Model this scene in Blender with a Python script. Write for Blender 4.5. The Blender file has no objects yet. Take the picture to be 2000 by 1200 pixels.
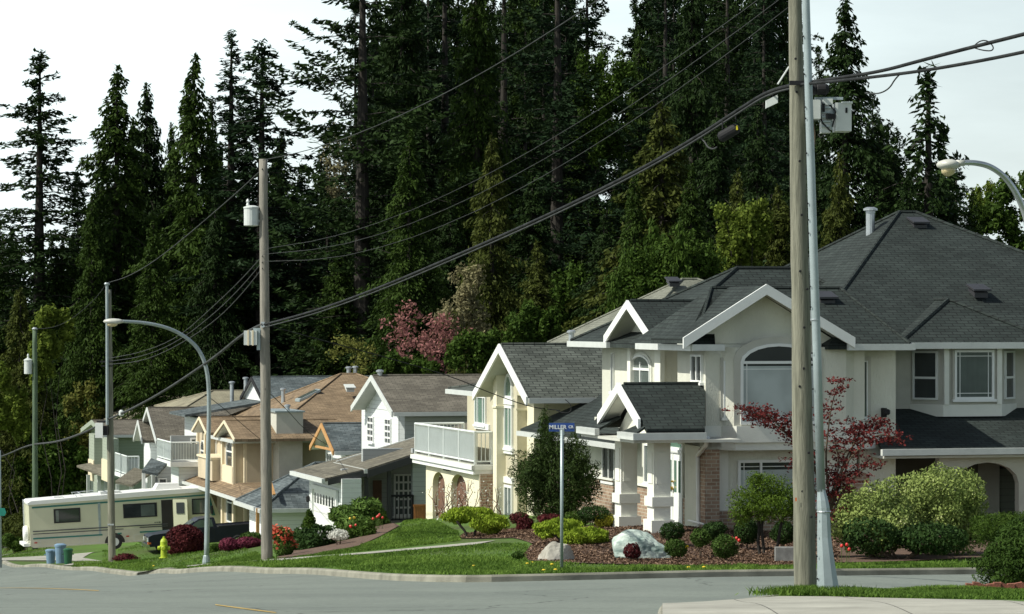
import bpy, bmesh, math, random
import numpy as np
from mathutils import Vector, Matrix
from mathutils.geometry import delaunay_2d_cdt

R = math.radians
TH = R(15.0)                     # heading of the street relative to the camera axis
CT, ST = math.cos(TH), math.sin(TH)
FPX, CX, HY = 6000.0, 1000.0, 622.0   # long lens: focal length and horizon in 2000-px units
scene = bpy.context.scene
col = scene.collection

# ---------------------------------------------------------------- camera
cd = bpy.data.cameras.new("camera")
cam = bpy.data.objects.new("camera", cd)
col.objects.link(cam)
cam.location = (0, 0, 0)
cam.rotation_euler = (R(90), 0, 0)
cd.sensor_width = 36.0
cd.lens = 36.0 * FPX / 2000.0
cd.shift_y = (HY - 600.0) / 2000.0
cd.clip_start = 0.5
cd.clip_end = 6000
scene.camera = cam
scene.render.resolution_x, scene.render.resolution_y = 1024, 614

# ---------------------------------------------------------------- sun + sky
SUNV = Vector((-CT + 0.0, -ST, 0)) + 0.045 * Vector((ST, -CT, 0))
SUNV.normalize()
ELEV = R(46)
SD = Vector((SUNV.x * math.cos(ELEV), SUNV.y * math.cos(ELEV), math.sin(ELEV)))
sl = bpy.data.lights.new("sun", 'SUN')
sl.energy = 5.0
sl.angle = R(0.5)
sl.color = (1.0, 0.985, 0.87)
so = bpy.data.objects.new("sun", sl)
col.objects.link(so)
so.rotation_euler = SD.to_track_quat('Z', 'Y').to_euler()
w = bpy.data.worlds.new("World")
scene.world = w
w.use_nodes = True
nt = w.node_tree
nt.nodes.clear()
wo = nt.nodes.new('ShaderNodeOutputWorld')
bg = nt.nodes.new('ShaderNodeBackground')
sky = nt.nodes.new('ShaderNodeTexSky')
sky.sky_type = 'NISHITA'
sky.sun_disc = False
sky.sun_elevation = ELEV
sky.sun_rotation = math.atan2(SD.x, SD.y)
sky.air_density = 1.0
sky.dust_density = 2.0
sky.ozone_density = 1.5
tc = nt.nodes.new('ShaderNodeTexCoord')
mp = nt.nodes.new('ShaderNodeMapping')
mp.inputs['Scale'].default_value = (2.0, 2.0, 9.0)
nz = nt.nodes.new('ShaderNodeTexNoise')
nz.inputs['Scale'].default_value = 2.6
nz.inputs['Detail'].default_value = 7
nz.inputs['Roughness'].default_value = 0.55
rp = nt.nodes.new('ShaderNodeValToRGB')
rp.color_ramp.elements[0].position = 0.30
rp.color_ramp.elements[0].color = (0.72, 0.72, 0.72, 1)
rp.color_ramp.elements[1].position = 0.55
rp.color_ramp.elements[1].color = (0.95, 0.95, 0.95, 1)
mx = nt.nodes.new('ShaderNodeMixRGB')
mx.inputs[2].default_value = (14.7, 16.7, 16.7, 1)      # thin bright cloud
nt.links.new(tc.outputs['Generated'], mp.inputs[0])
nt.links.new(mp.outputs[0], nz.inputs['Vector'])
nt.links.new(nz.outputs['Fac'], rp.inputs[0])
# the bright haze is thick near the horizon and thins overhead
sx = nt.nodes.new('ShaderNodeSeparateXYZ'); nt.links.new(tc.outputs['Generated'], sx.inputs[0])
hz = nt.nodes.new('ShaderNodeMapRange'); hz.inputs[1].default_value = 0.16; hz.inputs[2].default_value = 0.50; hz.inputs[3].default_value = 1.0; hz.inputs[4].default_value = 0.12
nt.links.new(sx.outputs[2], hz.inputs[0])
ml = nt.nodes.new('ShaderNodeMath'); ml.operation = 'MULTIPLY'; nt.links.new(rp.outputs[0], ml.inputs[0]); nt.links.new(hz.outputs[0], ml.inputs[1])
# haze is brighter on the sun's side
mr_ = nt.nodes.new('ShaderNodeMapRange'); mr_.inputs[1].default_value = -0.12; mr_.inputs[2].default_value = 0.30; mr_.inputs[3].default_value = 1.0; mr_.inputs[4].default_value = 0.50
nt.links.new(sx.outputs[0], mr_.inputs[0])
m3 = nt.nodes.new('ShaderNodeMath'); m3.operation = 'MULTIPLY'; nt.links.new(ml.outputs[0], m3.inputs[0]); nt.links.new(mr_.outputs[0], m3.inputs[1])
nt.links.new(m3.outputs[0], mx.inputs[0])
nt.links.new(sky.outputs[0], mx.inputs[1])
nt.links.new(mx.outputs[0], bg.inputs[0])
bg.inputs[1].default_value = 0.070
nt.links.new(bg.outputs[0], wo.inputs[0])
scene.view_settings.view_transform = 'Standard'
scene.view_settings.look = 'None'
scene.view_settings.exposure = 0.14
scene.view_settings.gamma = 1.0
scene.cycles.max_bounces = 6
scene.cycles.transparent_max_bounces = 6

# ---------------------------------------------------------------- coordinates
# street frame: t across the street (to the right), s along it (away)
def W(t, s, z=0.0): return Vector((t * CT - s * ST, t * ST + s * CT, z))
def S(px, t):
    k = (px - CX) / FPX
    return t * (CT - k * ST) / (ST + k * CT)
def T(px, s):
    k = (px - CX) / FPX
    return s * (ST + k * CT) / (CT - k * ST)
def Z(py, t, s): return (HY - py) / FPX * (t * ST + s * CT)
def G(px, Y): return ((px - CX) / FPX * Y, Y)
def XP(px, py, Y): return Vector(((px - CX) / FPX * Y, Y, (HY - py) / FPX * Y))

# ---------------------------------------------------------------- ground height (thin plate through levelled spots)
CP = [(1000,1200,37.5),(0,1200,40),(2000,1200,36.5),(1290,1181,40),(1530,1166,43),(1640,1158,45),(1890,1156,46.5),(1575,1156,44),
      (930,1137,58.3),(1400,1127,59.5),(1900,1122,61.5),(520,1121,75.5),(300,1120,93),(200,1120,106),(60,1108,127),(0,1099,140),
      (1097,1117,63),(1100,1098,69),(1500,1108,67),(1850,1090,72),(1240,1086,73),(1225,1031,79.5),(1285,1040,76.8),(1400,1055,76),(1900,1060,79),
      (850,1012,103),(960,1005,98),(900,1026,94),(800,1040,94),(960,1047,84),(1090,1085,72),
      (945,1062,79),(770,1079,79),(520,1096,84),(400,1107,91),(650,1065,93),(600,1075,93),(790,1024,114),(620,1070,118),(560,1050,126),
      (470,1032,147),(215,1098,123),(320,1090,108),(403,1105,97),(200,1084,150),(420,1075,152),(115,1104,133),(30,1086,160),(330,1020,172),(60,1078,172),
      (200,1075,195),(0,1072,225),(2000,1015,110),(1300,1010,105),(1000,900,200),(1900,850,170),(300,1050,235),(650,1000,190),(300,1090,141),(400,1084,142),(500,1076,144),(400,1094,120),(400,1091,130),(320,1096,124),(480,1088,124)]
ROADLVL = {(1000,1200,37.5),(0,1200,40),(2000,1200,36.5),(930,1137,58.3),(1400,1127,59.5),(1900,1122,61.5),(520,1121,75.5),(300,1120,93),(200,1120,106),(60,1108,127),(0,1099,140)}
_P = []
for px, py, Y in CP:
    v = XP(px, py, Y)
    if (px, py, Y) not in ROADLVL: v.z -= .125      # spots read off lawn tops, a kerb above the road
    _P.append((v.x, v.y, v.z))
_P += [(4,28,-3.12),(-4,28,-3.15),(3,33,-3.42),(7,33,-3.42),(-3,33,-3.45),(12,30,-3.2)]
_P += [(0,0,-1.6),(-15,0,-1.7),(15,0,-1.5),(-15,15,-2.3),(8,18,-2.55),(-30,60,-5.4),(-45,110,-9.5),(25,45,-4.0),(40,90,-5.6),(60,180,-6),(-60,180,-14),(-70,240,-18),(60,10,-2),(-60,10,-2.5)]
_P = np.array(_P)
def _U(r2): return np.where(r2 > 1e-9, 0.5 * r2 * np.log(np.maximum(r2, 1e-9)), 0.0)
_sc = 50.0
_n = len(_P)
_xy = _P[:, :2] / _sc
_K = _U(((_xy[:, None, :] - _xy[None, :, :]) ** 2).sum(-1)) + 0.0006 * np.eye(_n)
_Q = np.hstack([np.ones((_n, 1)), _xy])
_A = np.block([[_K, _Q], [_Q.T, np.zeros((3, 3))]])
_S = np.linalg.solve(_A, np.concatenate([_P[:, 2], np.zeros(3)]))
def hgt(XY):
    XY = np.atleast_2d(np.asarray(XY, float)).copy()
    XY[:, 0] = np.clip(XY[:, 0], -72, 62)
    XY[:, 1] = np.clip(XY[:, 1], -5, 245)
    q = XY / _sc
    out = np.zeros(len(q))
    for i in range(0, len(q), 20000):
        b = q[i:i+20000]
        d = ((b[:, None, :] - _xy[None]) ** 2).sum(-1)
        out[i:i+20000] = _U(d) @ _S[:_n] + _S[_n] + b @ _S[_n+1:]
    return out
def gz(X, Y): return float(hgt([(X, Y)])[0])

# ---------------------------------------------------------------- materials
MT = {}
def newmat(name):
    m = bpy.data.materials.new(name); m.use_nodes = True
    n = m.node_tree.nodes; l = m.node_tree.links
    return m, n, l, n['Principled BSDF']
def mat(name, c, rough=0.6, var=0.12, scale=6.0, metal=0.0, bump=0.0, bscale=60.0, c2=None, stretch=(1, 1, 1), spec=0.5, detail=5):
    """plain surface with noise-driven colour variation between c and c2"""
    if name in MT: return MT[name]
    m, n, l, p = newmat(name)
    c2 = c2 or tuple(max(0, x * (1 - 2.2 * var)) for x in c)
    t = n.new('ShaderNodeTexCoord'); mpn = n.new('ShaderNodeMapping'); mpn.inputs['Scale'].default_value = stretch
    z = n.new('ShaderNodeTexNoise'); z.inputs['Scale'].default_value = scale; z.inputs['Detail'].default_value = detail; z.inputs['Roughness'].default_value = 0.6
    r = n.new('ShaderNodeValToRGB')
    r.color_ramp.elements[0].position = 0.34; r.color_ramp.elements[0].color = (*c2, 1)
    r.color_ramp.elements[1].position = 0.64; r.color_ramp.elements[1].color = (*c, 1)
    l.new(t.outputs['Object'], mpn.inputs[0]); l.new(mpn.outputs[0], z.inputs['Vector']); l.new(z.outputs['Fac'], r.inputs[0]); l.new(r.outputs[0], p.inputs['Base Color'])
    p.inputs['Roughness'].default_value = rough; p.inputs['Metallic'].default_value = metal
    p.inputs['Specular IOR Level'].default_value = spec
    if bump:
        z2 = n.new('ShaderNodeTexNoise'); z2.inputs['Scale'].default_value = bscale; z2.inputs['Detail'].default_value = 4
        b = n.new('ShaderNodeBump'); b.inputs['Strength'].default_value = bump; b.inputs['Distance'].default_value = 0.02
        l.new(mpn.outputs[0], z2.inputs['Vector']); l.new(z2.outputs['Fac'], b.inputs['Height']); l.new(b.outputs[0], p.inputs['Normal'])
    MT[name] = m
    return m
def brickmat(name, c1, c2, mortar, bw, bh, ms=0.01, rough=0.85, bump=0.4, noise=0.35, offset=0.5, nscale=0.7):
    """courses laid out in metres along each face (face-aligned UV)"""
    m, n, l, p = newmat(name)
    u = n.new('ShaderNodeUVMap')
    b = n.new('ShaderNodeTexBrick')
    b.offset = offset
    b.inputs['Scale'].default_value = 1.0
    b.inputs['Brick Width'].default_value = bw; b.inputs['Row Height'].default_value = bh
    b.inputs['Mortar Size'].default_value = ms; b.inputs['Mortar Smooth'].default_value = 0.25
    b.inputs['Color1'].default_value = (*c1, 1); b.inputs['Color2'].default_value = (*c2, 1); b.inputs['Mortar'].default_value = (*mortar, 1)
    l.new(u.outputs[0], b.inputs['Vector'])
    z = n.new('ShaderNodeTexNoise'); z.inputs['Scale'].default_value = nscale; z.inputs['Detail'].default_value = 6; z.inputs['Roughness'].default_value = 0.7
    l.new(u.outputs[0], z.inputs['Vector'])
    mr = n.new('ShaderNodeMapRange'); mr.inputs[1].default_value = 0.3; mr.inputs[2].default_value = 0.7; mr.inputs[3].default_value = 1 - noise; mr.inputs[4].default_value = 1 + noise
    l.new(z.outputs['Fac'], mr.inputs[0])
    mm = n.new('ShaderNodeMixRGB'); mm.blend_type = 'MULTIPLY'; mm.inputs[0].default_value = 1
    l.new(b.outputs['Color'], mm.inputs[1]); l.new(mr.outputs[0], mm.inputs[2]); l.new(mm.outputs[0], p.inputs['Base Color'])
    inv = n.new('ShaderNodeMath'); inv.operation = 'SUBTRACT'; inv.inputs[0].default_value = 1.0; l.new(b.outputs['Fac'], inv.inputs[1])
    bb = n.new('ShaderNodeBump'); bb.inputs['Strength'].default_value = bump; bb.inputs['Distance'].default_value = 0.02
    l.new(inv.outputs[0], bb.inputs['Height']); l.new(bb.outputs[0], p.inputs['Normal'])
    p.inputs['Roughness'].default_value = rough
    p.inputs['Specular IOR Level'].default_value = 0.25
    MT[name] = m
    return m
def leafmat(name, dark, light, trans=0.25, rough=0.6, tip=None):
    """leaves: colour varies leaf by leaf (face attribute 'v')"""
    m, n, l, p = newmat(name)
    a = n.new('ShaderNodeAttribute'); a.attribute_name = 'v'
    r = n.new('ShaderNodeValToRGB')
    r.color_ramp.elements[0].position = 0.0; r.color_ramp.elements[0].color = (*dark, 1)
    r.color_ramp.elements[1].position = 0.85 if tip else 1.0; r.color_ramp.elements[1].color = (*light, 1)
    if tip:
        e = r.color_ramp.elements.new(1.0); e.color = (*tip, 1)
    l.new(a.outputs['Fac'], r.inputs[0]); l.new(r.outputs[0], p.inputs['Base Color'])
    p.inputs['Roughness'].default_value = rough; p.inputs['Specular IOR Level'].default_value = 0.06
    if trans > 0:
        tr = n.new('ShaderNodeBsdfTranslucent'); l.new(r.outputs[0], tr.inputs[0])
        ms = n.new('ShaderNodeMixShader'); ms.inputs[0].default_value = trans
        l.new(p.outputs[0], ms.inputs[1]); l.new(tr.outputs[0], ms.inputs[2])
        l.new(ms.outputs[0], n['Material Output'].inputs[0])
    MT[name] = m
    return m
def glassmat(name, c, rough=0.05, spec=0.8):
    m, n, l, p = newmat(name)
    t = n.new('ShaderNodeTexCoord'); z = n.new('ShaderNodeTexNoise'); z.inputs['Scale'].default_value = 1.3
    r = n.new('ShaderNodeValToRGB'); r.color_ramp.elements[0].position = .35; r.color_ramp.elements[0].color = (*[x * .75 for x in c], 1)
    r.color_ramp.elements[1].position = .65; r.color_ramp.elements[1].color = (*c, 1)
    l.new(t.outputs['Object'], z.inputs['Vector']); l.new(z.outputs['Fac'], r.inputs[0]); l.new(r.outputs[0], p.inputs['Base Color'])
    p.inputs['Roughness'].default_value = rough; p.inputs['Specular IOR Level'].default_value = spec
    MT[name] = m
    return m
def pleat(m, f=38.0):
    n = m.node_tree.nodes; l = m.node_tree.links; p = n['Principled BSDF']; src = p.inputs['Base Color'].links[0].from_socket
    u = n.new('ShaderNodeUVMap'); w_ = n.new('ShaderNodeTexWave'); w_.inputs['Scale'].default_value = f / 6.28; w_.inputs['Distortion'].default_value = 1.5; w_.inputs['Detail'].default_value = 2
    l.new(u.outputs[0], w_.inputs['Vector']); r = n.new('ShaderNodeMapRange'); r.inputs[3].default_value = .72; r.inputs[4].default_value = 1.12; l.new(w_.outputs['Fac'], r.inputs[0])
    x = n.new('ShaderNodeMixRGB'); x.blend_type = 'MULTIPLY'; x.inputs[0].default_value = 1; l.new(src, x.inputs[1]); l.new(r.outputs[0], x.inputs[2]); l.new(x.outputs[0], p.inputs['Base Color'])
def sidingmat(name, c, period=0.18):
    m, n, l, p = newmat(name)
    u = n.new('ShaderNodeUVMap'); sp = n.new('ShaderNodeSeparateXYZ'); l.new(u.outputs[0], sp.inputs[0])
    d = n.new('ShaderNodeMath'); d.operation = 'DIVIDE'; d.inputs[1].default_value = period; l.new(sp.outputs[1], d.inputs[0])
    f = n.new('ShaderNodeMath'); f.operation = 'FRACT'; l.new(d.outputs[0], f.inputs[0])
    r = n.new('ShaderNodeValToRGB')
    r.color_ramp.elements[0].position = 0.0; r.color_ramp.elements[0].color = (*[x * .55 for x in c], 1)
    r.color_ramp.elements[1].position = 0.14; r.color_ramp.elements[1].color = (*c, 1)
    l.new(f.outputs[0], r.inputs[0]); l.new(r.outputs[0], p.inputs['Base Color'])
    b = n.new('ShaderNodeBump'); b.inputs['Strength'].default_value = .5; b.inputs['Distance'].default_value = .02; l.new(f.outputs[0], b.inputs['Height']); l.new(b.outputs[0], p.inputs['Normal'])
    p.inputs['Roughness'].default_value = 0.55
    MT[name] = m
    return m

# palette
mat('stucco', (0.67, 0.665, 0.575), 0.9, 0.08, 0.9, bump=0.8, bscale=30, stretch=(1, 1, .35), detail=9)
mat('stucco_painted_shade', (0.11, 0.10, 0.085), 0.9, 0.08, 0.9, bump=0.3)  # stucco with the shade of recess and overhang put into its colour
mat('stucco_trim', (0.74, 0.74, 0.67), 0.85, 0.03, 2.0, bump=0.2, bscale=45)
mat('stucco_grey', (0.50, 0.49, 0.43), 0.9, 0.05, 2.0, bump=0.3)
mat('cream', (0.55, 0.505, 0.37), 0.9, 0.09, 0.8, bump=0.5, stretch=(1, 1, .35), detail=9)
mat('cream_trim', (0.74, 0.69, 0.52), 0.85, 0.03, 1.5)
mat('peach', (0.54, 0.455, 0.325), 0.9, 0.09, 0.8, bump=0.5, stretch=(1, 1, .35), detail=9)
mat('peach_trim', (0.70, 0.60, 0.43), 0.85, 0.03, 1.5)
mat('white', (0.78, 0.79, 0.77), 0.5, 0.03, 3)
mat('gutter', (0.58, 0.60, 0.58), 0.4, 0.05, 3)
mat('soffit', (0.55, 0.55, 0.50), 0.7, 0.04, 3)
mat('greywhite', (0.55, 0.57, 0.55), 0.7, 0.04, 3)
mat('black_trim', (0.035, 0.035, 0.04), 0.5, 0.1, 3)
mat('orange_trim', (0.50, 0.27, 0.10), 0.7, 0.1, 4)
mat('dark_void', (0.03, 0.028, 0.025), 0.9, 0.1, 3)
mat('brown_door', (0.17, 0.085, 0.055), 0.6, 0.15, 4)
mat('cedar_fence', (0.48, 0.19, 0.06), 0.7, 0.2, 5, stretch=(6, 6, 1))
mat('deck', (0.42, 0.43, 0.38), 0.8, 0.08, 3)
mat('rail', (0.72, 0.76, 0.74), 0.35, 0.03, 3)
mat('rail_glass', (0.42, 0.46, 0.46), 0.15, 0.1, 2, spec=0.8)
mat('steel', (0.36, 0.42, 0.43), 0.42, 0.08, 3, metal=0.35, bump=0.1)
mat('steel_pipe', (0.55, 0.58, 0.60), 0.35, 0.1, 3, metal=0.7)
mat('utility_grey', (0.60, 0.63, 0.61), 0.4, 0.06, 4)
mat('utility_dark', (0.022, 0.022, 0.024), 0.7, 0.1, 6, spec=.2)
mat('cable', (0.03, 0.032, 0.033), 0.7, 0.3, 3, spec=.15)
mat('cable_grey', (0.06, 0.064, 0.064), 0.7, 0.2, 2, spec=.15)
mat('wood_pole', (0.235, 0.23, 0.175), 0.85, 0.24, 3.0, bump=0.6, bscale=14, stretch=(7, 7, 0.5), c2=(0.115, 0.115, 0.085))
mat('wood_pole_grey', (0.27, 0.25, 0.21), 0.85, 0.2, 3.0, bump=0.5, bscale=14, stretch=(7, 7, 0.5), c2=(0.15, 0.14, 0.12))
mat('wood_pole_green', (0.10, 0.15, 0.09), 0.85, 0.2, 3.0, bump=0.4, bscale=14, stretch=(7, 7, 0.5))
mat('bark', (0.036, 0.030, 0.024), 0.95, 0.25, 4, bump=0.6, bscale=8, stretch=(3, 3, .5))
mat('twig', (0.10, 0.07, 0.045), 0.9, 0.2, 4)
mat('asphalt', (0.185, 0.208, 0.183), 0.88, 0.13, 0.35, bump=0.35, bscale=70, c2=(0.15, 0.17, 0.152), detail=9, spec=.3)
def roadmat():
    m = MT['asphalt']; n = m.node_tree.nodes; l = m.node_tree.links; p = n['Principled BSDF']
    src = p.inputs['Base Color'].links[0].from_socket
    t = n.new('ShaderNodeTexCoord')
    z = n.new('ShaderNodeTexNoise'); z.inputs['Scale'].default_value = .5; z.inputs['Detail'].default_value = 6; l.new(t.outputs['Object'], z.inputs['Vector'])
    ad = n.new('ShaderNodeVectorMath'); ad.operation = 'MULTIPLY_ADD'; ad.inputs[1].default_value = (2.2, 2.2, 2.2); l.new(z.outputs['Color'], ad.inputs[0]); l.new(t.outputs['Object'], ad.inputs[2])
    v = n.new('ShaderNodeTexVoronoi'); v.feature = 'DISTANCE_TO_EDGE'; v.inputs['Scale'].default_value = .13; l.new(ad.outputs[0], v.inputs['Vector'])
    r = n.new('ShaderNodeValToRGB'); r.color_ramp.elements[0].position = .0015; r.color_ramp.elements[0].color = (.45, .45, .45, 1); r.color_ramp.elements[1].position = .0055; r.color_ramp.elements[1].color = (1, 1, 1, 1)
    l.new(v.outputs['Distance'], r.inputs[0])
    g = n.new('ShaderNodeTexNoise'); g.inputs['Scale'].default_value = 9; g.inputs['Detail'].default_value = 10; g.inputs['Roughness'].default_value = .8; l.new(t.outputs['Object'], g.inputs['Vector'])
    r2 = n.new('ShaderNodeValToRGB'); r2.color_ramp.elements[0].position = .3; r2.color_ramp.elements[0].color = (.72, .72, .72, 1); r2.color_ramp.elements[1].position = .7; r2.color_ramp.elements[1].color = (1.2, 1.2, 1.2, 1)
    l.new(g.outputs['Fac'], r2.inputs[0])
    a = n.new('ShaderNodeMixRGB'); a.blend_type = 'MULTIPLY'; a.inputs[0].default_value = 1; l.new(src, a.inputs[1]); l.new(r.outputs[0], a.inputs[2])
    b = n.new('ShaderNodeMixRGB'); b.blend_type = 'MULTIPLY'; b.inputs[0].default_value = 1; l.new(a.outputs[0], b.inputs[1]); l.new(r2.outputs[0], b.inputs[2])
    l.new(b.outputs[0], p.inputs['Base Color'])
roadmat()
mat('concrete', (0.33, 0.32, 0.28), 0.85, 0.10, 1.2, bump=0.2, bscale=50, c2=(0.27, 0.265, 0.235))
mat('kerb', (0.27, 0.26, 0.21), 0.9, 0.15, 1.4, bump=0.3, bscale=40, c2=(0.15, 0.145, 0.115))
mat('grass', (0.075, 0.15, 0.022), 0.9, 0.2, 0.35, bump=0.5, bscale=30, c2=(0.062, 0.082, 0.026), detail=9, spec=.2)
mat('forest_floor', (0.035, 0.045, 0.02), 0.95, 0.2, 0.5, bump=0.5, bscale=10)
mat('mulch', (0.13, 0.08, 0.055), 0.95, 0.3, 7, bump=0.8, bscale=25, c2=(0.065, 0.035, 0.024), detail=9)
mat('rock_green', (0.55, 0.62, 0.56), 0.8, 0.2, 2.6, bump=1.0, bscale=6, c2=(0.10, 0.17, 0.155), detail=12, stretch=(1, 1, 2.2))
mat('rock_pale', (0.48, 0.46, 0.41), 0.85, 0.15, 1.6, bump=0.6, bscale=5, c2=(0.28, 0.26, 0.22))
mat('line_yellow', (0.50, 0.34, 0.09), 0.8, 0.2, 4)
mat('rv_body', (0.58, 0.58, 0.42), 0.35, 0.03, 1)
mat('rv_lower', (0.55, 0.53, 0.42), 0.4, 0.05, 1)
mat('rv_white', (0.80, 0.80, 0.78), 0.4, 0.02, 1)
mat('rv_green', (0.02, 0.16, 0.14), 0.35, 0.05, 2)
mat('rv_stripe', (0.07, 0.07, 0.08), 0.35, 0.05, 2)
mat('rubber', (0.02, 0.02, 0.022), 0.85, 0.1, 4)
mat('navy', (0.008, 0.010, 0.022), 0.35, 0.05, 2, spec=.35)
mat('chrome', (0.6, 0.6, 0.6), 0.2, 0.05, 2, metal=1.0)
mat('lamp_orange', (0.6, 0.12, 0.02), 0.3, 0.05, 2)
mat('lamp_red', (0.45, 0.03, 0.02), 0.3, 0.05, 2)
mat('bin_blue', (0.17, 0.27, 0.38), 0.5, 0.08, 3)
mat('bin_green', (0.01, 0.09, 0.035), 0.5, 0.08, 3)
mat('hydrant', (0.42, 0.52, 0.03), 0.45, 0.1, 4)
mat('sign_blue', (0.015, 0.06, 0.26), 0.4, 0.06, 5)
mat('sign_white', (0.75, 0.77, 0.8), 0.5, 0.04, 5)
mat('sign_green', (0.01, 0.23, 0.17), 0.5, 0.08, 5)
mat('lens', (0.60, 0.50, 0.28), 0.2, 0.1, 5)
mat('lamp_head', (0.52, 0.52, 0.47), 0.4, 0.06, 5)
mat('brass', (0.5, 0.33, 0.06), 0.3, 0.05, 5, metal=.8)
mat('block_red', (0.30, 0.11, 0.07), 0.9, 0.2, 5, bump=.4)
mat('block_grey', (0.25, 0.25, 0.24), 0.9, 0.2, 5, bump=.4)
mat('tag_yellow', (0.7, 0.6, 0.02), 0.5, 0.05, 5)
glassmat('glass_dark', (0.035, 0.042, 0.045))
glassmat('glass_blind', (0.44, 0.49, 0.48), 0.25, 0.4)
glassmat('glass_mid', (0.13, 0.16, 0.15))
glassmat('glass_green', (0.13, 0.22, 0.17))
pleat(MT['glass_mid'], 55)
brickmat('brick', (0.36, 0.255, 0.185), (0.26, 0.165, 0.115), (0.42, 0.38, 0.31), 0.26, 0.095, 0.012)
brickmat('shingle_dark', (0.030, 0.039, 0.036), (0.019, 0.026, 0.024), (0.009, 0.011, 0.011), 0.34, 0.15, 0.016)
brickmat('shingle_green', (0.10, 0.112, 0.098), (0.058, 0.066, 0.057), (0.02, 0.022, 0.02), 0.34, 0.16, 0.016)
brickmat('shingle_sage', (0.19, 0.195, 0.16), (0.15, 0.155, 0.125), (0.09, 0.09, 0.075), 0.34, 0.14, 0.010)
brickmat('shingle_brown', (0.15, 0.135, 0.11), (0.095, 0.085, 0.068), (0.045, 0.04, 0.033), 0.34, 0.14, 0.010)
brickmat('shingle_taupe', (0.17, 0.155, 0.12), (0.12, 0.11, 0.085), (0.06, 0.055, 0.042), 0.34, 0.14, 0.010)
brickmat('shingle_orange', (0.25, 0.18, 0.112), (0.16, 0.113, 0.07), (0.08, 0.06, 0.04), 0.34, 0.14, 0.010)
brickmat('shingle_blue', (0.12, 0.14, 0.145), (0.06, 0.075, 0.08), (0.03, 0.038, 0.042), 0.34, 0.14, 0.010, noise=.5)
brickmat('shingle_tan', (0.27, 0.25, 0.18), (0.22, 0.20, 0.145), (0.13, 0.12, 0.09), 0.34, 0.14, 0.010)
brickmat('paving', (0.35, 0.34, 0.295), (0.31, 0.30, 0.26), (0.12, 0.115, 0.10), 1.5, 1.5, 0.012, bump=.3, noise=.22, offset=0, nscale=.9)
sidingmat('siding_grey', (0.36, 0.38, 0.38))
sidingmat('siding_white', (0.74, 0.76, 0.76))
sidingmat('siding_green', (0.34, 0.38, 0.31))
sidingmat('garage_door', (0.74, 0.74, 0.72), 0.5)
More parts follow.
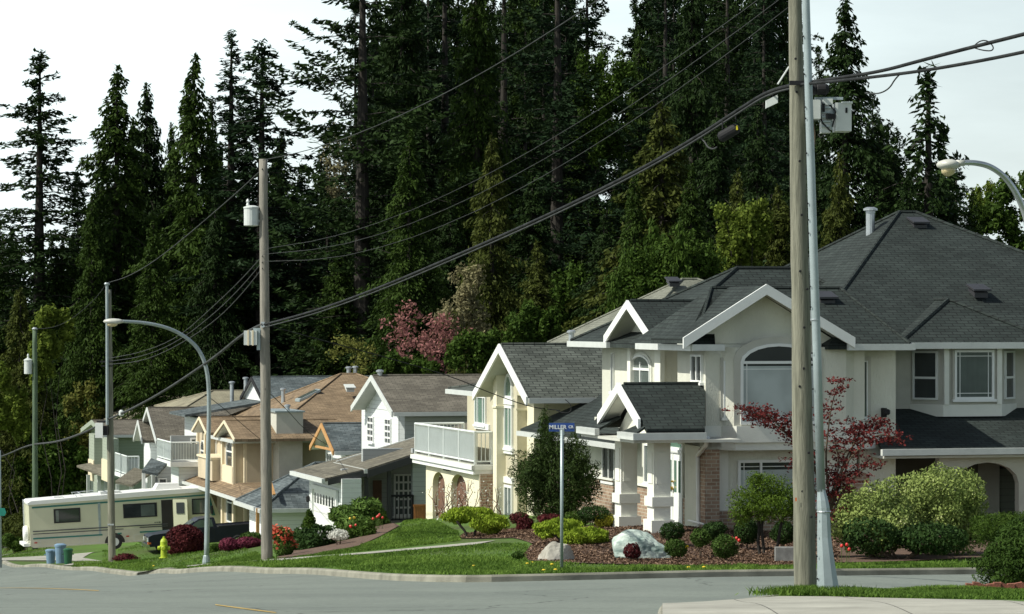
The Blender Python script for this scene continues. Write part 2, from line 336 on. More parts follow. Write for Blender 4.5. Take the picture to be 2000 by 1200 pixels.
# ---------------------------------------------------------------- mesh builder
class MB:
    def __init__(self): self.v = []; self.f = []; self.a = []
    def poly(self, pts, a=0.5):
        b = len(self.v); self.v += [tuple(p) for p in pts]; self.f.append(tuple(range(b, b + len(pts)))); self.a.append(a); return self
    def box(self, x0, x1, y0, y1, z0, z1):
        if x0 > x1: x0, x1 = x1, x0
        if y0 > y1: y0, y1 = y1, y0
        if z0 > z1: z0, z1 = z1, z0
        b = len(self.v)
        self.v += [(x0,y0,z0),(x1,y0,z0),(x1,y1,z0),(x0,y1,z0),(x0,y0,z1),(x1,y0,z1),(x1,y1,z1),(x0,y1,z1)]
        for q in ((3,2,1,0),(4,5,6,7),(0,1,5,4),(1,2,6,5),(2,3,7,6),(3,0,4,7)): self.f.append(tuple(b + i for i in q)); self.a.append(.5)
        return self
    def extr(self, pts, d):
        """closed prism: polygon pts pushed by vector d"""
        d = Vector(d); p = [Vector(q) for q in pts]; n = len(p); b = len(self.v)
        nrm = Vector((0, 0, 0))
        for i in range(n): nrm += p[i].cross(p[(i + 1) % n])
        if nrm.dot(d) > 0: p.reverse()
        self.v += [tuple(q) for q in p] + [tuple(q + d) for q in p]
        self.f.append(tuple(b + i for i in range(n))); self.f.append(tuple(b + n + i for i in reversed(range(n))))
        self.a += [.5, .5]
        for i in range(n):
            j = (i + 1) % n; self.f.append((b + j, b + i, b + n + i, b + n + j)); self.a.append(.5)
        return self
    def ring(self, outer, inner, d):
        """frame between two outlines of equal count, with thickness d"""
        n = len(outer)
        for i in range(n):
            j = (i + 1) % n
            self.extr([outer[i], outer[j], inner[j], inner[i]], d)
        return self
    def tube(self, pts, r, n=8, caps=True):
        pts = [Vector(p) for p in pts]; m = len(pts)
        rr = r if isinstance(r, (list, tuple)) else [r] * m
        b = len(self.v); up = None
        for i, p in enumerate(pts):
            d = (pts[min(i + 1, m - 1)] - pts[max(i - 1, 0)]).normalized()
            if up is None: up = Vector((0, 0, 1)) if abs(d.z) < .9 else Vector((1, 0, 0))
            x = d.cross(up).normalized(); y = x.cross(d).normalized(); up = y
            for k in range(n):
                a = 2 * math.pi * k / n
                self.v.append(tuple(p + rr[i] * (math.cos(a) * x + math.sin(a) * y)))
        for i in range(m - 1):
            for k in range(n):
                k2 = (k + 1) % n
                self.f.append((b + i * n + k, b + i * n + k2, b + (i + 1) * n + k2, b + (i + 1) * n + k)); self.a.append(.5)
        if caps:
            self.f.append(tuple(b + k for k in reversed(range(n)))); self.f.append(tuple(b + (m - 1) * n + k for k in range(n))); self.a += [.5, .5]
        return self
    def lathe(self, c, prof, n=16, axis='z'):
        c = Vector(c)
        ax = {'z': Vector((0,0,1)), 'x': Vector((1,0,0)), 'y': Vector((0,1,0))}[axis]
        u = Vector((1,0,0)) if axis != 'x' else Vector((0,1,0)); v = ax.cross(u)
        b = len(self.v)
        for r, h in prof:
            for k in range(n):
                a = 2 * math.pi * k / n
                self.v.append(tuple(c + ax * h + r * (math.cos(a) * u + math.sin(a) * v)))
        m = len(prof)
        for i in range(m - 1):
            for k in range(n):
                k2 = (k + 1) % n
                self.f.append((b + i * n + k, b + i * n + k2, b + (i + 1) * n + k2, b + (i + 1) * n + k)); self.a.append(.5)
        self.f.append(tuple(b + k for k in reversed(range(n)))); self.f.append(tuple(b + (m - 1) * n + k for k in range(n))); self.a += [.5, .5]
        return self
    def blob(self, c, r, sub=2, rough=0.15, seed=0):
        bm = bmesh.new(); bmesh.ops.create_icosphere(bm, subdivisions=sub, radius=1.0)
        rnd = random.Random(seed); ph = [rnd.uniform(0, 6.28) for _ in range(6)]
        b = len(self.v)
        bm.verts.ensure_lookup_table()
        for q in bm.verts:
            p = q.co
            k = 1 + rough * (math.sin(3.1 * p.x + ph[0]) * math.sin(2.7 * p.y + ph[1]) + .6 * math.sin(6.3 * p.z + ph[2] + 3 * p.x) + .4 * math.sin(11 * p.y + ph[3] + 5 * p.z))
            self.v.append((c[0] + r[0] * p.x * k, c[1] + r[1] * p.y * k, c[2] + r[2] * p.z * k))
        for fc in bm.faces: self.f.append(tuple(b + q.index for q in fc.verts)); self.a.append(.5)
        bm.free(); return self
    def build(self, name, m, parent=None, origin=(0, 0, 0), smooth=False, attr=False, kind=None):
        me = bpy.data.meshes.new(name)
        V = np.array(self.v, dtype=np.float64) - np.array(origin, float)
        me.from_pydata(V.tolist(), [], self.f)
        me.materials.append(MT[m] if isinstance(m, str) else m)
        if smooth: me.polygons.foreach_set('use_smooth', [True] * len(me.polygons))
        if attr:
            at = me.attributes.new('v', 'FLOAT', 'FACE'); at.data.foreach_set('value', self.a)
        else:
            uvl = me.uv_layers.new(name='UVMap')
            uv = uvl.data
            for pl in me.polygons:
                nn = pl.normal
                if abs(nn.z) > .995: u = Vector((1, 0, 0)); v = Vector((0, 1, 0))
                else: u = Vector((0, 0, 1)).cross(nn).normalized(); v = nn.cross(u)
                for li in pl.loop_indices:
                    c = me.vertices[me.loops[li].vertex_index].co
                    uv[li].uv = (c.dot(u), c.dot(v))
        o = bpy.data.objects.new(name, me); col.objects.link(o)
        if parent: o.parent = parent
        if kind: o['kind'] = kind
        return o
def tag(o, label, cat, group=None, kind=None):
    o['label'] = label; o['category'] = cat
    if group: o['group'] = group
    if kind: o['kind'] = kind
    return o
def empty(name, loc, label, cat, rz=0.0, group=None):
    o = bpy.data.objects.new(name, None); col.objects.link(o); o.location = loc; o.rotation_euler = (0, 0, rz)
    o.empty_display_size = .3
    return tag(o, label, cat, group)
def copy_tree(o, parent=None):
    c = o.copy(); col.objects.link(c)
    if parent: c.parent = parent
    for ch in o.children: copy_tree(ch, c)
    return c

# ---------------------------------------------------------------- terrain, roads, lawns
def sheet(name, poly, m, zoff, step=2.0, kind='structure', holes=()):
    pts = densify([Vector(p) for p in poly] + [Vector(poly[0])], max(1.5, step))[:-1]; n = len(pts)
    xs = [p.x for p in pts]; ys = [p.y for p in pts]
    edges = [(i, (i + 1) % n) for i in range(n)]
    P = np.array([(p.x, p.y) for p in pts])
    def inside(x, y):
        c = False; j = n - 1
        for i in range(n):
            if (P[i][1] > y) != (P[j][1] > y) and x < (P[j][0] - P[i][0]) * (y - P[i][1]) / (P[j][1] - P[i][1]) + P[i][0]: c = not c
            j = i
        return c
    extra = []
    x = min(xs) + step * .5
    while x < max(xs):
        y = min(ys) + step * .5
        while y < max(ys):
            if inside(x, y): extra.append(Vector((x, y)))
            y += step
        x += step
    v, e, f, *_ = delaunay_2d_cdt(pts + extra, edges, [list(range(n))], 1, 1e-5)
    h = hgt([(q.x, q.y) for q in v]) + zoff
    mb = MB(); mb.v = [(q.x, q.y, float(z)) for q, z in zip(v, h)]; mb.f = [tuple(t) for t in f]; mb.a = [.5] * len(mb.f)
    me_o = mb.build(name, m, kind=kind)
    me = me_o.data
    if me.polygons and sum(p.normal.z for p in me.polygons) < 0: me.flip_normals()
    return me_o
def densify(line, step=1.0):
    out = []
    for a, b in zip(line[:-1], line[1:]):
        a = Vector(a); b = Vector(b); n = max(1, int((b - a).length / step))
        for i in range(n): out.append(a.lerp(b, i / n))
    out.append(Vector(line[-1])); return out
def smooth_line(line, it=3):
    L = [Vector(p) for p in line]
    for _ in range(it):
        N = [L[0]]
        for a, b in zip(L[:-1], L[1:]): N += [a.lerp(b, .25), a.lerp(b, .75)]
        N.append(L[-1]); L = N
    return L
def kerb(name, line, side, label, width=.16, top=.13):
    L = densify(line, 1.0); mb = MB(); rows = []
    for i, p in enumerate(L):
        d = (L[min(i + 1, len(L) - 1)] - L[max(i - 1, 0)]).normalized(); nn = Vector((-d.y, d.x)) * side
        rows.append((p - nn * .02, p, p + nn * .03, p + nn * width, p + nn * (width + .0)))
    prof = [-.12, top - .035, top, top + .004, -.12]
    hs = [hgt([(q.x, q.y) for q in [r[k] for r in rows]]) for k in range(5)]
    for i, r in enumerate(rows):
        for k in range(5): mb.v.append((r[k].x, r[k].y, float(hs[k][i]) + prof[k]))
    for i in range(len(rows) - 1):
        for k in range(4): mb.f.append((i * 5 + k, (i + 1) * 5 + k, (i + 1) * 5 + k + 1, i * 5 + k + 1)); mb.a.append(.5)
    o = mb.build(name, 'kerb', kind='structure')
    return o

# base terrain, reaching to the horizon
def axis(lo, hi, fine0, fine1, step):
    a = [lo, lo * .5 + fine0 * .5] + list(np.arange(fine0, fine1, step)) + [fine1, fine1 * .6 + hi * .4, hi]
    return a
gx = axis(-2500, 2500, -90, 80, 4.0); gy = axis(-300, 3500, -20, 260, 4.0)
mb = MB()
hh = hgt([(x, y) for x in gx for y in gy]) - .4
mb.v = [(x, y, float(hh[i * len(gy) + j])) for i, x in enumerate(gx) for j, y in enumerate(gy)]
for i in range(len(gx) - 1):
    for j in range(len(gy) - 1):
        a = i * len(gy) + j; mb.f.append((a, a + len(gy), a + len(gy) + 1, a + 1)); mb.a.append(.5)
mb.build('ground', 'forest_floor', kind='structure')

K1 = [G(*p) for p in [(-500,215),(-200,172),(0,140),(60,127),(120,117.5),(200,106.5),(300,94.5),(400,84.5),(520,75.5),(650,67.5),(780,61.6),(850,59.2),(910,58.1),(960,58.0),(1040,58.2),(1100,58.4),(1400,59.6),(1900,61.6),(3000,67)]]
K1 = [Vector(p) for p in K1]
K2 = [Vector(G(*p)) for p in [(3000,51),(2200,48),(1890,46.4),(1700,45.6),(1600,44.9),(1520,43.6),(1440,42.0),(1370,40.8),(1315,39.8),(1290,38.5),(1285,36),(1290,30),(1300,20)]]
road_poly = K1 + K2 + [Vector((3, 2)), Vector((-14, 2)), Vector((-24, 40)), Vector((-33, 90)), Vector((-50, 150)), Vector((-70, 200)), Vector((-100, 235))]
sheet('road', road_poly, 'asphalt', 0.0, 2.0)
kerb('kerb', K1, 1, '')
kerb('kerb', K2, 1, '')
# lawns between the kerb and the houses (one strip each side)
off = .16
def offset(line, d):
    out = []
    for i, p in enumerate(line):
        q = (line[min(i + 1, len(line) - 1)] - line[max(i - 1, 0)]).normalized(); out.append(p + Vector((-q.y, q.x)) * d)
    return out
lawn_poly = [q for q in offset(densify(K1, 3), off)] + [Vector((60, 75)), Vector((60, 120)), Vector((20, 125)), Vector((0, 150)), Vector((-25, 215)), Vector((-60, 250)), Vector((-110, 250))]
sheet('lawn', lawn_poly, 'grass', 0.122, 1.3)
isl = offset(densify(K2, 3), off) + [Vector((30, 20)), Vector((40, 45))]
sheet('lawn', isl, 'grass', 0.128, 1.2)
# concrete walks
def strip(name, pts, wdt, m='paving', zoff=.144):
    L = densify([Vector(G(*p)) for p in pts], 1.0)
    return sheet(name, offset(L, wdt / 2) + list(reversed(offset(L, -wdt / 2))), m, zoff, .8)
strip('sidewalk', [(292,98.2),(340,94.5),(403,90.3),(520,83.5),(640,81),(760,80),(860,79.5),(950,79)], 1.25)
strip('sidewalk', [(-60,156),(60,146),(200,137),(262,120)], 1.2)
strip('driveway', [(52,139),(95,147),(190,152),(330,155)], 4.6)
strip('driveway', [(160,118.5),(215,127),(300,137)], 1.6)
strip('driveway', [(318,116),(400,124),(500,131)], 3.2)
strip('driveway', [(-60,160),(0,168),(60,176)], 3.0)
# pedestrian ramp at the near corner
def gpoly(pts): return [Vector(G(*p)) for p in pts]
sheet('sidewalk', gpoly([(1294,38.7),(1318,39.7),(1370,40.55),(1440,41.6),(1520,42.6),(1616,42.2),(1700,41.2),(1840,39.0),(2100,36),(2100,31),(1294,31)]), 'paving', .142, .8)
# mulch beds
bed = [(1035,69.5),(1100,68.4),(1250,67.5),(1400,67),(1600,67.2),(1640,69),(1640,78),(1380,79),(1300,79),(1200,82),(1120,84),(1010,88),(905,88),(895,84.5),(940,82),(1000,80),(1040,76),(1020,72)]
sheet('mulch_bed', gpoly(bed), 'mulch', .148, .8)
sheet('mulch_bed', gpoly([(1625,69.5),(1700,69.5),(1900,71.5),(2200,74),(2200,80),(1640,80)]), 'mulch', .152, 1.0)
sheet('mulch_bed', gpoly([(540,84.5),(620,85.5),(700,89),(780,99),(760,106),(690,108),(590,104),(545,98)]), 'mulch', .148, 1.0)
# worn yellow lane dashes
sheet('lane_marking', gpoly([(-40,62.5),(0,62.0),(40,61),(110,58),(194,54.5),(192,54.0),(110,57.3),(40,60.2),(0,61.2),(-40,61.7)]), 'line_yellow', .006, 1.0)
sheet('lane_marking', gpoly([(420,44.2),(470,42.4),(540,39.8),(538,39.4),(468,41.9),(421,43.7)]), 'line_yellow', .006, 1.0)
# ---------------------------------------------------------------- houses
SPLIT = {'wall', 'trim', 'gutter', 'roof', 'pier', 'pilaster', 'brick_wall', 'soffit', 'post', 'fascia'}
def pieces(mb, gap=.03):
    """separate pieces of a builder that do not touch each other"""
    par = list(range(len(mb.v)))
    def fi(i):
        while par[i] != i: par[i] = par[par[i]]; i = par[i]
        return i
    for f in mb.f:
        for i in f[1:]: par[fi(i)] = fi(f[0])
    comp = {}
    for k, f in enumerate(mb.f): comp.setdefault(fi(f[0]), []).append(k)
    C = []
    for ks in comp.values():
        vs = np.array([mb.v[i] for k in ks for i in mb.f[k]]); C.append([vs.min(0) - gap, vs.max(0) + gap, list(ks)])
    ch = True
    while ch:
        ch = False
        for i in range(len(C)):
            for j in range(i + 1, len(C)):
                if (C[i][0] <= C[j][1]).all() and (C[j][0] <= C[i][1]).all():
                    C[i] = [np.minimum(C[i][0], C[j][0]), np.maximum(C[i][1], C[j][1]), C[i][2] + C[j][2]]; del C[j]; ch = True; break
            if ch: break
    if len(C) == 1: return [mb]
    out = []
    for _, _, ks in C:
        q = MB()
        for k in sorted(ks): q.poly([mb.v[i] for i in mb.f[k]])
        out.append(q)
    return out
class House:
    def __init__(s_, name, label, t0, s0, z0, cat='house', group=None):
        s_.o = (t0, s0, z0)
        s_.root = empty(name, W(t0, s0, z0), label, cat, TH, group)
    def part(s_, name, mb, m, parent=None, label=None):
        first = None
        for q in (pieces(mb) if name in SPLIT else [mb]):
            o = q.build(name, m, parent or s_.root, origin=s_.o)
            if label: o['label'] = label
            first = first or o
        return first
PL = {'L': lambda c: ((c, 0), (0, 1), (-1, 0)), 'F': lambda c: ((0, c), (1, 0), (0, -1))}
def pmap(pl, c):
    (ot, os_), (dt, ds), (nt_, ns) = PL[pl](c)
    return lambda a, z, d=0.0: (ot + dt * a + nt_ * d, os_ + ds * a + ns * d, z)
def outline(a0, a1, z0, z1, arch, n=10):
    if arch <= 0: return [(a0, z0), (a1, z0), (a1, z1), (a0, z1)]
    zc = z1 - arch; m = (a0 + a1) / 2; r = (a1 - a0) / 2
    pts = [(a0, z0), (a1, z0)]
    for i in range(n + 1):
        q = math.pi * i / n; pts.append((m + r * math.cos(q), zc + arch * math.sin(q)))
    return pts
def inset(pts, d):
    cx = sum(p[0] for p in pts) / len(pts); lo = min(p[0] for p in pts); hi = max(p[0] for p in pts); z0 = min(p[1] for p in pts); z1 = max(p[1] for p in pts)
    m = (lo + hi) / 2; mz = (z0 + z1) / 2
    fx = (hi - lo - 2 * d) / max(hi - lo, 1e-6); fz = (z1 - z0 - 2 * d) / max(z1 - z0, 1e-6)
    return [(m + (p[0] - m) * fx, mz + (p[1] - mz) * fz) for p in pts]
def window(h, pl, c, a0, a1, z0, z1, glass='glass_dark', arch=0.0, cols=(), rows=(), fw=0.07, frame='white', grille=False, trim=None, tw=.12, cols2=None, blind=None, nm='window'):
    if a0 > a1: a0, a1 = a1, a0
    f = pmap(pl, c); o = outline(a0, a1, z0, z1, arch); i_ = inset(o, fw)
    d = Vector(f(0, 0, .07)) - Vector(f(0, 0, 0))
    mb = MB().ring([f(a, z, .002) for a, z in o], [f(a, z, .002) for a, z in i_], d)
    if not arch: mb.extr([f(a0 - .06, z0 - .07, .0), f(a1 + .06, z0 - .07, .0), f(a1 + .06, z0, .0), f(a0 - .06, z0, .0)], Vector(f(0, 0, .11)) - Vector(f(0, 0, 0)))
    def bar(x0, x1, y0, y1, dd=.05):
        q0 = Vector(f(0, 0, dd)) - Vector(f(0, 0, 0)); mb.extr([f(x0, y0, .004), f(x1, y0, .004), f(x1, y1, .004), f(x0, y1, .004)], q0)
    W_, H_ = a1 - a0, z1 - z0
    for q in cols:
        x = a0 + W_ * q; bar(x - .03, x + .03, z0 + fw, z1 - max(fw, arch * .55), .062)
    for q in rows:
        y = z0 + H_ * q; bar(a0 + fw, a1 - fw, y - .035, y + .035, .058)
    if grille:
        g = .10
        top = z1 - arch
        for x in (a0 + fw + g, a1 - fw - g): bar(x - .009, x + .009, z0 + fw, top - fw * .5, .04)
        for y in (z0 + fw + g, top - fw - g): bar(a0 + fw, a1 - fw, y - .009, y + .009, .037)
    wo_ = h.part(nm, mb, frame)
    p = MB().extr([f(a, z, .0) for a, z in inset(o, fw * .6)], Vector(f(0, 0, .03)) - Vector(f(0, 0, 0)))
    h.part('pane', p, glass, wo_)
    if blind:
        zz = z0 + H_ * blind
        bm_ = MB().extr([f(a0 + fw, z0 + fw, .031), f(a1 - fw, z0 + fw, .031), f(a1 - fw, zz, .031), f(a0 + fw, zz, .031)], Vector(f(0, 0, .004)) - Vector(f(0, 0, 0)))
        h.part('pane', bm_, 'glass_blind', wo_)
    if trim:
        oo = inset(o, -tw)
        t_ = MB().ring([f(a, z, .001) for a, z in oo], [f(a, z, .001) for a, z in inset(o, .01)], Vector(f(0, 0, .04)) - Vector(f(0, 0, 0)))
        h.part('trim', t_, trim, wo_)
    return wo_
def wpx(h, pl, c, px0, px1, py0, py1, **k):
    q = S if pl == 'L' else T
    a0, a1 = q(px0, c), q(px1, c); m = (a0 + a1) / 2
    z1 = Z(py0, c, m) if pl == 'L' else Z(py0, m, c)
    z0 = Z(py1, c, m) if pl == 'L' else Z(py1, m, c)
    return window(h, pl, c, a0, a1, z0, z1, **k)
def roofmb(eave, ra, rb, th=.16):
    """hip roof over eave rectangle (t0,t1,s0,s1,ze) with ridge ra-rb (t,s,z)"""
    t0, t1, s0, s1, ze = eave
    A, B, C, D = (t0, s0, ze), (t1, s0, ze), (t1, s1, ze), (t0, s1, ze)
    mb = MB()
    if abs(ra[1] - rb[1]) < 1e-3:      # ridge along t (ra left)
        mb.poly([A, B, rb, ra]); mb.poly([C, D, ra, rb]); mb.poly([D, A, ra]); mb.poly([B, C, rb])
    else:                              # ridge along s (ra near)
        mb.poly([A, B, ra]); mb.poly([B, C, rb, ra]); mb.poly([C, D, rb]); mb.poly([D, A, ra, rb])
    lo = [(p[0], p[1], ze - th) for p in (A, B, C, D)]
    hi = [A, B, C, D]
    for i in range(4):
        j = (i + 1) % 4; mb.poly([lo[i], lo[j], hi[j], hi[i]])
    mb.poly([lo[3], lo[2], lo[1], lo[0]])
    return mb
def caps(h, lines, m, parent, r=.06):
    mb = MB()
    for a, b in lines: mb.tube([Vector(a) + Vector((0, 0, .01)), Vector(b) + Vector((0, 0, .01))], r, 6)
    return h.part('ridge_cap', mb, m, parent)
def hip(h, eave, ra, rb, m, gut=True, cap=True, nm='roof', capm=None):
    o = h.part(nm, roofmb(eave, ra, rb), m)
    t0, t1, s0, s1, ze = eave
    if cap:
        C4 = [(t0, s0, ze), (t1, s0, ze), (t1, s1, ze), (t0, s1, ze)]
        if abs(ra[1] - rb[1]) < 1e-3: L = [(C4[0], ra), (C4[3], ra), (C4[1], rb), (C4[2], rb), (ra, rb)]
        else: L = [(C4[0], ra), (C4[1], ra), (C4[2], rb), (C4[3], rb), (ra, rb)]
        caps(h, [l for l in L if (Vector(l[0]) - Vector(l[1])).length > .2], capm or m, o)
    if gut:
        g = MB()
        g.box(t0 - .11, t1 + .11, s0 - .12, s0 - .002, ze - .17, ze - .01); g.box(t0 - .12, t0 - .002, s0, s1, ze - .17, ze - .012)
        h.part('gutter', g, 'gutter', o)
    return o
def gable_t(h, t0, t1, s0, s1, ze, zr, m, tw=None, wallm='stucco', barge='white', bw=.22, gut=True, nm='roof', sm=None, wz=None, front=True, back=True, cap=True):
    """roof with its ridge across the street; left end (t0) is the gable. tw: plane of the gable wall"""
    sm = (s0 + s1) / 2 if sm is None else sm
    mb = MB(); u = (0, 0, .13)
    if front: mb.extr([(t0, s0, ze), (t1, s0, ze), (t1, sm, zr), (t0, sm, zr)], u)
    if back: mb.extr([(t0, sm, zr), (t1, sm, zr), (t1, s1, ze), (t0, s1, ze)], u)
    o = h.part(nm, mb, m)
    if tw is not None:
        sf = MB()
        if front: sf.extr([(t0 + .01, s0 + .02, ze - .025 + .004), (tw, s0 + .02, ze - .021), (tw, sm, zr - .021), (t0 + .01, sm, zr - .021)], (0, 0, .018))
        if back: sf.extr([(t0 + .01, sm + .002, zr - .021), (tw, sm + .002, zr - .021), (tw, s1 - .02, ze - .021), (t0 + .01, s1 - .02, ze - .021)], (0, 0, .018))
        h.part('eave_lining', sf, 'soffit', o)
    if cap: caps(h, [((t0 + .05, sm, zr + .13), (t1, sm, zr + .13))], m, o, .05)
    if barge:
        b = MB(); zz = bw
        if front: b.extr([(t0 - .003, s0 - .05, ze - zz + .13), (t0 - .003, sm, zr - zz + .13), (t0 - .003, sm, zr + .15), (t0 - .003, s0 - .05, ze + .15)], (-.06, 0, 0))
        if back: b.extr([(t0 - .003, s1 + .05, ze - zz + .13), (t0 - .003, sm + .001, zr - zz + .13), (t0 - .003, sm + .001, zr + .15), (t0 - .003, s1 + .05, ze + .15)], (-.06, 0, 0))
        h.part('bargeboard', b, barge, o)
    if tw is not None:
        k = (zr - ze) / (sm - s0); i0 = .25
        w_ = MB().extr([(tw, s0 + i0, ze + k * i0 - .02), (tw, s1 - i0, ze + k * i0 - .02), (tw, sm, zr - .02)], (.2, 0, 0))
        h.part('gable_wall', w_, wallm, o)
    if gut:
        g = MB().box(t0 + .02, t1, s0 - .13, s0 - .003, ze - .05, ze + .11)
        h.part('gutter', g, 'gutter', o)
    return o
def slab(h, pts, m, th=.12, nm='roof', parent=None):
    return h.part(nm, MB().extr(pts, (0, 0, th)), m, parent)
def pipe(h, t, s, z0, z1, r=.09, m='steel_pipe', nm='vent_pipe'):
    mb = MB().lathe((t, s, z0), [(r, 0), (r, z1 - z0 - .18), (r * 1.05, z1 - z0 - .17), (r * 1.05, z1 - z0 - .12), (r * 1.6, z1 - z0 - .1), (r * 1.6, z1 - z0 - .04), (r * .8, z1 - z0)], 12)
    return h.part(nm, mb, m)
def roofvent(h, t, s, z, m='black_trim'):
    mb = MB().extr([(t - .2, s - .2, z - .15), (t + .2, s - .2, z - .15), (t + .2, s + .25, z + .05), (t - .2, s + .25, z + .05)], (0, 0, .14))
    mb.extr([(t - .26, s - .3, z + .03), (t + .26, s - .3, z + .03), (t + .26, s + .28, z + .19), (t - .26, s + .28, z + .19)], (0, 0, .05))
    return h.part('roof_vent', mb, m)

# ======================= H1: the big stucco house on the corner =======================
h = House('corner_house', 'large pale stucco house with dark hip roofs, brick pillar and columned porch on corner', 25, 76, -5.5)
ZE = -0.66
tB0, tB1, sB = 24.98, 29.1, 74.2
# walls
h.part('wall', MB().box(25.3, 34, 76.3, 85.2, -6.4, -2.85).box(25.3, 34, 85.2, 90.8, -6.4, -3.3), 'stucco', label='ground floor entry wall')
h.part('wall', MB().box(25.5, 34, 79.3, 85.1, -2.86, ZE), 'stucco')
h.part('wall', MB().box(tB0, tB1, sB + .45, 75.9, -6.2, -3.0).box(tB0, T(1408, sB), sB + .02, sB + .5, -3.3, -3.0), 'stucco')
h.part('wall', MB().box(tB0, 29.3, sB, 76.5, -3.28, ZE).box(26.6, 29.3, 76.5, 79.4, -3.28, ZE), 'stucco', label='upper front wall under the gable')
h.part('wall', MB().box(29.3, 30.3, sB + .35, 79.4, -6.2, ZE), 'stucco')
h.part('wall', MB().box(30.3, 41.3, 76.9, 90, -6.2, ZE), 'stucco_grey')
# bay bands
t1408, t1430 = T(1409, sB), T(1430, sB)
fb = MB()
fb.extr([(tB0 - .06, sB, -3.16), (t1408, sB, -3.16), (t1430, sB - .35, -3.16), (29.25, sB - .35, -3.16), (29.7, sB, -3.16)], (0, 0, .42))
fb.extr([(tB0 - .06, sB - .08, -3.16), (t1408 - .04, sB - .08, -3.16), (t1408, sB, -3.16), (tB0 - .06, sB, -3.16)], (0, 0, .42))
fb.extr([(tB0 + .02, sB, -3.36), (t1408, sB, -3.36), (t1430, sB - .26, -3.36), (29.2, sB - .26, -3.36), (29.6, sB, -3.36)], (0, 0, .198))
h.part('bay_ledge', fb, 'stucco_trim')
bump = MB().extr([(t1408, sB, -2.74), (t1430, sB - .24, -2.74), (28.7, sB - .24, -2.74), (29.0, sB, -2.74)], (0, 0, 2.0))
h.part('wall', bump, 'stucco', label='shallow bay around the arched window')
# upper front gable, arched window
gt0, gt1, gsm = T(1337, sB - .6), T(1665, sB - .6), None
gtm = T(1496, sB - .6); zgp = Z(559, gtm, sB - .6)
h.part('gable_wall', MB().extr([(gt0 + .12, sB - .01, ZE + .01), (gt1 - .12, sB - .01, ZE + .01), (gtm, sB - .01, zgp - .15)], (0, .25, 0)), 'stucco')
gm = MB()
gm.extr([(gt0, sB - .6, ZE + .02), (gtm, sB - .6, zgp - .12), (gtm, 76.4, zgp - .12), (gt0, 76.4, ZE + .02)], (0, 0, .13))
gm.extr([(gtm, sB - .6, zgp - .12), (gt1, sB - .6, ZE + .02), (gt1, 76.4, ZE + .02), (gtm, 76.4, zgp - .12)], (0, 0, .13))
go = h.part('roof', gm, 'shingle_dark', label='front gable roof over the arched window')
bb = MB()
for (a, za), (b, zb) in (((gt0 - .05, ZE + .02), (gtm, zgp - .1)), ((gtm + .001, zgp - .1), (gt1 + .05, ZE + .02))):
    bb.extr([(a, sB - .605, za - .12), (b, sB - .605, zb - .12), (b, sB - .605, zb + .15), (a, sB - .605, za + .15)], (0, -.07, 0))
h.part('bargeboard', bb, 'white', go)
wpx(h, 'F', sB - .24, 1445, 1594, 671, 829, glass='glass_dark', arch=.48, rows=(.765,), fw=.075, trim='stucco_grey', tw=.17, grille=True, blind=.72)
wpx(h, 'F', sB, 1412, 1424, 705, 816, glass='glass_mid', rows=(.42,), fw=.04, trim='stucco_grey', tw=.08)
wpx(h, 'F', sB, 1601, 1626, 702, 816, glass='glass_mid', rows=(.42,), fw=.05, trim='stucco_grey', tw=.12, grille=True)
wpx(h, 'F', sB + .35, 1683, 1693, 705, 816, glass='glass_mid', fw=.03, trim='stucco_grey', tw=.1)
wpx(h, 'L', tB0, 1353, 1374, 693, 747, glass='glass_dark', fw=.05, cols=(.5,))
ev = MB().extr([(gt0, sB - .6, ZE - .003), (gtm, sB - .6, zgp - .143), (gtm, sB, zgp - .143), (gt0, sB, ZE - .003)], (0, 0, .02)).extr([(gtm + .002, sB - .6, zgp - .143), (gt1, sB - .6, ZE - .003), (gt1, sB, ZE - .003), (gtm + .002, sB, zgp - .143)], (0, 0, .02))
h.part('eave_lining', ev, 'soffit', go)
# roof over the front range and its eave returns
RA = (25.6, 76.45, .80); RB_ = (29.5, 76.45, .80)
kf = (.79 - ZE) / (76.45 - sB + .5)
fz = lambda s_: ZE + kf * (s_ - sB + .5)
tl, tr = T(1397, sB - .5), T(1618, sB - .5)
fr_ = MB()
e0, e1 = tB0 - .45, 30.35
RL, RR = (25.9, 76.45, .79), (29.5, 76.45, .79)
fr_.poly([(e0, sB - .5, ZE), (tl, sB - .5, ZE), (tl - .5, sB + .05, fz(sB + .05)), (tr + .5, sB + .05, fz(sB + .05)), (tr, sB - .5, ZE), (e1, sB - .5, ZE), RR, RL])
fr_.poly([(tl, sB - .5, ZE), (tl, sB + .05, ZE), (tl - .5, sB + .05, fz(sB + .05))]); fr_.poly([(tr, sB - .5, ZE), (tr + .5, sB + .05, fz(sB + .05)), (tr, sB + .05, ZE)])
fr_.poly([(e0, 79.2, ZE), (e0, sB - .5, ZE), RL]); fr_.poly([(e1, 79.2, ZE), (e0, 79.2, ZE), RL, RR]); fr_.poly([(e1, sB - .5, ZE), (e1, 79.2, ZE), RR])
for a, b in (((e0, 79.2), (e0, sB - .5)), ((e0, sB - .5), (tl, sB - .5)), ((tl, sB - .5), (tl, sB + .05)), ((tr, sB + .05), (tr, sB - .5)), ((tr, sB - .5), (e1, sB - .5)), ((e1, sB - .5), (e1, 79.2))):
    za, zb_ = ZE, ZE
    fr_.poly([(*a, ZE - .14), (*b, ZE - .14), (*b, zb_), (*a, za)])
fr_.poly([(e0, sB - .5, ZE - .14), (e0, sB, ZE - .14), (tl, sB, ZE - .14), (tl, sB - .5, ZE - .14)]); fr_.poly([(tr, sB - .5, ZE - .14), (tr, sB, ZE - .14), (e1, sB, ZE - .14), (e1, sB - .5, ZE - .14)])
fro = h.part('roof', fr_, 'shingle_dark', label='roof of the front range')
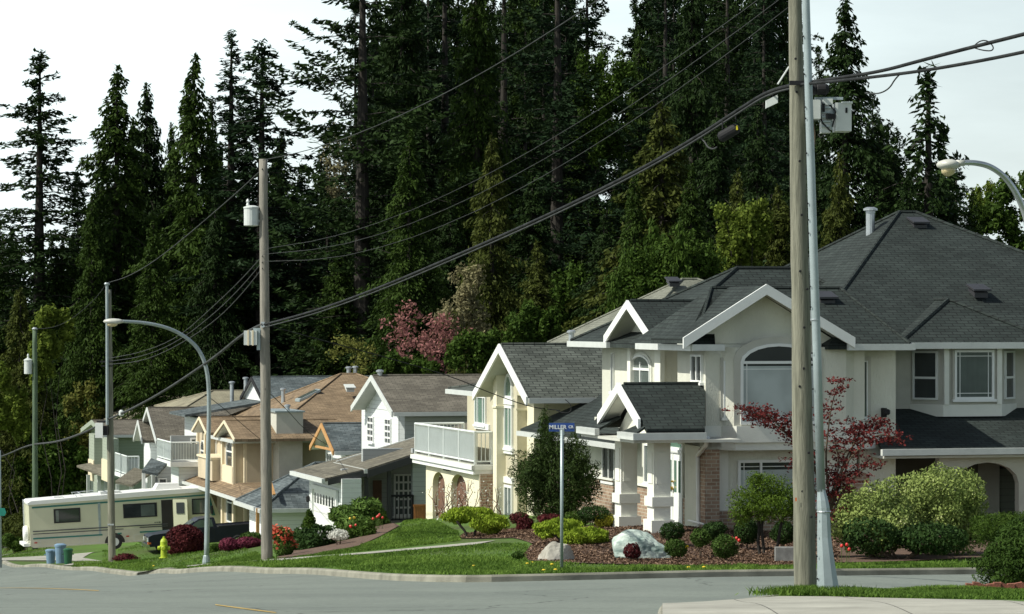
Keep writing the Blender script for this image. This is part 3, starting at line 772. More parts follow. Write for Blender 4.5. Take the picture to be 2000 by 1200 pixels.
caps(h, [((e0, sB - .5, ZE), RL), ((e1, sB - .5, ZE), RR), (RL, RR)], 'shingle_dark', fro, .05)
gg = MB()
gg.box(tB0 - .55, T(1400, sB), sB - .63, sB - .505, ZE - .16, ZE - .0)
gg.box(T(1640, sB), 30.45, sB - .63, sB - .505, ZE - .16, ZE - .0)
gg.box(25.0, 26.2, 78.35, 78.47, ZE - .16, ZE); gg.box(tB0 - .57, tB0 - .455, sB - .5, 78.4, ZE - .165, ZE - .005)
gg.box(24.87, 24.99, 78.4, 79.2, ZE - .17, ZE - .01); gg.box(24.87, 24.99, 82.6, 86.6, ZE - .17, ZE - .01)
h.part('gutter', gg, 'gutter')
# pyramid over the main block
AP0, AP1 = (34.3, 84.1, 3.11), (34.8, 84.1, 3.11)
hip(h, (28.5, 41.8, 77.2 - .8, 91.2, ZE), AP0, AP1, 'shingle_dark', gut=False)
# roof over the entry range, with the side gable
hip(h, (25.0, 33.0, 78.75, 86.6, ZE), (28.75, 82.6, 1.42), (30.6, 82.6, 1.42), 'shingle_dark', gut=False)
s2a, s2b = S(1277, 25.0), S(1187, 25.0); z2p = Z(588, 25.0, (s2a + s2b) / 2)
gable_t(h, 24.95, 28.2, s2a, s2b, ZE + .02, z2p - .13, 'shingle_dark', tw=25.5, wallm='stucco', gut=False)
# small hip on the right
cz = .50
hip(h, (31.0, 35.4, 75.9, 82, ZE + .03), (33.2, 77.9, cz), (33.2, 80.5, cz), 'shingle_dark', gut=False)
g2 = MB().box(30.4, 42.2, 75.76, 75.88, ZE - .15, ZE + .02).box(30.36, 30.48, 73.7, 75.9, ZE - .155, ZE + .01)
h.part('gutter', g2, 'gutter')
h.part('soffit', MB().box(30.5, 41.8, 75.9, 76.9, ZE - .12, ZE - .06), 'soffit')
# right bay with three windows
rb0, rb1 = T(1843, 76.1), T(1953, 76.1)
rl, rr = T(1779, 76.9), T(1985, 76.9)
h.part('wall', MB().extr([(rl, 76.95, -2.3), (rb0, 76.1, -2.3), (rb1, 76.1, -2.3), (rr, 76.95, -2.3)], (0, 0, 1.6)), 'stucco_grey', label='angled bay above the lower roof')
h.part('bay_ledge', MB().extr([(rl - .05, 76.94, -2.62), (rb0 - .03, 76.04, -2.62), (rb1 + .03, 76.04, -2.62), (rr + .05, 76.94, -2.62)], (0, 0, .318)), 'stucco_trim')
h.part('trim', MB().box(rb0 - .02, rb0 + .12, 76.0, 76.1, -2.3, ZE - .1).box(rb1 - .12, rb1 + .02, 76.0, 76.1, -2.3, ZE - .1), 'stucco_trim')
wpx(h, 'F', 76.08, 1863, 1940, 684, 780, glass='glass_mid', grille=True, fw=.06, trim='stucco_grey', tw=.05)
# left and right bay lights sit on the angled faces
def facet_window(h, p0, p1, f0, f1, z0, z1, rows=(.45,)):
    p0 = Vector(p0); p1 = Vector(p1); d = (p1 - p0); L = d.length; d.normalize(); n = Vector((d.y, -d.x))
    P = lambda a, z, q: (p0.x + d.x * a + n.x * q, p0.y + d.y * a + n.y * q, z)
    a0, a1 = L * f0, L * f1; o = [(a0, z0), (a1, z0), (a1, z1), (a0, z1)]; i_ = inset(o, .05)
    dv = (n.x * .06, n.y * .06, 0)
    mb = MB().ring([P(a, z, .002) for a, z in o], [P(a, z, .002) for a, z in i_], dv)
    for q in rows:
        zz = z0 + (z1 - z0) * q; mb.extr([P(a0, zz - .03, .003), P(a1, zz - .03, .003), P(a1, zz + .03, .003), P(a0, zz + .03, .003)], (n.x * .05, n.y * .05, 0))
    w_ = h.part('window', mb, 'white')
    h.part('pane', MB().extr([P(a, z, .0) for a, z in i_], (n.x * .02, n.y * .02, 0)), 'glass_dark', w_)
zt, zb = Z(686, 32, 76.5), Z(781, 32, 76.5)
facet_window(h, (rl, 76.95), (rb0, 76.1), .10, .84, zb, zt)
facet_window(h, (rb1, 76.1), (rr, 76.95), .25, .85, zb, zt)
# lower roof on the right and the recess under it
lr = MB().extr([(29.55, 73.6, -3.48), (44, 73.6, -3.48), (44, 76.9, -2.55), (30.35, 76.9, -2.55)], (0, 0, .12))
lo_ = h.part('roof', lr, 'shingle_dark', label='low roof over the recessed ground floor on the right')
h.part('gutter', MB().box(29.5, 44, 73.46, 73.595, -3.52, -3.36), 'gutter', lo_)
h.part('soffit', MB().box(29.6, 44, 73.62, 76.9, -3.6, -3.54), 'soffit')
h.part('wall', MB().box(30.3, 33.2, 75.9, 76.9, -6.2, -3.6), 'stucco_painted_shade', label='ground floor wall with overhang shade painted into its colour')
h.part('wall', MB().box(29.4, 30.3, 75.0, 76.9, -6.2, -3.6), 'stucco_grey')
ar = []
a0_, a1_ = T(1866, 74.0), T(1990, 74.0)
mA = MB(); zc = -4.25
pts = [(a0_ - .5, 74.0, -3.55), (a0_ - .5, 74.0, -4.3), (a0_, 74.0, -4.3)]
for i in range(9):
    q = math.pi * (1 - i / 8); pts.append(((a0_ + a1_) / 2 + (a1_ - a0_) / 2 * math.cos(q), 74.0, -4.3 + .55 * math.sin(q)))
pts += [(a1_ + 1.2, 74.0, -4.3), (a1_ + 1.2, 74.0, -3.55)]
for i in range(2, len(pts) - 3):
    a, b = pts[i], pts[i + 1]
    mA.extr([a, b, (b[0], 74.0, -3.55), (a[0], 74.0, -3.55)], (0, .25, 0))
mA.box(a0_ - .45, a0_, 74.0, 74.25, -6, -3.55).box(a1_, 44, 74.0, 74.25, -6, -3.55)  # right-hand piece runs on out of view to shut sky light out
h.part('arch', mA, 'stucco_grey')
h.part('wall', MB().box(43.8, 44, 74.25, 76.6, -6.2, -3.6), 'stucco_painted_shade')  # unseen end wall added to keep sky light out of the recess
h.part('wall', MB().box(33.2, 44, 76.6, 76.88, -6.2, -3.6), 'stucco_painted_shade', label='back wall of the recess with shade painted into its colour')
dd = h.part('door', MB().box(T(1952, 76.6), T(1984, 76.6), 76.53, 76.595, -5.65, -4.05), 'siding_green')
h.part('handle', MB().lathe((T(1980, 76.6), 76.45, -4.9), [(.03, 0), (.045, .03), (.03, .06)], 8, 'y'), 'black_trim', dd)
wpx(h, 'F', 75.9, 1698, 1716, 900, 942, glass='glass_dark', fw=.05)
h.part('brick_pillar', MB().box(T(1650, 74.3), T(1692, 74.3), 74.3, 75.0, -6.2, -4.0), 'brick')
h.part('wall_lamp', MB().box(T(1722, 74.5), T(1728, 74.5), 74.35, 74.55, Z(815, 30, 74.5), Z(797, 30, 74.5)).lathe((T(1732, 74.2), 74.2, Z(810, 30, 74.5)), [(.05, 0), (.09, .03), (.09, .12), (.04, .15)], 10), 'utility_dark')
# lower front: brick pillar, window, wainscot
tp0, tp1 = T(1370, sB - .12), T(1408, sB - .12)
h.part('brick_pillar', MB().box(tB0 - .02, tp1, sB - .02, sB + .5, -6.2, -3.34), 'brick')
h.part('brick_wall', MB().box(tp1, 29.25, sB + .25, sB + .5, -6.2, -4.92), 'brick')
h.part('wall', MB().box(tp1, T(1430, sB), sB + .3, sB + .5, -4.92, -3.34).box(T(1608, sB), 29.2, sB + .3, sB + .5, -4.92, -3.34), 'stucco_trim')
wpx(h, 'F', sB + .45, 1440, 1606, 898, 995, glass='glass_dark', cols=(.27,), fw=.07, grille=True, blind=.8)
# door on the side wall
dm = MB(); tD = 25.3
s0d, s1d = S(1337, tD), S(1300, tD); z0d = -5.55; z1d = Z(884, tD, (s0d + s1d) / 2)
dm.box(tD - .06, tD - .002, s0d, s1d, z0d, z1d)
sm_ = (s0d + s1d) / 2
dm.box(tD - .1, tD - .06, s0d - .08, s0d + .02, z0d, z1d + .08).box(tD - .1, tD - .06, s1d - .02, s1d + .08, z0d, z1d + .08).box(tD - .1, tD - .06, s0d, s1d, z1d, z1d + .08).box(tD - .075, tD - .06, sm_ - .03, sm_ + .03, z0d, z1d)
do = h.part('door', dm, 'white')
gl = MB()
for a, b in ((.08, .2), (.3, .42), (.56, .68), (.8, .92)): gl.box(tD - .07, tD - .058, s0d + (s1d - s0d) * a, s0d + (s1d - s0d) * b, z0d + .95, z1d - .2)
h.part('pane', gl, 'glass_green', do)
h.part('handle', MB().lathe((tD - .12, sm_ - .07, z0d + 1.0), [(.03, 0), (.05, .02), (.05, .06), (.02, .09)], 8).lathe((tD - .1, sm_ - .07, z0d + 1.2), [(.03, 0), (.04, .03), (.02, .05)], 8).lathe((tD - .12, sm_ + .07, z0d + 1.0), [(.03, 0), (.05, .02), (.05, .06), (.02, .09)], 8), 'brass', do)
window(h, 'L', tD, s0d - .0, s1d, Z(877, tD, sm_), Z(852, tD, sm_), glass='glass_green', fw=.05, nm='transom')
h.part('brick_wall', MB().box(25.22, 25.299, 76.3, s0d - .1, -6.2, -4.72).box(25.22, 25.299, s1d + .1, 90.8, -6.2, Z(947, 25.2, 81)), 'brick')
h.part('trim', MB().box(25.16, 25.22, s1d + .1, 90.8, Z(947, 25.2, 81), Z(943, 25.2, 81)), 'stucco_trim')
wpx(h, 'L', 25.3, 1180, 1204, 868, 941, glass='glass_dark', cols=(.5,), fw=.06)
wpx(h, 'L', 25.3, 1262, 1270, 868, 944, glass='glass_mid', fw=.04)
# upper side: arched window, slit window and pilasters
wpx(h, 'L', 25.5, 1234, 1273, 693, 752, glass='glass_mid', arch=.36, cols=(.5,), rows=(.52,), fw=.06, trim='stucco_trim', tw=.07)
h.part('trim', MB().box(25.38, 25.5, 79.22, 79.75, -2.86, ZE).box(25.36, 25.5, 81.9, 82.2, -2.86, ZE), 'stucco_trim')
wpx(h, 'L', 25.5, 1197, 1201, 690, 765, glass='glass_dark', fw=.02)
# lower left wing roof
wr = MB().extr([(24.7, 80.6, -3.5), (25.35, 80.6, -3.15), (25.35, 85.1, -3.15), (27.6, 85.1, -1.95), (27.6, 88.6, -1.95), (24.7, 91.2, -3.5)], (0, 0, .1))
wo2 = h.part('roof', wr, 'shingle_dark', label='narrow skirt roof over the left wing')
h.part('gutter', MB().box(24.57, 24.697, 80.5, 91.2, -3.6, -3.46), 'gutter', wo2)
# porch: gable roof, columns
spa, spb = S(1252, 22.8), S(1172, 22.8); spm = (spa + spb) / 2; zpp = Z(750, 22.8, spm) - .13; zpe = Z(826, 22.8, spm)
pr = MB()
zf = -2.86
k_ = (zpp - zf) / (spm - 72.4)
pr.extr([(22.85, 72.4, zf), (T(1377, 72.4), 72.4, zf), (T(1377, 74.15), 74.15, zf + k_ * 1.75), (T(1377, 74.15), spm, zpp), (22.85, spm, zpp)], (0, 0, .12))
pr.extr([(22.85, spm, zpp), (25.3, spm, zpp), (25.3, 77.1, zf), (22.85, 77.1, zf)], (0, 0, .12))
po = h.part('roof', pr, 'shingle_dark', label='gabled porch roof')
caps(h, [((22.9, spm, zpp + .12), (T(1377, spm), spm, zpp + .12))], 'shingle_dark', po, .05)
pb = MB()
pb.extr([(22.79, spa, zpe - .1), (22.79, spm, zpp - .1), (22.79, spm, zpp + .16), (22.79, spa, zpe + .15)], (-.07, 0, 0))
pb.extr([(22.79, spb, zpe - .1), (22.79, spm + .001, zpp - .1), (22.79, spm + .001, zpp + .16), (22.79, spb, zpe + .15)], (-.07, 0, 0))
h.part('bargeboard', pb, 'white', po)
pe_ = MB().extr([(22.86, spa, zpe - .022), (23.25, spa, zpe - .022), (23.25, spm, zpp - .022), (22.86, spm, zpp - .022)], (0, 0, .018)).extr([(22.86, spm + .002, zpp - .022), (23.25, spm + .002, zpp - .022), (23.25, spb, zpe - .022), (22.86, spb, zpe - .022)], (0, 0, .018))
h.part('eave_lining', pe_, 'soffit', po)
h.part('gable_wall', MB().extr([(23.25, spa + .1, -2.95), (23.25, spb - .1, -2.95), (23.25, spm, zpp - .03)], (.15, 0, 0)), 'stucco', po)
# eave returns at the foot of the gable
er = MB()
er.extr([(22.55, 72.3, zf - .02), (22.55, spa + .75, zf - .02), (23.2, spa + .55, zf + .28), (23.2, 72.9, zf + .28)], (0, 0, .06))
er.extr([(22.55, spb - .75, zf - .02), (22.55, 77.2, zf - .02), (23.2, 76.9, zf + .28), (23.2, spb - .55, zf + .28)], (0, 0, .06))
h.part('roof', er, 'shingle_dark', label='little eave returns of the porch')
h.part('gutter', MB().box(22.42, T(1377, 72.3), 72.16, 72.28, zf - .14, zf + .03).box(22.42, 22.54, 72.28, spa + .8, zf - .14, zf + .03).box(22.42, 22.54, spb - .8, 77.2, zf - .14, zf + .03), 'gutter', po)
h.part('soffit', MB().box(22.5, 25.3, 72.35, 77.0, zf - .22, zf - .15), 'soffit', po)
for px in (1277, 1213):
    s0c = S(px, 23.3); cg = gz(*W(23.5, s0c + .3).xy) + .1
    cb = MB().box(23.3, 23.74, s0c, s0c + .55, cg, zf - .2)
    cb.box(23.22, 23.82, s0c - .08, s0c + .63, cg, cg + .34).box(23.24, 23.8, s0c - .06, s0c + .61, cg + .68, cg + .92)
    cb.box(23.36, 23.68, s0c - .02, s0c + .02, cg + 1.25, zf - .5).box(23.28, 23.31, s0c + .1, s0c + .45, cg + 1.25, zf - .5)
    h.part('column', cb, 'stucco_trim')
# downspout
h.part('downspout', MB().tube([(24.5, 72.6, zf - .1), (24.5, 72.75, zf - .3), (24.9, 74.6, zf - .65), (24.92, 74.6, -5.3)], .055, 8).tube([(24.85, 75.2, -5.2), (24.85, 74.0, -5.22)], .03, 6), 'white')
pipe(h, T(1700, 84), 84, Z(470, T(1700, 84), 84), Z(405, T(1700, 84), 84), .13)
roofvent(h, T(1793, 83.3), 83.3, 2.72)
roofvent(h, T(1911, 78.9), 78.9, .72)
roofvent(h, T(1612, 75.9), 75.9, .48)
h.part('step', MB().box(24.2, 25.3, 76.4, 80, -5.85, -5.56), 'concrete')

# ======================= roof of the house behind =======================
h = House('house', 'house with faded sage hip roof showing behind the dark roofs of the corner house', 37, 113, -7)
ze = Z(670, 33.1, 118)
tl_, tp_ = T(1070, 118), T(1333, 113)
h.part('wall', MB().box(tl_ + .6, 43, 108.6, 117.4, -9, ze), 'stucco_grey')
hip(h, (tl_, 43.6, 108, 118, ze), (tp_, 113, Z(546, tp_, 113)), (tp_ + .6, 113, Z(546, tp_, 113)), 'shingle_sage')
pipe(h, T(1116, 113), 113, Z(672, T(1116, 113), 113), Z(645, T(1116, 113), 113), .11)
roofvent(h, T(1318, 112), 112.2, Z(553, tp_, 112))

# ======================= H2: cream house with the white balcony =======================
h = House('cream_house', 'cream stucco house with steep gable, arched tall window and white balcony over garage arches', 26, 98, -6.6)
t0 = 24.4
sP, sN, sF = S(977, t0), S(1030, t0), S(927, t0)
zp, zn = Z(673, t0, sP), Z(785, t0, sN)
tw = 25.2
s1 = 94.2; tA, tW = T(970, s1), T(988, s1); s2 = S(1010, tW); tN = T(1031, s2); s3 = S(1044, tN)
h.part('wall', MB().box(tN, 38, s3, s2, -7.2, zn + .1), 'cream', label='shaded side wall')
h.part('wall', MB().box(tW, 38, s2, s1, -7.2, zn + .6).box(26.5, 38, s1, 105, -7.2, -2.6), 'cream')
h.part('pilaster', MB().box(tN - .03, tN + .3, s3 - .03, s2 - .003, -7.2, zn + .1), 'cream_trim')
gable_t(h, t0, 38, sN, sF, zn, zp - .13, 'shingle_green', tw=tW + .01, wallm='cream', barge='white', bw=.26)
h.part('pier', MB().box(tA, tW + .5, s1, S(963, tA), -7.2, Z(708, tA, s1)), 'cream_trim')
wpx(h, 'L', tW, 988, 1003, 730, 779, glass='glass_green', arch=.6, fw=.09)
wpx(h, 'L', tW, 988, 1003, 792, 876, glass='glass_green', cols=(.45,), fw=.09)
wpx(h, 'L', tW, 988, 1003, 948, 1012, glass='glass_mid', cols=(.5,), fw=.08)
h.part('trim', MB().box(tW - .08, tW, S(1005, tW), S(987, tW), Z(792, tW, 92.8), Z(780, tW, 92.8)).box(tW - .08, tW, S(1005, tW), S(987, tW), Z(889, tW, 92.8), Z(877, tW, 92.8)).box(tW - .08, tW, S(1005, tW), S(987, tW), Z(947, tW, 92.8), Z(935, tW, 92.8)), 'white')
h.part('trim', MB().box(tA - .04, tA + .4, s1 - .04, s1 + .45, Z(797, tA, s1), Z(793, tA, s1)), 'cream_trim')
h.part('trim', MB().box(tW - .04, tN + .3, s2 - .04, s2 + .0, Z(802, tN, s2), Z(798, tN, s2)), 'cream_trim')
h.part('wall', MB().box(tw, tw + .56, s1 + .3, S(963, tw), -7.2, zn + .6), 'cream')
h.part('wall', MB().box(tw + .05, tw + .56, S(965, tw), S(925, tw), -4.7, Z(762, tw, 96)), 'cream', label='sunny wall beside the balcony')
wpx(h, 'L', tw + .05, 930, 951, 773, 830, glass='glass_green', cols=(.25, .75), fw=.07)
h.part('trim', MB().box(tw - .02, tw + .05, S(955, tw), S(927, tw), Z(843, tw, 96), Z(832, tw, 96)), 'white')
# second roof plane and eave on the left
t5 = 25.5
se0, se1 = S(934, t5), S(878, t5); zz = Z(762, t5, (se0 + se1) / 2)
hip(h, (t5, 38, 95.2, S(876, t5), zz), (t5 + 4.3, 100, Z(722, t5 + 4.3, 100)), (34, 100, Z(722, t5 + 4.3, 100)), 'shingle_green')
gable_t(h, 25.1, 33, sN + .9, sF + 1.2, zn + .1, zp - .35, 'shingle_green', barge='white', gut=False, cap=False)
# balcony
tb = 24.6; sb0, sb1 = S(926, tb), S(808, tb)
zf_ = Z(908, tb, sb0); 
bo = h.part('balcony', MB().box(tb, 26.5, sb0, sb1, zf_ - .08, zf_), 'deck')
h.part('fascia', MB().box(tb - .1, tb, sb0 - .1, sb1 + .1, zf_ - .17, zf_ - .03).box(tb - .04, tb + .1, sb0 - .05, sb1 + .05, zf_ - .32, zf_ - .17).box(tb - .1, tw + .1, sb0 - .1, sb0, zf_ - .17, zf_ - .03).box(tb, tw + .1, sb0 - .06, sb0, zf_ - .32, zf_ - .17), 'white', bo)
def railing(h, parent, pts, z, hgt_=1.05, n=5, m='rail', glass='rail_glass'):
    rm = MB(); gmx = MB()
    for (a, b) in zip(pts[:-1], pts[1:]):
        a = Vector(a); b = Vector(b); k = max(1, round((b - a).length / 2.1))
        rm.tube([(a.x, a.y, z + hgt_), (b.x, b.y, z + hgt_)], .045, 6); rm.tube([(a.x, a.y, z + .1), (b.x, b.y, z + .1)], .03, 6)
        for i in range(k + 1):
            p = a.lerp(b, i / k); rm.box(p.x - .035, p.x + .035, p.y - .035, p.y + .035, z, z + hgt_ + .02)
        L = (b - a).length; m_ = int(L / .13)
        for i in range(m_):
            p = a.lerp(b, (i + .5) / m_); gmx.box(p.x - .012, p.x + .012, p.y - .012, p.y + .012, z + .1, z + hgt_)
    o = h.part('railing', rm, m, parent); h.part('balusters', gmx, m, parent)
    return o
railing(h, bo, [(tb + .05, sb0 + .05), (tb + .05, sb1 - .05)], zf_, n=4)
railing(h, bo, [(tw, sb0 + .06), (tb + .05, sb0 + .06)], zf_)
railing(h, bo, [(tb + .05, sb1 - .06), (26.4, sb1 - .06)], zf_)
# frosted panels of the balcony front
pg = MB().box(tb + .07, tb + .085, sb0 + .2, sb1 - .2, zf_ + .16, zf_ + .98)
h.part('panel', pg, 'rail_glass', bo)
# garage arches under the balcony
ta_ = 24.75; aw = MB(); zt_ = zf_ - .3
def arcade(mb, t, s_a, s_b, arcs, zb_, zt2, th=.35):
    """wall with arched openings; arcs = [(s0,s1,ztop,rise)]"""
    cur = s_a
    for a, b, ztop, rise in arcs:
        mb.box(t, t + th, cur, a, zb_, zt2)
        n = 10; prev = None
        for i in range(n + 1):
            q = math.pi * i / n; s_ = (a + b) / 2 - (b - a) / 2 * math.cos(q); z_ = ztop - rise + rise * math.sin(q)
            if prev: mb.extr([(t, prev[0], prev[1]), (t, s_, z_), (t, s_, zt2), (t, prev[0], zt2)], (th, 0, 0))
            prev = (s_, z_)
        cur = b
    mb.box(t, t + th, cur, s_b, zb_, zt2)
A1 = (S(911, ta_), S(881, ta_)); A2 = (S(869, ta_), S(845, ta_))
arcade(aw, ta_, sb0 - .1, S(832, ta_), [(A1[0], A1[1], Z(930, ta_, A1[0]), .45), (A2[0], A2[1], Z(925, ta_, A2[0]), .45)], -7.4, zt_)
h.part('arcade', aw, 'cream_trim')
h.part('wall', MB().box(ta_ + .02, 26.4, sb0 - .16, sb0 - .11, -7.4, zt_), 'brick', label='shaded brownish wall under the balcony end')
for a in (A1, A2): h.part('garage_door', MB().box(ta_ + .2, ta_ + .3, a[0] - .3, a[1] + .3, -7.4, zt_), 'brown_door')
h.part('wall_lamp', MB().box(ta_ - .12, ta_ - .002, S(880, ta_), S(872, ta_), Z(921, ta_, 100), Z(911, ta_, 100)), 'utility_dark')
roofvent(h, T(1052, 92.6), 92.6, zp - .5)

# ======================= H3: grey and white gabled house =======================
h = House('gabled_house', 'grey sided house with bright white gable, shingled porch roofs and low white garage', 24, 115, -8.5)
t0, tw = 27.4, 28.0
sP, sN, sF = S(726, t0), S(767, t0), S(688, t0)
zp, zn = Z(734, t0, sP), Z(811, t0, sN)
h.part('wall', MB().box(tw, 40, sN + .45, sF - .5, -9.5, zn + .1), 'siding_grey', label='grey side wall')
wf = MB().box(tw - .04, tw - .001, S(780, tw), S(745, tw), -5.6, zn + .1).box(tw - .04, tw - .001, S(745, tw), S(708, tw), -5.6, zn + .1)
h.part('wall', wf, 'siding_white', label='sunlit white gable front')
gable_t(h, t0, 41, sN, sF, zn, zp - .13, 'shingle_brown', tw=tw - .04, wallm='siding_white', barge='greywhite')
wpx(h, 'L', tw - .04, 720, 731, 814, 864, glass='glass_dark', cols=(.5,), rows=(.25, .5, .75), fw=.05)
wpx(h, 'L', tw - .04, 754, 765, 818, 868, glass='glass_dark', cols=(.5,), rows=(.25, .5, .75), fw=.05)
pipe(h, T(742, sP), sP, zp, zp + .25, .1)
# stepped lower roofs
e1 = 22.9; a0, a1 = S(635, e1), S(572, e1); ze1 = Z(941, e1, a0)
k1 = .215
slab(h, [(e1, a0, ze1), (28.0, a0, ze1 + k1 * 5.1), (28.0, a1 + 1.5, ze1 + k1 * 5.1), (e1, a1, ze1)], 'shingle_taupe')
h.part('gutter', MB().box(e1 - .13, e1 - .003, a0, a1, ze1 - .06, ze1 + .1), 'greywhite')
h.part('bargeboard', MB().extr([(e1 + .1, a0 - .002, ze1 - .14), (25.5, a0 - .002, ze1 - .14 + k1 * 2.5), (25.5, a0 - .002, ze1 + .1 + k1 * 2.5), (e1 + .1, a0 - .002, ze1 + .1)], (0, -.06, 0)), 'black_trim')
e2 = 24.5; b0, b1 = S(718, e2), S(657, e2); ze2 = Z(922, e2, b0); tR = T(926, b0); zR = Z(854, tR, b0)
k2 = (zR - ze2) / (tR - e2)
slab(h, [(e2, b0, ze2), (tR + 2, b0, zR + 2 * k2), (tR + 2, b1 - 1.6, zR + 2 * k2), (28.0, b1 - .6, ze2 + k2 * 3.5), (e2, b1, ze2)], 'shingle_taupe')
h.part('gutter', MB().box(e2 - .13, e2 - .003, b0, b1, ze2 - .06, ze2 + .1), 'greywhite')
h.part('bargeboard', MB().extr([(e2, b0 - .002, ze2 - .22), (tR + 2, b0 - .002, zR + 2 * k2 - .22), (tR + 2, b0 - .002, zR + 2 * k2 + .06), (e2, b0 - .002, ze2 + .06)], (0, -.07, 0)), 'black_trim')
h.part('trim', MB().extr([(e2, b1 + .002, ze2 + .1), (28.0, b1 - .598, ze2 + k2 * 3.5 + .1), (28.0, b1 - .598, ze2 + k2 * 3.5 + .15), (e2, b1 + .002, ze2 + .15)], (0, .08, 0)), 'greywhite')
# garage volume
gt = 23.5; g0, g1 = S(668, gt), S(604, gt)
zg0 = -9.3
h.part('wall', MB().box(gt, T(706, g0), g0, g1, zg0, ze1 + .1), 'siding_white', label='garage front and side')
d0, d1 = S(659, gt), S(614, gt); dz = Z(967, gt, d0)
gd = h.part('garage_door', MB().box(gt - .02, gt - .003, d0, d1, zg0, dz), 'garage_door')
h.part('trim', MB().box(gt - .1, gt - .02, d1, d1 + .22, zg0, dz + .18).box(gt - .1, gt - .02, d0 - .22, d0, zg0, dz + .18).box(gt - .1, gt - .02, d0, d1, dz, dz + .18), 'white', gd)
gl = MB(); n = 8
for i in range(n):
    a = d0 + (d1 - d0) * (i + .2) / n; b = d0 + (d1 - d0) * (i + .8) / n
    gl.poly([(gt - .026, b, dz - .52), (gt - .026, a, dz - .52), (gt - .026, a, dz - .2), (gt - .026, (a + b) / 2, dz - .12), (gt - .026, b, dz - .2)])
h.part('pane', gl, 'glass_dark', gd)
# porch recess
ps = b0 + 1.6
h.part('wall', MB().box(T(668, ps), T(722, ps), ps, ps + .3, -9.3, -5.7), 'siding_grey', label='siding beside the porch')
h.part('wall', MB().box(T(722, ps), T(812, ps + 1.2), ps + 1.2, ps + 1.5, -9.3, -5.0), 'siding_grey')
h.part('wall', MB().box(T(806, b0 + .3), T(840, b0 + .3) + 3, b0 + .3, b0 + .6, -9.3, -4.9), 'siding_grey', label='siding next to the orange fence')
h.part('wreath', MB().lathe((T(693, ps), ps - .12, Z(951, 25, ps)), [(.12, 0), (.26, .02), (.28, .08), (.12, .1)], 14, 'y'), 'twig')
for px in (716, 760): h.part('post', MB().box(T(px, b0 + .25) - .07, T(px, b0 + .25) + .07, b0 + .2, b0 + .34, -8.6, ze2 + .0), 'black_trim')
ws = ps + 1.2
wpx(h, 'F', ws, 769, 806, 926, 1008, glass='glass_mid', cols=(.25, .5, .75), rows=(.2, .4, .6, .8), fw=.07)
h.part('door', MB().box(T(728, ws), T(745, ws), ws - .05, ws - .003, Z(1018, 26, ws), Z(938, 26, ws)), 'brown_door')
zf3 = Z(1024, 26, b0)
railing(h, None, [(T(762, b0 + .3), b0 + .3), (T(806, b0 + .3), b0 + .3)], zf3 + .05, 1.0, m='utility_dark')
h.part('floor_slab', MB().box(T(716, b0), T(806, b0), b0 + .1, ws, -9, zf3), 'concrete')
h.part('wall_lamp', MB().lathe((gt - .12, g1 - .35, Z(980, gt, g1)), [(.04, 0), (.08, .05), (.08, .2), (.03, .26)], 8), 'utility_dark')
o = h  # orange fence is its own thing
f = House('fence_panel', 'short orange cedar fence panel between the grey house and the cream arches', T(808, b0 - .3), b0 - .3, Z(1022, 27, b0), 'fence')
fm = MB(); x0, x1 = T(808, b0 - .3), T(833, b0 - .3); nb = 5
for i in range(nb): fm.box(x0 + (x1 - x0) * (i + .04) / nb, x0 + (x1 - x0) * (i + .96) / nb, b0 - .33, b0 - .3, Z(1022, 27, b0), Z(985, 27, b0))
f.part('boards', fm, 'cedar_fence'); f.part('rail', MB().box(x0 - .03, x1 + .03, b0 - .36, b0 - .33, Z(988, 27, b0), Z(984, 27, b0)), 'cedar_fence')

# ======================= H4: small house with slate-blue roofs =======================
h = House('slate_roofed_house', 'pale house with slate blue shingles, orange trimmed small gable and hipped garage', 26, 130, -10)
t0 = 27
sP, sN, sF = S(629, t0), S(652, t0), S(607, t0); zp, zn = Z(828, t0, sP), Z(882, t0, (sN + sF) / 2)
h.part('wall', MB().box(27.6, 40, sN + .4, sF - .4, -11, zn), 'siding_white')
gable_t(h, t0, 40, sN, sF, zn, zp - .12, 'shingle_blue', tw=27.6, wallm='siding_white', barge='orange_trim', bw=.2)
wpx(h, 'L', 27.6, 640, 650, 884, 912, glass='glass_dark', cols=(.5,), fw=.06)
window(h, 'L', 27.6, sP - .45, sP + .45, zn + .1, zn + .75, glass='glass_mid', arch=.6, fw=.05)
h.part('trim', MB().box(27.05, 27.12, sN + .5, sF - .5, zn + .1, zn + .2), 'orange_trim')
e = 22.3; g0, g1 = S(512, e), S(461, e); zg = Z(994, e, g0); zr = Z(904, 26, (g0 + g1) / 2)
h.part('wall', MB().box(e + .5, 30, g0 + .5, g1 - .4, -11.2, zg), 'siding_white')
hip(h, (e, 31.5, g0, g1, zg), (e + 2.8, (g0 + g1) / 2, zr), (30, (g0 + g1) / 2, zr), 'shingle_blue')
q = g0 + 1.3; qt = T(533, q)
gm_ = MB().extr([(qt - .1, q - 1.0, Z(965, qt, q)), (qt - .1, q, Z(938, qt, q)), (qt - .1, q, Z(933, qt, q)), (qt - .1, q - 1.15, Z(962, qt, q))], (-.1, 0, 0))
h.part('bargeboard', gm_, 'orange_trim')
h.part('downspout', MB().box(T(500, g0 + .45), T(506, g0 + .45), g0 + .38, g0 + .48, -11, zg), 'orange_trim')
d_ = h.part('door', MB().box(e + .44, e + .497, g0 + .9, g0 + 2.0, -10.6, -8.5), 'dark_void')

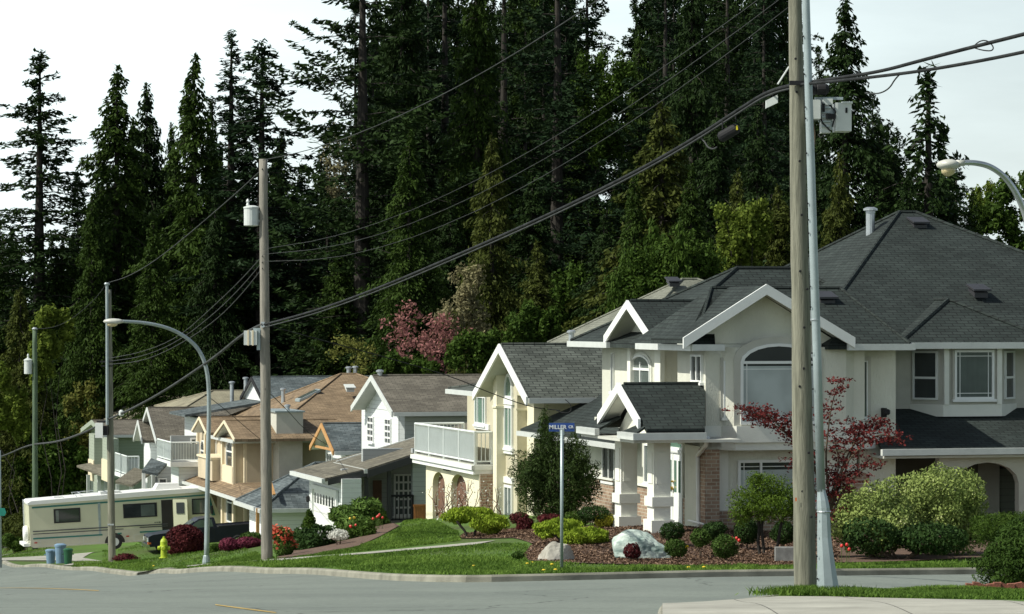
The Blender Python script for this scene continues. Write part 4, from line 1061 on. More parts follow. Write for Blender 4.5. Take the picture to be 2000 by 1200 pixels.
# ======================= H5: peach house with orange-brown roof =======================
h = House('peach_house', 'peach stucco house with orange brown roof, arched windows, skylight and boxed chimney', 27, 150, -10.2)
t5 = 26.0
s0w = S(482, t5); s1w = S(384, t5)
ze = Z(859, t5, s0w)
h.part('wall', MB().box(t5, 40, s0w, s1w, -12, ze), 'peach')
ap = (T(666, 156), 156.0, Z(731, T(666, 156), 156))
hip(h, (26.6, 40, s0w - .7, s0w + 16.5, ze + .1), ap, (ap[0] + .8, 156.0, ap[2]), 'shingle_orange', gut=False)
# lower hip ridge toward the street with the two gablets
for pk, pn, pf, py in ((439, 459, 425, 822), (390, 404, 377, 815)):
    a, b, c = S(pn, 25.0), S(pk, 25.0), S(pf, 25.0); half = max(b - a, c - b)
    zt = Z(py, 25.0, b)
    gable_t(h, 25.0, 30.5, b - half, b + half, ze + .0, zt - .13, 'shingle_orange', tw=25.5, wallm='peach_trim', barge='peach_trim', bw=.12, gut=False)
hip(h, (25.3, 36, (s0w - .5) - .2, (s0w - .5) + 6.5, ze + .02), (28.0, (s0w - .5) + 3.1, Z(818, 28, (s0w - .5) + 3.1)), (33, (s0w - .5) + 3.1, Z(818, 28, (s0w - .5) + 3.1)), 'shingle_orange')
# projecting window bay, two floors
c0, c1 = S(460, 25.5), S(436, 25.5)
h.part('bay', MB().box(25.5, 26.1, c0, c1, -12, ze), 'peach', label='two storey window bay')
h.part('trim', MB().box(25.38, 25.499, c0 - .05, c0 + .35, -8.0, ze).box(25.38, 25.499, c1 - .35, c1 + .05, -8.0, ze).box(25.38, 25.5, c0, c1, -8.05, -7.2), 'peach_trim')
wpx(h, 'L', 25.5, 444, 456, 861, 917, glass='glass_dark', arch=.5, rows=(.62,), fw=.06)
wpx(h, 'L', 25.5, 445, 457, 962, 1021, glass='glass_dark', arch=.5, rows=(.66,), fw=.06)
h.part('trim', MB().box(25.38, 25.499, c0 - .05, c0 + .35, -12, -8.5).box(25.38, 25.499, c1 - .35, c1 + .05, -12, -8.5), 'peach_trim')
c2, c3 = S(404, 25.5), S(388, 25.5)
h.part('bay', MB().box(25.5, 26.1, c2, c3, -12, ze), 'peach')
h.part('trim', MB().box(25.38, 25.499, c2 - .05, c2 + .3, -8.0, ze).box(25.38, 25.499, c3 - .3, c3 + .05, -8.0, ze).box(25.38, 25.5, c2, c3, -8.05, -7.2), 'peach_trim')
wpx(h, 'L', 25.5, 394, 401, 860, 915, glass='glass_dark', arch=.4, rows=(.62,), fw=.05)
h.part('balcony_wall', MB().box(25.0, 26, c1 + .3, c2 - .3, -8.05, Z(897, 25, c1 + 1)), 'peach')
h.part('trim', MB().box(24.92, 26, c1 + .3, c2 - .3, Z(897, 25, c1 + 1), Z(893, 25, c1 + 1)), 'peach_trim')
wpx(h, 'L', 26.0, 411, 424, 855, 890, glass='glass_mid', fw=.08)
h.part('pilaster', MB().box(25.88, 25.999, s0w + .02, s0w + .45, -12, ze), 'peach_trim')
# skirt roof between floors
sk = MB().extr([(24.6, S(474, 24.6), -8.42), (25.55, S(474, 24.6), -8.05), (25.55, s1w + .5, -8.05), (24.6, s1w + .5, -8.42)], (0, 0, .09))
sk.extr([(24.6, S(474, 24.6), -8.4), (29, S(474, 24.6), -8.4), (29, s0w, -8.02), (25.55, s0w, -8.02)], (0, 0, .09))
h.part('roof', sk, 'shingle_orange', label='skirt roof between the floors')
h.part('gutter', MB().box(24.47, 24.597, S(474, 24.6), s1w + .5, -8.5, -8.36), 'greywhite')
# chimney box on the near wall
cs = s0w - 1.7; ct0, ct1 = T(540, cs), T(592, cs)
ch = h.part('chimney', MB().box(ct0, ct1, cs, s0w + 2.2, Z(857, ct0, cs), Z(806, ct0, cs)).box(ct0 + .15, ct1 - .0, cs + .15, s0w, -12, Z(857, ct0, cs)), 'stucco_grey')
h.part('cap', MB().box(ct0 - .08, ct1 + .08, cs - .08, s0w + 2.3, Z(806, ct0, cs), Z(803, ct0, cs)), 'steel', ch)
pipe(h, (ct0 + ct1) / 2, cs + .6, Z(805, ct0, cs), Z(791, ct0, cs), .1)
# skylight on the street slope
kk = (ap[2] - ze - .1) / (ap[0] - 26.6)
sa, sb = 152.6, 153.8
fz2 = lambda t: ze + .1 + kk * (t - 26.6)
ta, tb_ = T(582, 153), T(623, 153)
so_ = h.part('skylight', MB().extr([(ta, sa, fz2(ta) + .02), (tb_, sa, fz2(tb_) + .02), (tb_, sb, fz2(tb_) + .02), (ta, sb, fz2(ta) + .02)], (0, 0, .12)), 'steel')
h.part('pane', MB().extr([(ta + .1, sa + .12, fz2(ta + .1) + .141), (tb_ - .1, sa + .12, fz2(tb_ - .1) + .141), (tb_ - .1, sb - .12, fz2(tb_ - .1) + .141), (ta + .1, sb - .12, fz2(ta + .1) + .141)], (0, 0, .015)), 'glass_mid', so_)
for px, py in ((681, 716), (694, 715)): pipe(h, T(px, 158.5), 158.5, Z(742, T(px, 158.5), 158.5), Z(py, T(px, 158.5), 158.5), .11)
roofvent(h, T(683, 152), 152, Z(760, T(683, 152), 152), 'greywhite')
pipe(h, T(553, 156), 156, Z(780, T(553, 156), 156) - .4, Z(758, T(553, 156), 156), .1)

# ======================= H6: blue-grey roof behind =======================
h = House('house', 'house with blue grey roof and small white gable rising behind orange brown roof', 29, 163, -10)
t0 = 29.2; sP = S(492, t0); zp = Z(737, t0, sP); zn = Z(784, t0, sP); hf = 3.4
h.part('wall', MB().box(30.2, 46, sP - hf + .4, sP + hf - .4, -13, zn), 'siding_white')
gable_t(h, t0, 46, sP - hf, sP + hf, zn, zp - .12, 'shingle_blue', tw=29.35, wallm='siding_white', barge='utility_dark', bw=.2)
slab(h, [(25.2, sP - 2.5, Z(812, 25.2, sP)), (30.2, sP - 2.5, Z(782, 30.2, sP)), (30.2, sP + 3, Z(782, 30.2, sP)), (25.2, sP + 3, Z(812, 25.2, sP))], 'shingle_blue')
h.part('wall', MB().box(26, 30.2, sP - 2.2, sP + 2.8, -13, Z(815, 26, sP)), 'siding_white')
pipe(h, T(480, sP + 2), sP + 2, Z(765, T(480, sP), sP), Z(738, T(480, sP), sP), .11)
pipe(h, T(453, sP + 4), sP + 4, Z(790, T(453, sP), sP), Z(748, T(453, sP), sP), .11)

# ======================= H7: brown roof, white balcony =======================
h = House('brown_roofed_house', 'white house with mottled brown roof and glass fronted balcony above the motorhome', 25, 170, -12)
t0 = 24.5; sP = S(288, t0); zp = Z(797, t0, sP); sN = S(306, t0); zn = Z(866, t0, sN)
h.part('wall', MB().box(25.2, 38, sN + .4, sP + (sP - sN) - .4, -14, zn), 'siding_white')
gable_t(h, t0, 38, sN, 2 * sP - sN, zn, zp - .12, 'shingle_brown', tw=25.2, wallm='siding_white', barge='greywhite', bw=.2)
e = 23.8; b0, b1 = S(333, e), S(306, e); zb = Z(903, e, b0)
bo = h.part('balcony', MB().box(e, T(392, b0), b0, b1, zb - .25, zb), 'white')
railing(h, bo, [(T(388, b0 + .05), b0 + .05), (e + .05, b0 + .05), (e + .05, b1 - .05)], zb, 1.0)
h.part('panel', MB().box(e + .1, T(388, b0), b0 + .07, b0 + .09, zb + .1, zb + .92).box(e + .07, e + .09, b0 + .1, b1, zb + .1, zb + .92), 'rail_glass', bo)
h.part('wall', MB().box(e + .5, T(400, b0 + .5), b0 + .5, b1, -14.5, zb - .25), 'siding_white', label='wall under the balcony')
h.part('wall', MB().box(T(334, b0 + 4), T(400, b0 + 4), b0 + 4, b0 + 4.3, zb, zn + .6), 'siding_grey')
wpx(h, 'F', b0 + 4, 372, 384, 856, 885, glass='glass_mid', fw=.07)
ws_ = S(318, 23); zq = Z(934, 23, ws_)
slab(h, [(T(277, ws_), ws_, Z(924, T(277, ws_), ws_)), (T(308, ws_), ws_, Z(930, T(308, ws_), ws_)), (T(332, ws_ ), ws_ + 1, Z(912, T(332, ws_), ws_)), (T(295, ws_ + 3), ws_ + 3, Z(905, T(295, ws_), ws_))], 'shingle_blue')
for q_, r_ in ((281, .3), (300, 2.6)): h.part('post', MB().box(T(q_, ws_ + r_) - .08, T(q_, ws_ + r_) + .08, ws_ + r_, ws_ + r_ + .15, -14.5, Z(926, 22, ws_) + .1 * r_), 'greywhite')
h.part('post', MB().box(T(304, ws_ + .4), T(306, ws_ + .4), ws_ + .4, ws_ + .55, -13.5, Z(932, 23, ws_)), 'black_trim')
h.part('wall', MB().box(T(306, ws_ + 1), T(334, ws_ + 1), ws_ + 1, ws_ + 1.2, -16, Z(915, 23, ws_)), 'siding_grey')
wpx(h, 'F', ws_ + 1, 309, 326, 934, 953, glass='glass_dark', fw=.06)

# ======================= H8: grey-green house at the far end =======================
h = House('grey_green_house', 'grey green sided house with white trimmed window bays behind second wooden pole', 24, 190, -14)
t0 = 24.0; sP = S(174, t0); zp = Z(820, t0, sP)
nearS = S(216, 24.5); zn = Z(853, 24.5, nearS)
h.part('wall', MB().box(24.5, 36, nearS, nearS + 9.5, -17, zn), 'siding_green')
gable_t(h, t0, 36, nearS - .4, nearS + 10, zn, zp - .12, 'shingle_brown', tw=24.5, wallm='siding_green', barge='siding_green', bw=.25)
for a, b in ((174, 184), (200, 212)):
    s_a, s_b = S(b, 23.9), S(a, 23.9)
    h.part('bay', MB().box(23.9, 24.5, s_a, s_b, Z(935 if a > 190 else 928, 23.9, s_a), zn), 'siding_green')
    h.part('trim', MB().box(23.84, 23.9, s_a, s_b, Z(912, 23.9, s_a) - .9, Z(900, 23.9, s_a)), 'peach_trim')
wpx(h, 'L', 24.5, 188, 199, 858, 898, glass='glass_dark', cols=(.5,), fw=.08)
s_ = nearS; wpx(h, 'F', s_, 224, 230, 860, 892, glass='glass_dark', fw=.06)
slab(h, [(T(150, 188), 188, Z(913, T(150, 188), 188)), (T(205, 184), 184, Z(934, T(205, 184), 184)), (25, 184, Z(922, 25, 184)), (25, 190, Z(905, 24, 188))], 'shingle_taupe')
for px in (173, 194, 208): h.part('post', MB().box(T(px, 186) - .1, T(px, 186) + .1, 186, 186.2, -16.5, Z(928, 23, 186)), 'greywhite')
b0, b1 = S(247, 23.0), S(224, 23.0); zb = Z(930, 23, b0)
bo = h.part('balcony', MB().box(23.0, T(272, b0), b0, b1, zb - .2, zb), 'white')
railing(h, bo, [(T(271, b0 + .05), b0 + .05), (23.05, b0 + .05), (23.05, b1)], zb, 1.05)
h.part('panel', MB().box(23.1, T(271, b0), b0 + .07, b0 + .09, zb + .1, zb + .95).box(23.07, 23.09, b0 + .1, b1, zb + .1, zb + .95), 'rail_glass', bo)
slab(h, [(T(225, b0 - 2), b0 - 2, Z(944, T(225, b0 - 2), b0 - 2)), (T(258, b0 - 2.5), b0 - 2.5, Z(952, T(258, b0 - 2.5), b0 - 2.5)), (T(298, b0 - 1), b0 - 1, Z(926, T(298, b0 - 1), b0 - 1)), (T(262, b0 + .0), b0 - .0, Z(918, T(262, b0), b0))], 'shingle_taupe')
h.part('wall', MB().box(T(228, b0 - .5), T(262, b0 - .5), b0 - .5, b0 - .3, -17, Z(945, 23, b0)), 'siding_green')
for q_, r_ in ((230, -1.8), (256, -2.2), (292, -.9)): h.part('post', MB().box(T(q_, b0 + r_) - .09, T(q_, b0 + r_) + .09, b0 + r_, b0 + r_ + .16, -17, Z(946 if q_ < 280 else 930, T(q_, b0), b0 + r_)), 'greywhite')
# little white gable between the two far houses
gS = S(270, 24.2)
gable_t(h, 24.2, 30, gS - 1.6, gS + 1.6, Z(863, 24.2, gS), Z(826, 24.2, gS), 'shingle_brown', tw=24.7, wallm='siding_white', barge='greywhite', bw=.2, gut=False)
h.part('wall', MB().box(24.7, 28, gS - 1.3, gS + 1.3, -17, Z(863, 24.2, gS)), 'siding_white')

# ======================= far tan roofs =======================
h = House('house', 'house with pale tan hip roof, leftmost of the far roofs before the trees', 40, 205, -12)
sA = 205; r0, r1 = T(325, sA + 5), T(352, sA + 5); ze = Z(822, 36, sA)
h.part('wall', MB().box(T(235, sA) + .5, T(420, sA), sA + .5, sA + 11, -16, ze), 'stucco_grey')
hip(h, (T(228, sA), T(430, sA), sA, sA + 12, ze), (r0, sA + 6, Z(775, r0, sA + 6)), (r1 + 1, sA + 6, Z(776, r1, sA + 6)), 'shingle_tan', gut=False)
h.part('skylight', MB().extr([(T(310, sA + 2), sA + 2.2, Z(795, 36, sA + 2)), (T(338, sA + 2), sA + 2.2, Z(789, 36, sA + 2)), (T(334, sA + 2.6), sA + 3.2, Z(785, 36, sA + 3)), (T(306, sA + 2.6), sA + 3.2, Z(791, 36, sA + 3))], (0, 0, .2)), 'utility_dark')
h = House('house', 'house with pale tan gable roof behind blue grey roof and steel chimney pipes', 42, 190, -11)
sA = 190; ze = Z(800, 42, sA)
h.part('wall', MB().box(T(360, sA) + .5, T(520, sA), sA + .5, sA + 10, -15, ze), 'stucco_grey')
hip(h, (T(352, sA), T(540, sA), sA, sA + 11, ze), (T(418, sA + 5), sA + 5.5, Z(762, 42, sA + 5.5)), (T(500, sA + 5), sA + 5.5, Z(762, 42, sA + 5.5)), 'shingle_tan', gut=False)
# ---------------------------------------------------------------- poles, lamps, cables, signs
class Obj:
    def __init__(s_, name, label, cat, loc, group=None):
        s_.o = tuple(loc); s_.root = empty(name, loc, label, cat, 0, group)
    def part(s_, name, mb, m, parent=None, label=None, smooth=False, attr=False):
        o = mb.build(name, m, parent or s_.root, origin=s_.o, smooth=smooth, attr=attr)
        if label: o['label'] = label
        return o
def lerp(a, b, k): return a + (b - a) * k
def pole_line(A, B, r0, r1, n=14, wob=.012, seed=1):
    rnd = random.Random(seed); pts = []; rs = []
    for i in range(n + 1):
        k = i / n; p = A.lerp(B, k); pts.append(p + Vector((rnd.uniform(-wob, wob), rnd.uniform(-wob, wob), 0)) * (0 if i in (0,) else 1)); rs.append(lerp(r0, r1, k) * rnd.uniform(.985, 1.02))
    return pts, rs
def gnd(px, Y, dz=.12):
    X, y = G(px, Y); return Vector((X, y, gz(X, y) + dz))
def bolts(n, P, side):  # small dark pole tags/bolts
    mb = MB()
    for q in P: mb.lathe(q, [(.018, 0), (.022, .01), (.012, .03)], 6, side)
    return mb

# pole 1, near, weathered timber
b1 = gnd(1574.5, 44.0); t1 = XP(1549, -180, 44.0)
P1 = Obj('utility_pole', 'thick weathered wooden utility pole in front of the big stucco house, nearest pole', 'utility pole', b1)
pts, rs = pole_line(b1 - Vector((0, 0, .3)), t1, .168, .085, 26, .006, 3)
P1.part('shaft', MB().tube(pts, rs, 20), 'wood_pole', smooth=True)
def on1(px, py, dy=0.0): return XP(px, py, 44.0 + dy)
rnd = random.Random(5)
bm = MB()
for px, py in ((1554,115),(1562,315),(1575,340),(1566,420),(1563,530),(1577,565),(1570,720),(1562,755),(1580,885),(1571,640),(1567,960),(1585,1010),(1556,180)):
    r = .13; q = on1(px, py, -r - .02); bm.lathe(q, [(.016, 0), (.02, .012), (.012, .02)], 6, 'y')
P1.part('bolt', bm, 'utility_dark')
P1.part('tag', MB().box(*(lambda a, b: (a.x, b.x, a.y - .17, a.y - .163, b.z, a.z))(on1(1551, 971), on1(1554, 978))), 'lamp_orange')
# hardware hung on pole 1
def bx(px0, px1, py0, py1, y0, y1, Y=44.0):
    a, b = XP(px0, py0, Y), XP(px1, py1, Y); return (a.x, b.x, Y + y0, Y + y1, b.z, a.z)
hw = MB().box(*bx(1577, 1597, 199, 236, -.42, -.10)); cab = P1.part('amplifier_box', hw, 'utility_grey', label='pale box with sunlit face beside the steel post')
P1.part('amplifier_box', MB().box(*bx(1627, 1658, 204, 259, -.35, .05)).box(*bx(1640, 1660, 202, 206, -.37, .07)), 'utility_grey', label='largest of the pale boxes, on the right')
P1.part('amplifier_box', MB().box(*bx(1600, 1618, 206, 262, -.30, -.05)).box(*bx(1603, 1622, 196, 208, -.33, -.05)), 'utility_grey', label='finned box in the middle')
br = MB().box(*bx(1590, 1645, 191, 196, -.12, -.06)).box(*bx(1597, 1602, 192, 240, -.14, -.08)).box(*bx(1617, 1628, 214, 230, -.22, -.1)).box(*bx(1618, 1622, 200, 256, -.3, -.2))
for i in range(5): br.box(*bx(1600, 1618, 212 + i * 9, 215 + i * 9, -.34, -.3))
P1.part('bracket', br, 'steel')
P1.part('splice_drum', MB().lathe(on1(1579, 175, -.22), [(.05, 0), (.085, .02), (.085, .1), (.07, .11), (.085, .13), (.085, .24), (.05, .29)], 14, 'x'), 'utility_dark')
dk = MB().tube([on1(1592, 196, -.3), on1(1606, 240, -.36), on1(1622, 256, -.3)], .012, 6).tube([on1(1620, 205, -.3), on1(1632, 218, -.4), on1(1626, 248, -.34)], .012, 6).tube([on1(1598, 262, -.2), on1(1603, 270, -.3), on1(1612, 262, -.3)], .01, 6).box(*bx(1608, 1627, 226, 236, -.40, -.34)).box(*bx(1601, 1606, 206, 222, -.37, -.33)).box(*bx(1646, 1650, 214, 224, -.36, -.345))
P1.part('fitting', dk, 'utility_dark')
P1.part('conduit', MB().tube([on1(1588, 236, -.25), on1(1592, 262, -.2), on1(1590, 290, -.12), on1(1586, 310, -.1)], .012, 6), 'twig')
P1.part('bracket', MB().tube([on1(1541, 131, .0), on1(1519, 165, -.05)], .014, 6), 'utility_grey')
P1.part('clamp', MB().box(*bx(1540, 1600, 160, 168, -.2, -.12)), 'utility_dark')

# steel lamp standard next to pole 1
b5 = gnd(1617, 43.45, .12)
L5 = Obj('lamp_standard', 'galvanised steel lamp post with flared base right against the near wooden pole', 'lamp post', b5)
top5 = XP(1573, -180, 43.45); sh5 = XP(1603, 952, 43.45)
L5.part('post', MB().tube([XP(1603.5, 960, 43.45), XP(1596, 700, 43.45), XP(1588.5, 480, 43.45), XP(1574, 0, 43.45), top5], [.062, .062, .06, .055, .05], 14), 'steel', smooth=True)
bs = MB()
secs = [(1618, 1163, .178, .178), (1615.5, 1130, .150, .16), (1612, 1085, .122, .13), (1609.5, 1050, .105, .11), (1608.5, 1004, .092, .095), (1608, 992, .094, .096), (1606.5, 978, .085, .088), (1604.5, 962, .065, .065), (1603.5, 955, .062, .062)]
base = len(bs.v)
for px, py, rx, ry in secs:
    c = XP(px, py, 43.45)
    for k in range(8):
        a = math.pi / 8 + 2 * math.pi * k / 8; bs.v.append((c.x + rx * math.cos(a), c.y + ry * math.sin(a), c.z))
for i in range(len(secs) - 1):
    for k in range(8):
        k2 = (k + 1) % 8; bs.f.append((i * 8 + k, i * 8 + k2, (i + 1) * 8 + k2, (i + 1) * 8 + k)); bs.a.append(.5)
L5.part('base', bs, 'steel')
L5.part('band', MB().lathe(XP(1609, 1001, 43.45), [(.1, 0), (.104, .01), (.1, .02)], 16).lathe(XP(1592, 626, 43.45), [(.066, 0), (.068, .01), (.066, .02)], 16), 'steel_pipe')
bo5 = MB()
for py in (72, 146, 210, 232, 300, 398, 430, 456, 560, 600, 690, 760, 830, 880, 1010, 1045, 1086, 1130):
    px = 1572 + (py / 1000.) * 28; q = XP(px - (6 if py < 950 else 8), py, 43.45); q.y -= .055 if py < 950 else .09; bo5.lathe(q, [(.012, 0), (.015, .01), (.008, .016)], 6, 'y')
L5.part('bolt', bo5, 'utility_dark')

# pole 2
b2 = gnd(522, 86); t2 = XP(514, 311, 86)
P2 = Obj('utility_pole', 'grey wooden utility pole with transformer at its top, between the street lamp and flower bed', 'utility pole', b2)
pts, rs = pole_line(b2 - Vector((0, 0, .3)), t2, .165, .115, 20, .006, 7)
P2.part('shaft', MB().tube(pts, rs, 16), 'wood_pole_grey', smooth=True)
def bx2(px0, px1, py0, py1, y0, y1, Y=86.0): return bx(px0, px1, py0, py1, y0, y1, Y)
c = XP(491, 442, 86); hT = (442 - 404) / 6000 * 86
P2.part('transformer', MB().lathe(c, [(.16, 0), (.21, .02), (.21, hT * .9), (.225, hT * .91), (.225, hT * .98), (.1, hT * 1.06)], 18), 'utility_grey', smooth=False)
P2.part('bracket', MB().box(*bx2(500, 515, 412, 416, -.03, .03)).box(*bx2(500, 515, 430, 434, -.03, .03)), 'steel')
P2.part('bushing', MB().lathe(XP(484, 404, 86), [(.03, 0), (.05, .05), (.03, .1), (.05, .15), (.02, .22)], 8), 'utility_grey')
P2.part('amplifier_box', MB().box(*bx2(478, 503, 646, 674, -.3, -.02)), 'utility_grey', label='pale ribbed box hanging left of the pole')
P2.part('rib', MB().box(*bx2(485, 488, 645, 675, -.32, -.3)).box(*bx2(494, 497, 645, 675, -.32, -.3)), 'tag_yellow' if False else 'peach_trim')
P2.part('bracket', MB().box(*bx2(495, 515, 641, 646, -.08, -.02)).box(*bx2(502, 509, 644, 684, -.1, -.02)), 'steel')
P2.part('clamp', MB().box(*bx2(511, 518, 629, 640, -.2, -.14)), 'steel_pipe')
# pole 3
b3 = gnd(219, 123); t3 = XP(211.5, 566, 123)
P3 = Obj('utility_pole', 'slim wooden utility pole with metal cap standing in front of the motorhome', 'utility pole', b3)
pts, rs = pole_line(b3 - Vector((0, 0, .3)), t3, .15, .12, 18, .006, 9)
P3.part('shaft', MB().tube(pts, rs, 14), 'wood_pole', smooth=True)
P3.part('riser', MB().tube([XP(209.5, 830, 122.8), XP(209, 556, 122.8)], .06, 8).lathe(XP(209, 557, 122.8), [(.1, 0), (.12, .04), (.08, .1)], 10), 'steel')
P3.part('amplifier_box', MB().box(*bx(188, 203, 826, 855, -.35, -.1, 123)), 'white')
P3.part('bracket', MB().box(*bx(202, 213, 832, 850, -.3, -.12, 123)).box(*bx(190, 214, 822, 825, -.2, -.12, 123)), 'utility_dark')
P3.part('crossarm', MB().box(*bx(196, 222, 705, 708, -.16, -.1, 123)).box(*bx(198, 222, 714, 716, -.16, -.1, 123)), 'utility_dark')
P3.part('clamp', MB().box(*bx(211, 223, 1023, 1026, -.15, .15, 123)), 'steel_pipe')
# pole 4
b4 = gnd(69, 168); t4 = XP(68, 642, 168)
P4 = Obj('utility_pole', 'green stained utility pole rising behind the left end of the motorhome', 'utility pole', b4)
pts, rs = pole_line(b4 - Vector((0, 0, .3)), t4, .17, .13, 16, .006, 11)
P4.part('shaft', MB().tube(pts, rs, 12), 'wood_pole_green', smooth=True)
c = XP(55, 731, 168); hT = 28 / 6000 * 168
P4.part('transformer', MB().lathe(c, [(.18, 0), (.22, .02), (.22, hT * .92), (.24, hT * .93), (.24, hT), (.1, hT * 1.1)], 14), 'utility_grey')
P4.part('bushing', MB().lathe(XP(55, 702, 168), [(.04, 0), (.07, .08), (.04, .16), (.07, .2), (.03, .3)], 8), 'utility_grey')
P4.part('cap', MB().lathe(XP(68, 644, 168), [(.14, 0), (.17, .03), (.08, .12)], 10), 'steel_pipe')
P4.part('bracket', MB().box(*bx(58, 68, 708, 711, -.05, .05, 168)), 'steel')

# street lamps
def street_lamp(label, base_px, Y, path, rad, head, mt='steel'):
    b = gnd(base_px, Y) if isinstance(base_px, (int, float)) else base_px
    L = Obj('street_lamp', label, 'street lamp', b)
    pts = [b - Vector((0, 0, .2))] + [XP(px, py, yy) for px, py, yy in path]
    sm = [pts[0]] + smooth_line3(pts[1:], 3)
    n = len(sm); rs = []
    tot = sum((sm[i + 1] - sm[i]).length for i in range(n - 1)); acc = 0
    for i in range(n):
        rs.append(lerp(rad[0], rad[1], acc / tot))
        if i < n - 1: acc += (sm[i + 1] - sm[i]).length
    L.part('post', MB().tube(sm, rs, 14), mt, smooth=True)
    L.part('base_collar', MB().lathe(b, [(rad[0] * 1.5, -.05), (rad[0] * 1.5, .12), (rad[0] * 1.15, .3), (rad[0], .32)], 12), mt)
    return L
def smooth_line3(L, it):
    L = [Vector(p) for p in L]
    for _ in range(it):
        N = [L[0]]
        for a, b in zip(L[:-1], L[1:]): N += [a.lerp(b, .25), a.lerp(b, .75)]
        N.append(L[-1]); L = N
    return L
L2 = street_lamp('grey curved street lamp arching left over the road in front of the peach house', 403, 97,
    [(404, 1060, 97), (406, 900, 97), (409, 790, 97), (406, 725, 96.9), (390, 683, 96.8), (362, 657, 96.6), (325, 639, 96.3), (280, 630, 96), (240, 628, 95.7)], (.085, .05), None)
hc = XP(222, 628, 95.5)
L2.part('lamp_head', MB().blob((hc.x, hc.y, hc.z), (.33, .17, .095), 2, .03, 1), 'lamp_head', smooth=True)
L2.part('lens', MB().blob((hc.x - .05, hc.y, hc.z - .1), (.17, .12, .07), 2, .02, 2), 'lens', smooth=True)
bL = gnd(2035, 50)
L3 = street_lamp('bright steel street lamp arm curving in at the right edge over the dark roof', bL,50,
    [(2030, 900, 50), (2024, 560, 50), (2010, 440, 50), (1990, 385, 49.9), (1965, 347, 49.8), (1935, 325, 49.7), (1905, 318, 49.5), (1880, 318, 49.4)], (.088, .045), None, 'steel_pipe')
hc = XP(1852, 322, 49.2)
L3.part('lamp_head', MB().blob((hc.x, hc.y, hc.z), (.19, .22, .09), 2, .03, 3).box(hc.x + .12, hc.x + .26, hc.y - .05, hc.y + .05, hc.z - .02, hc.z + .07), 'lamp_head', smooth=True)
L3.part('lens', MB().blob((hc.x + .0, hc.y, hc.z - .09), (.12, .15, .1), 2, .02, 4), 'lens', smooth=True)

# street name sign
bS = gnd(1097, 63)
SG = Obj('street_sign', 'blue street name sign reading MILLER CR on a thin steel post before the dark cypress', 'street sign', bS)
SG.part('post', MB().tube([bS - Vector((0, 0, .2)), XP(1097.5, 840, 63)], .033, 12), 'steel', smooth=True)
SG.part('post_cap', MB().box(*bx(1093, 1102, 836, 850, -.02, .02, 63)), 'steel')
bl = SG.part('sign_blade', MB().box(*bx(1072, 1122, 826.5, 843, -.012, .012, 63)), 'sign_blue')
def text_part(obj, txt, c, size, m, parent, name='lettering', rx=90, rz=0, ext=.004):
    cu = bpy.data.curves.new(name, 'FONT'); cu.body = txt; cu.size = size; cu.align_x = 'CENTER'; cu.align_y = 'CENTER'; cu.extrude = ext; cu.offset = .0015
    o = bpy.data.objects.new(name, cu); col.objects.link(o)
    dg = bpy.context.evaluated_depsgraph_get(); me = bpy.data.meshes.new_from_object(o.evaluated_get(dg)); bpy.data.objects.remove(o)
    me.materials.clear(); me.materials.append(MT[m])
    o = bpy.data.objects.new(name, me); col.objects.link(o); o.parent = parent
    o.location = Vector(c) - Vector(obj.o); o.rotation_euler = (R(rx), 0, R(rz)); return o
cS = XP(1089.3, 834.8, 63)
text_part(SG, 'MILLER', (cS.x, cS.y - .018, cS.z), .115, 'sign_white', bl)
cS = XP(1115, 834.3, 63)
text_part(SG, 'CR', (cS.x, cS.y - .018, cS.z), .078, 'sign_white', bl)
# sign post at the far left edge
bq = gnd(1, 130)
SQ = Obj('sign_post', 'steel post with small green sign at the left edge of the picture', 'sign', bq)
SQ.part('post', MB().tube([bq - Vector((0, 0, .2)), XP(-1, 880, 130)], .06, 10), 'steel', smooth=True)
SQ.part('sign_blade', MB().extr([XP(-14, 1007, 129.85), XP(9, 1008, 129.85), XP(12, 1001, 129.85), XP(9, 993, 129.85), XP(-14, 992, 129.85)], (0, .03, 0)), 'sign_green')

# ---- cables: points are px,py plus distance; between poles the distance follows the pole line
def Yline(px, a, b):
    """depth where the sight line at px crosses the plan line a-b (px,Y)"""
    A = Vector(G(*a)); B = Vector(G(*b)); k = (px - CX) / FPX
    d = B - A; u = (k * A.y - A.x) / (d.x - k * d.y); return A.y + u * d.y
def cable(name, label, pts, r, m='cable', group=None, n=7, it=3, cat='cable'):
    P = smooth_line3(pts, it); c = P[0]
    o = MB().tube(P, r, n).build(name, m, None, origin=c, smooth=True); o.location = c
    tag(o, label, cat, group); return o
pa, pb, pc_, pd, pe = (1574, 43.8), (513, 85.8), (213, 122.7), (68, 167.8), (2000, 35.5)
seg = lambda L, a, b: [XP(px, py, Yline(px, a, b)) for px, py in L]
m12 = [(1566, 163), (1500, 178), (1440, 217), (1350, 275), (1250, 332), (1120, 397), (1000, 452), (880, 504), (760, 555), (640, 600), (560, 623), (516, 634)]
cable('telephone_cable', 'thick sagging cable bundle running from the near pole to second pole', seg(m12, pa, pb), .030)
cable('telephone_cable', 'thinner cable lashed just under the thick sagging cable bundle', seg([(x, y + 5.5) for x, y in m12], (1574, 43.7), (513, 85.7)), .015, 'cable_grey')
m23 = [(513, 634), (497, 641), (470, 656), (430, 690), (385, 722), (320, 765), (260, 798), (215, 818)]
cable('telephone_cable', 'cable descending from second pole to the slim third pole', seg(m23, pb, pc_), .045, 'cable_grey')
m34 = [(213, 818), (185, 836), (150, 851), (110, 864), (68, 868)]
cable('telephone_cable', 'cable from the slim third pole to the green fourth pole', seg(m34, pc_, pd), .05, 'cable_grey')
cable('telephone_cable', 'cable leaving the green fourth pole toward the left edge', [XP(68, 868, 167.8), XP(45, 874, 172), XP(20, 886, 176), XP(-20, 900, 184)], .05, 'cable_grey')
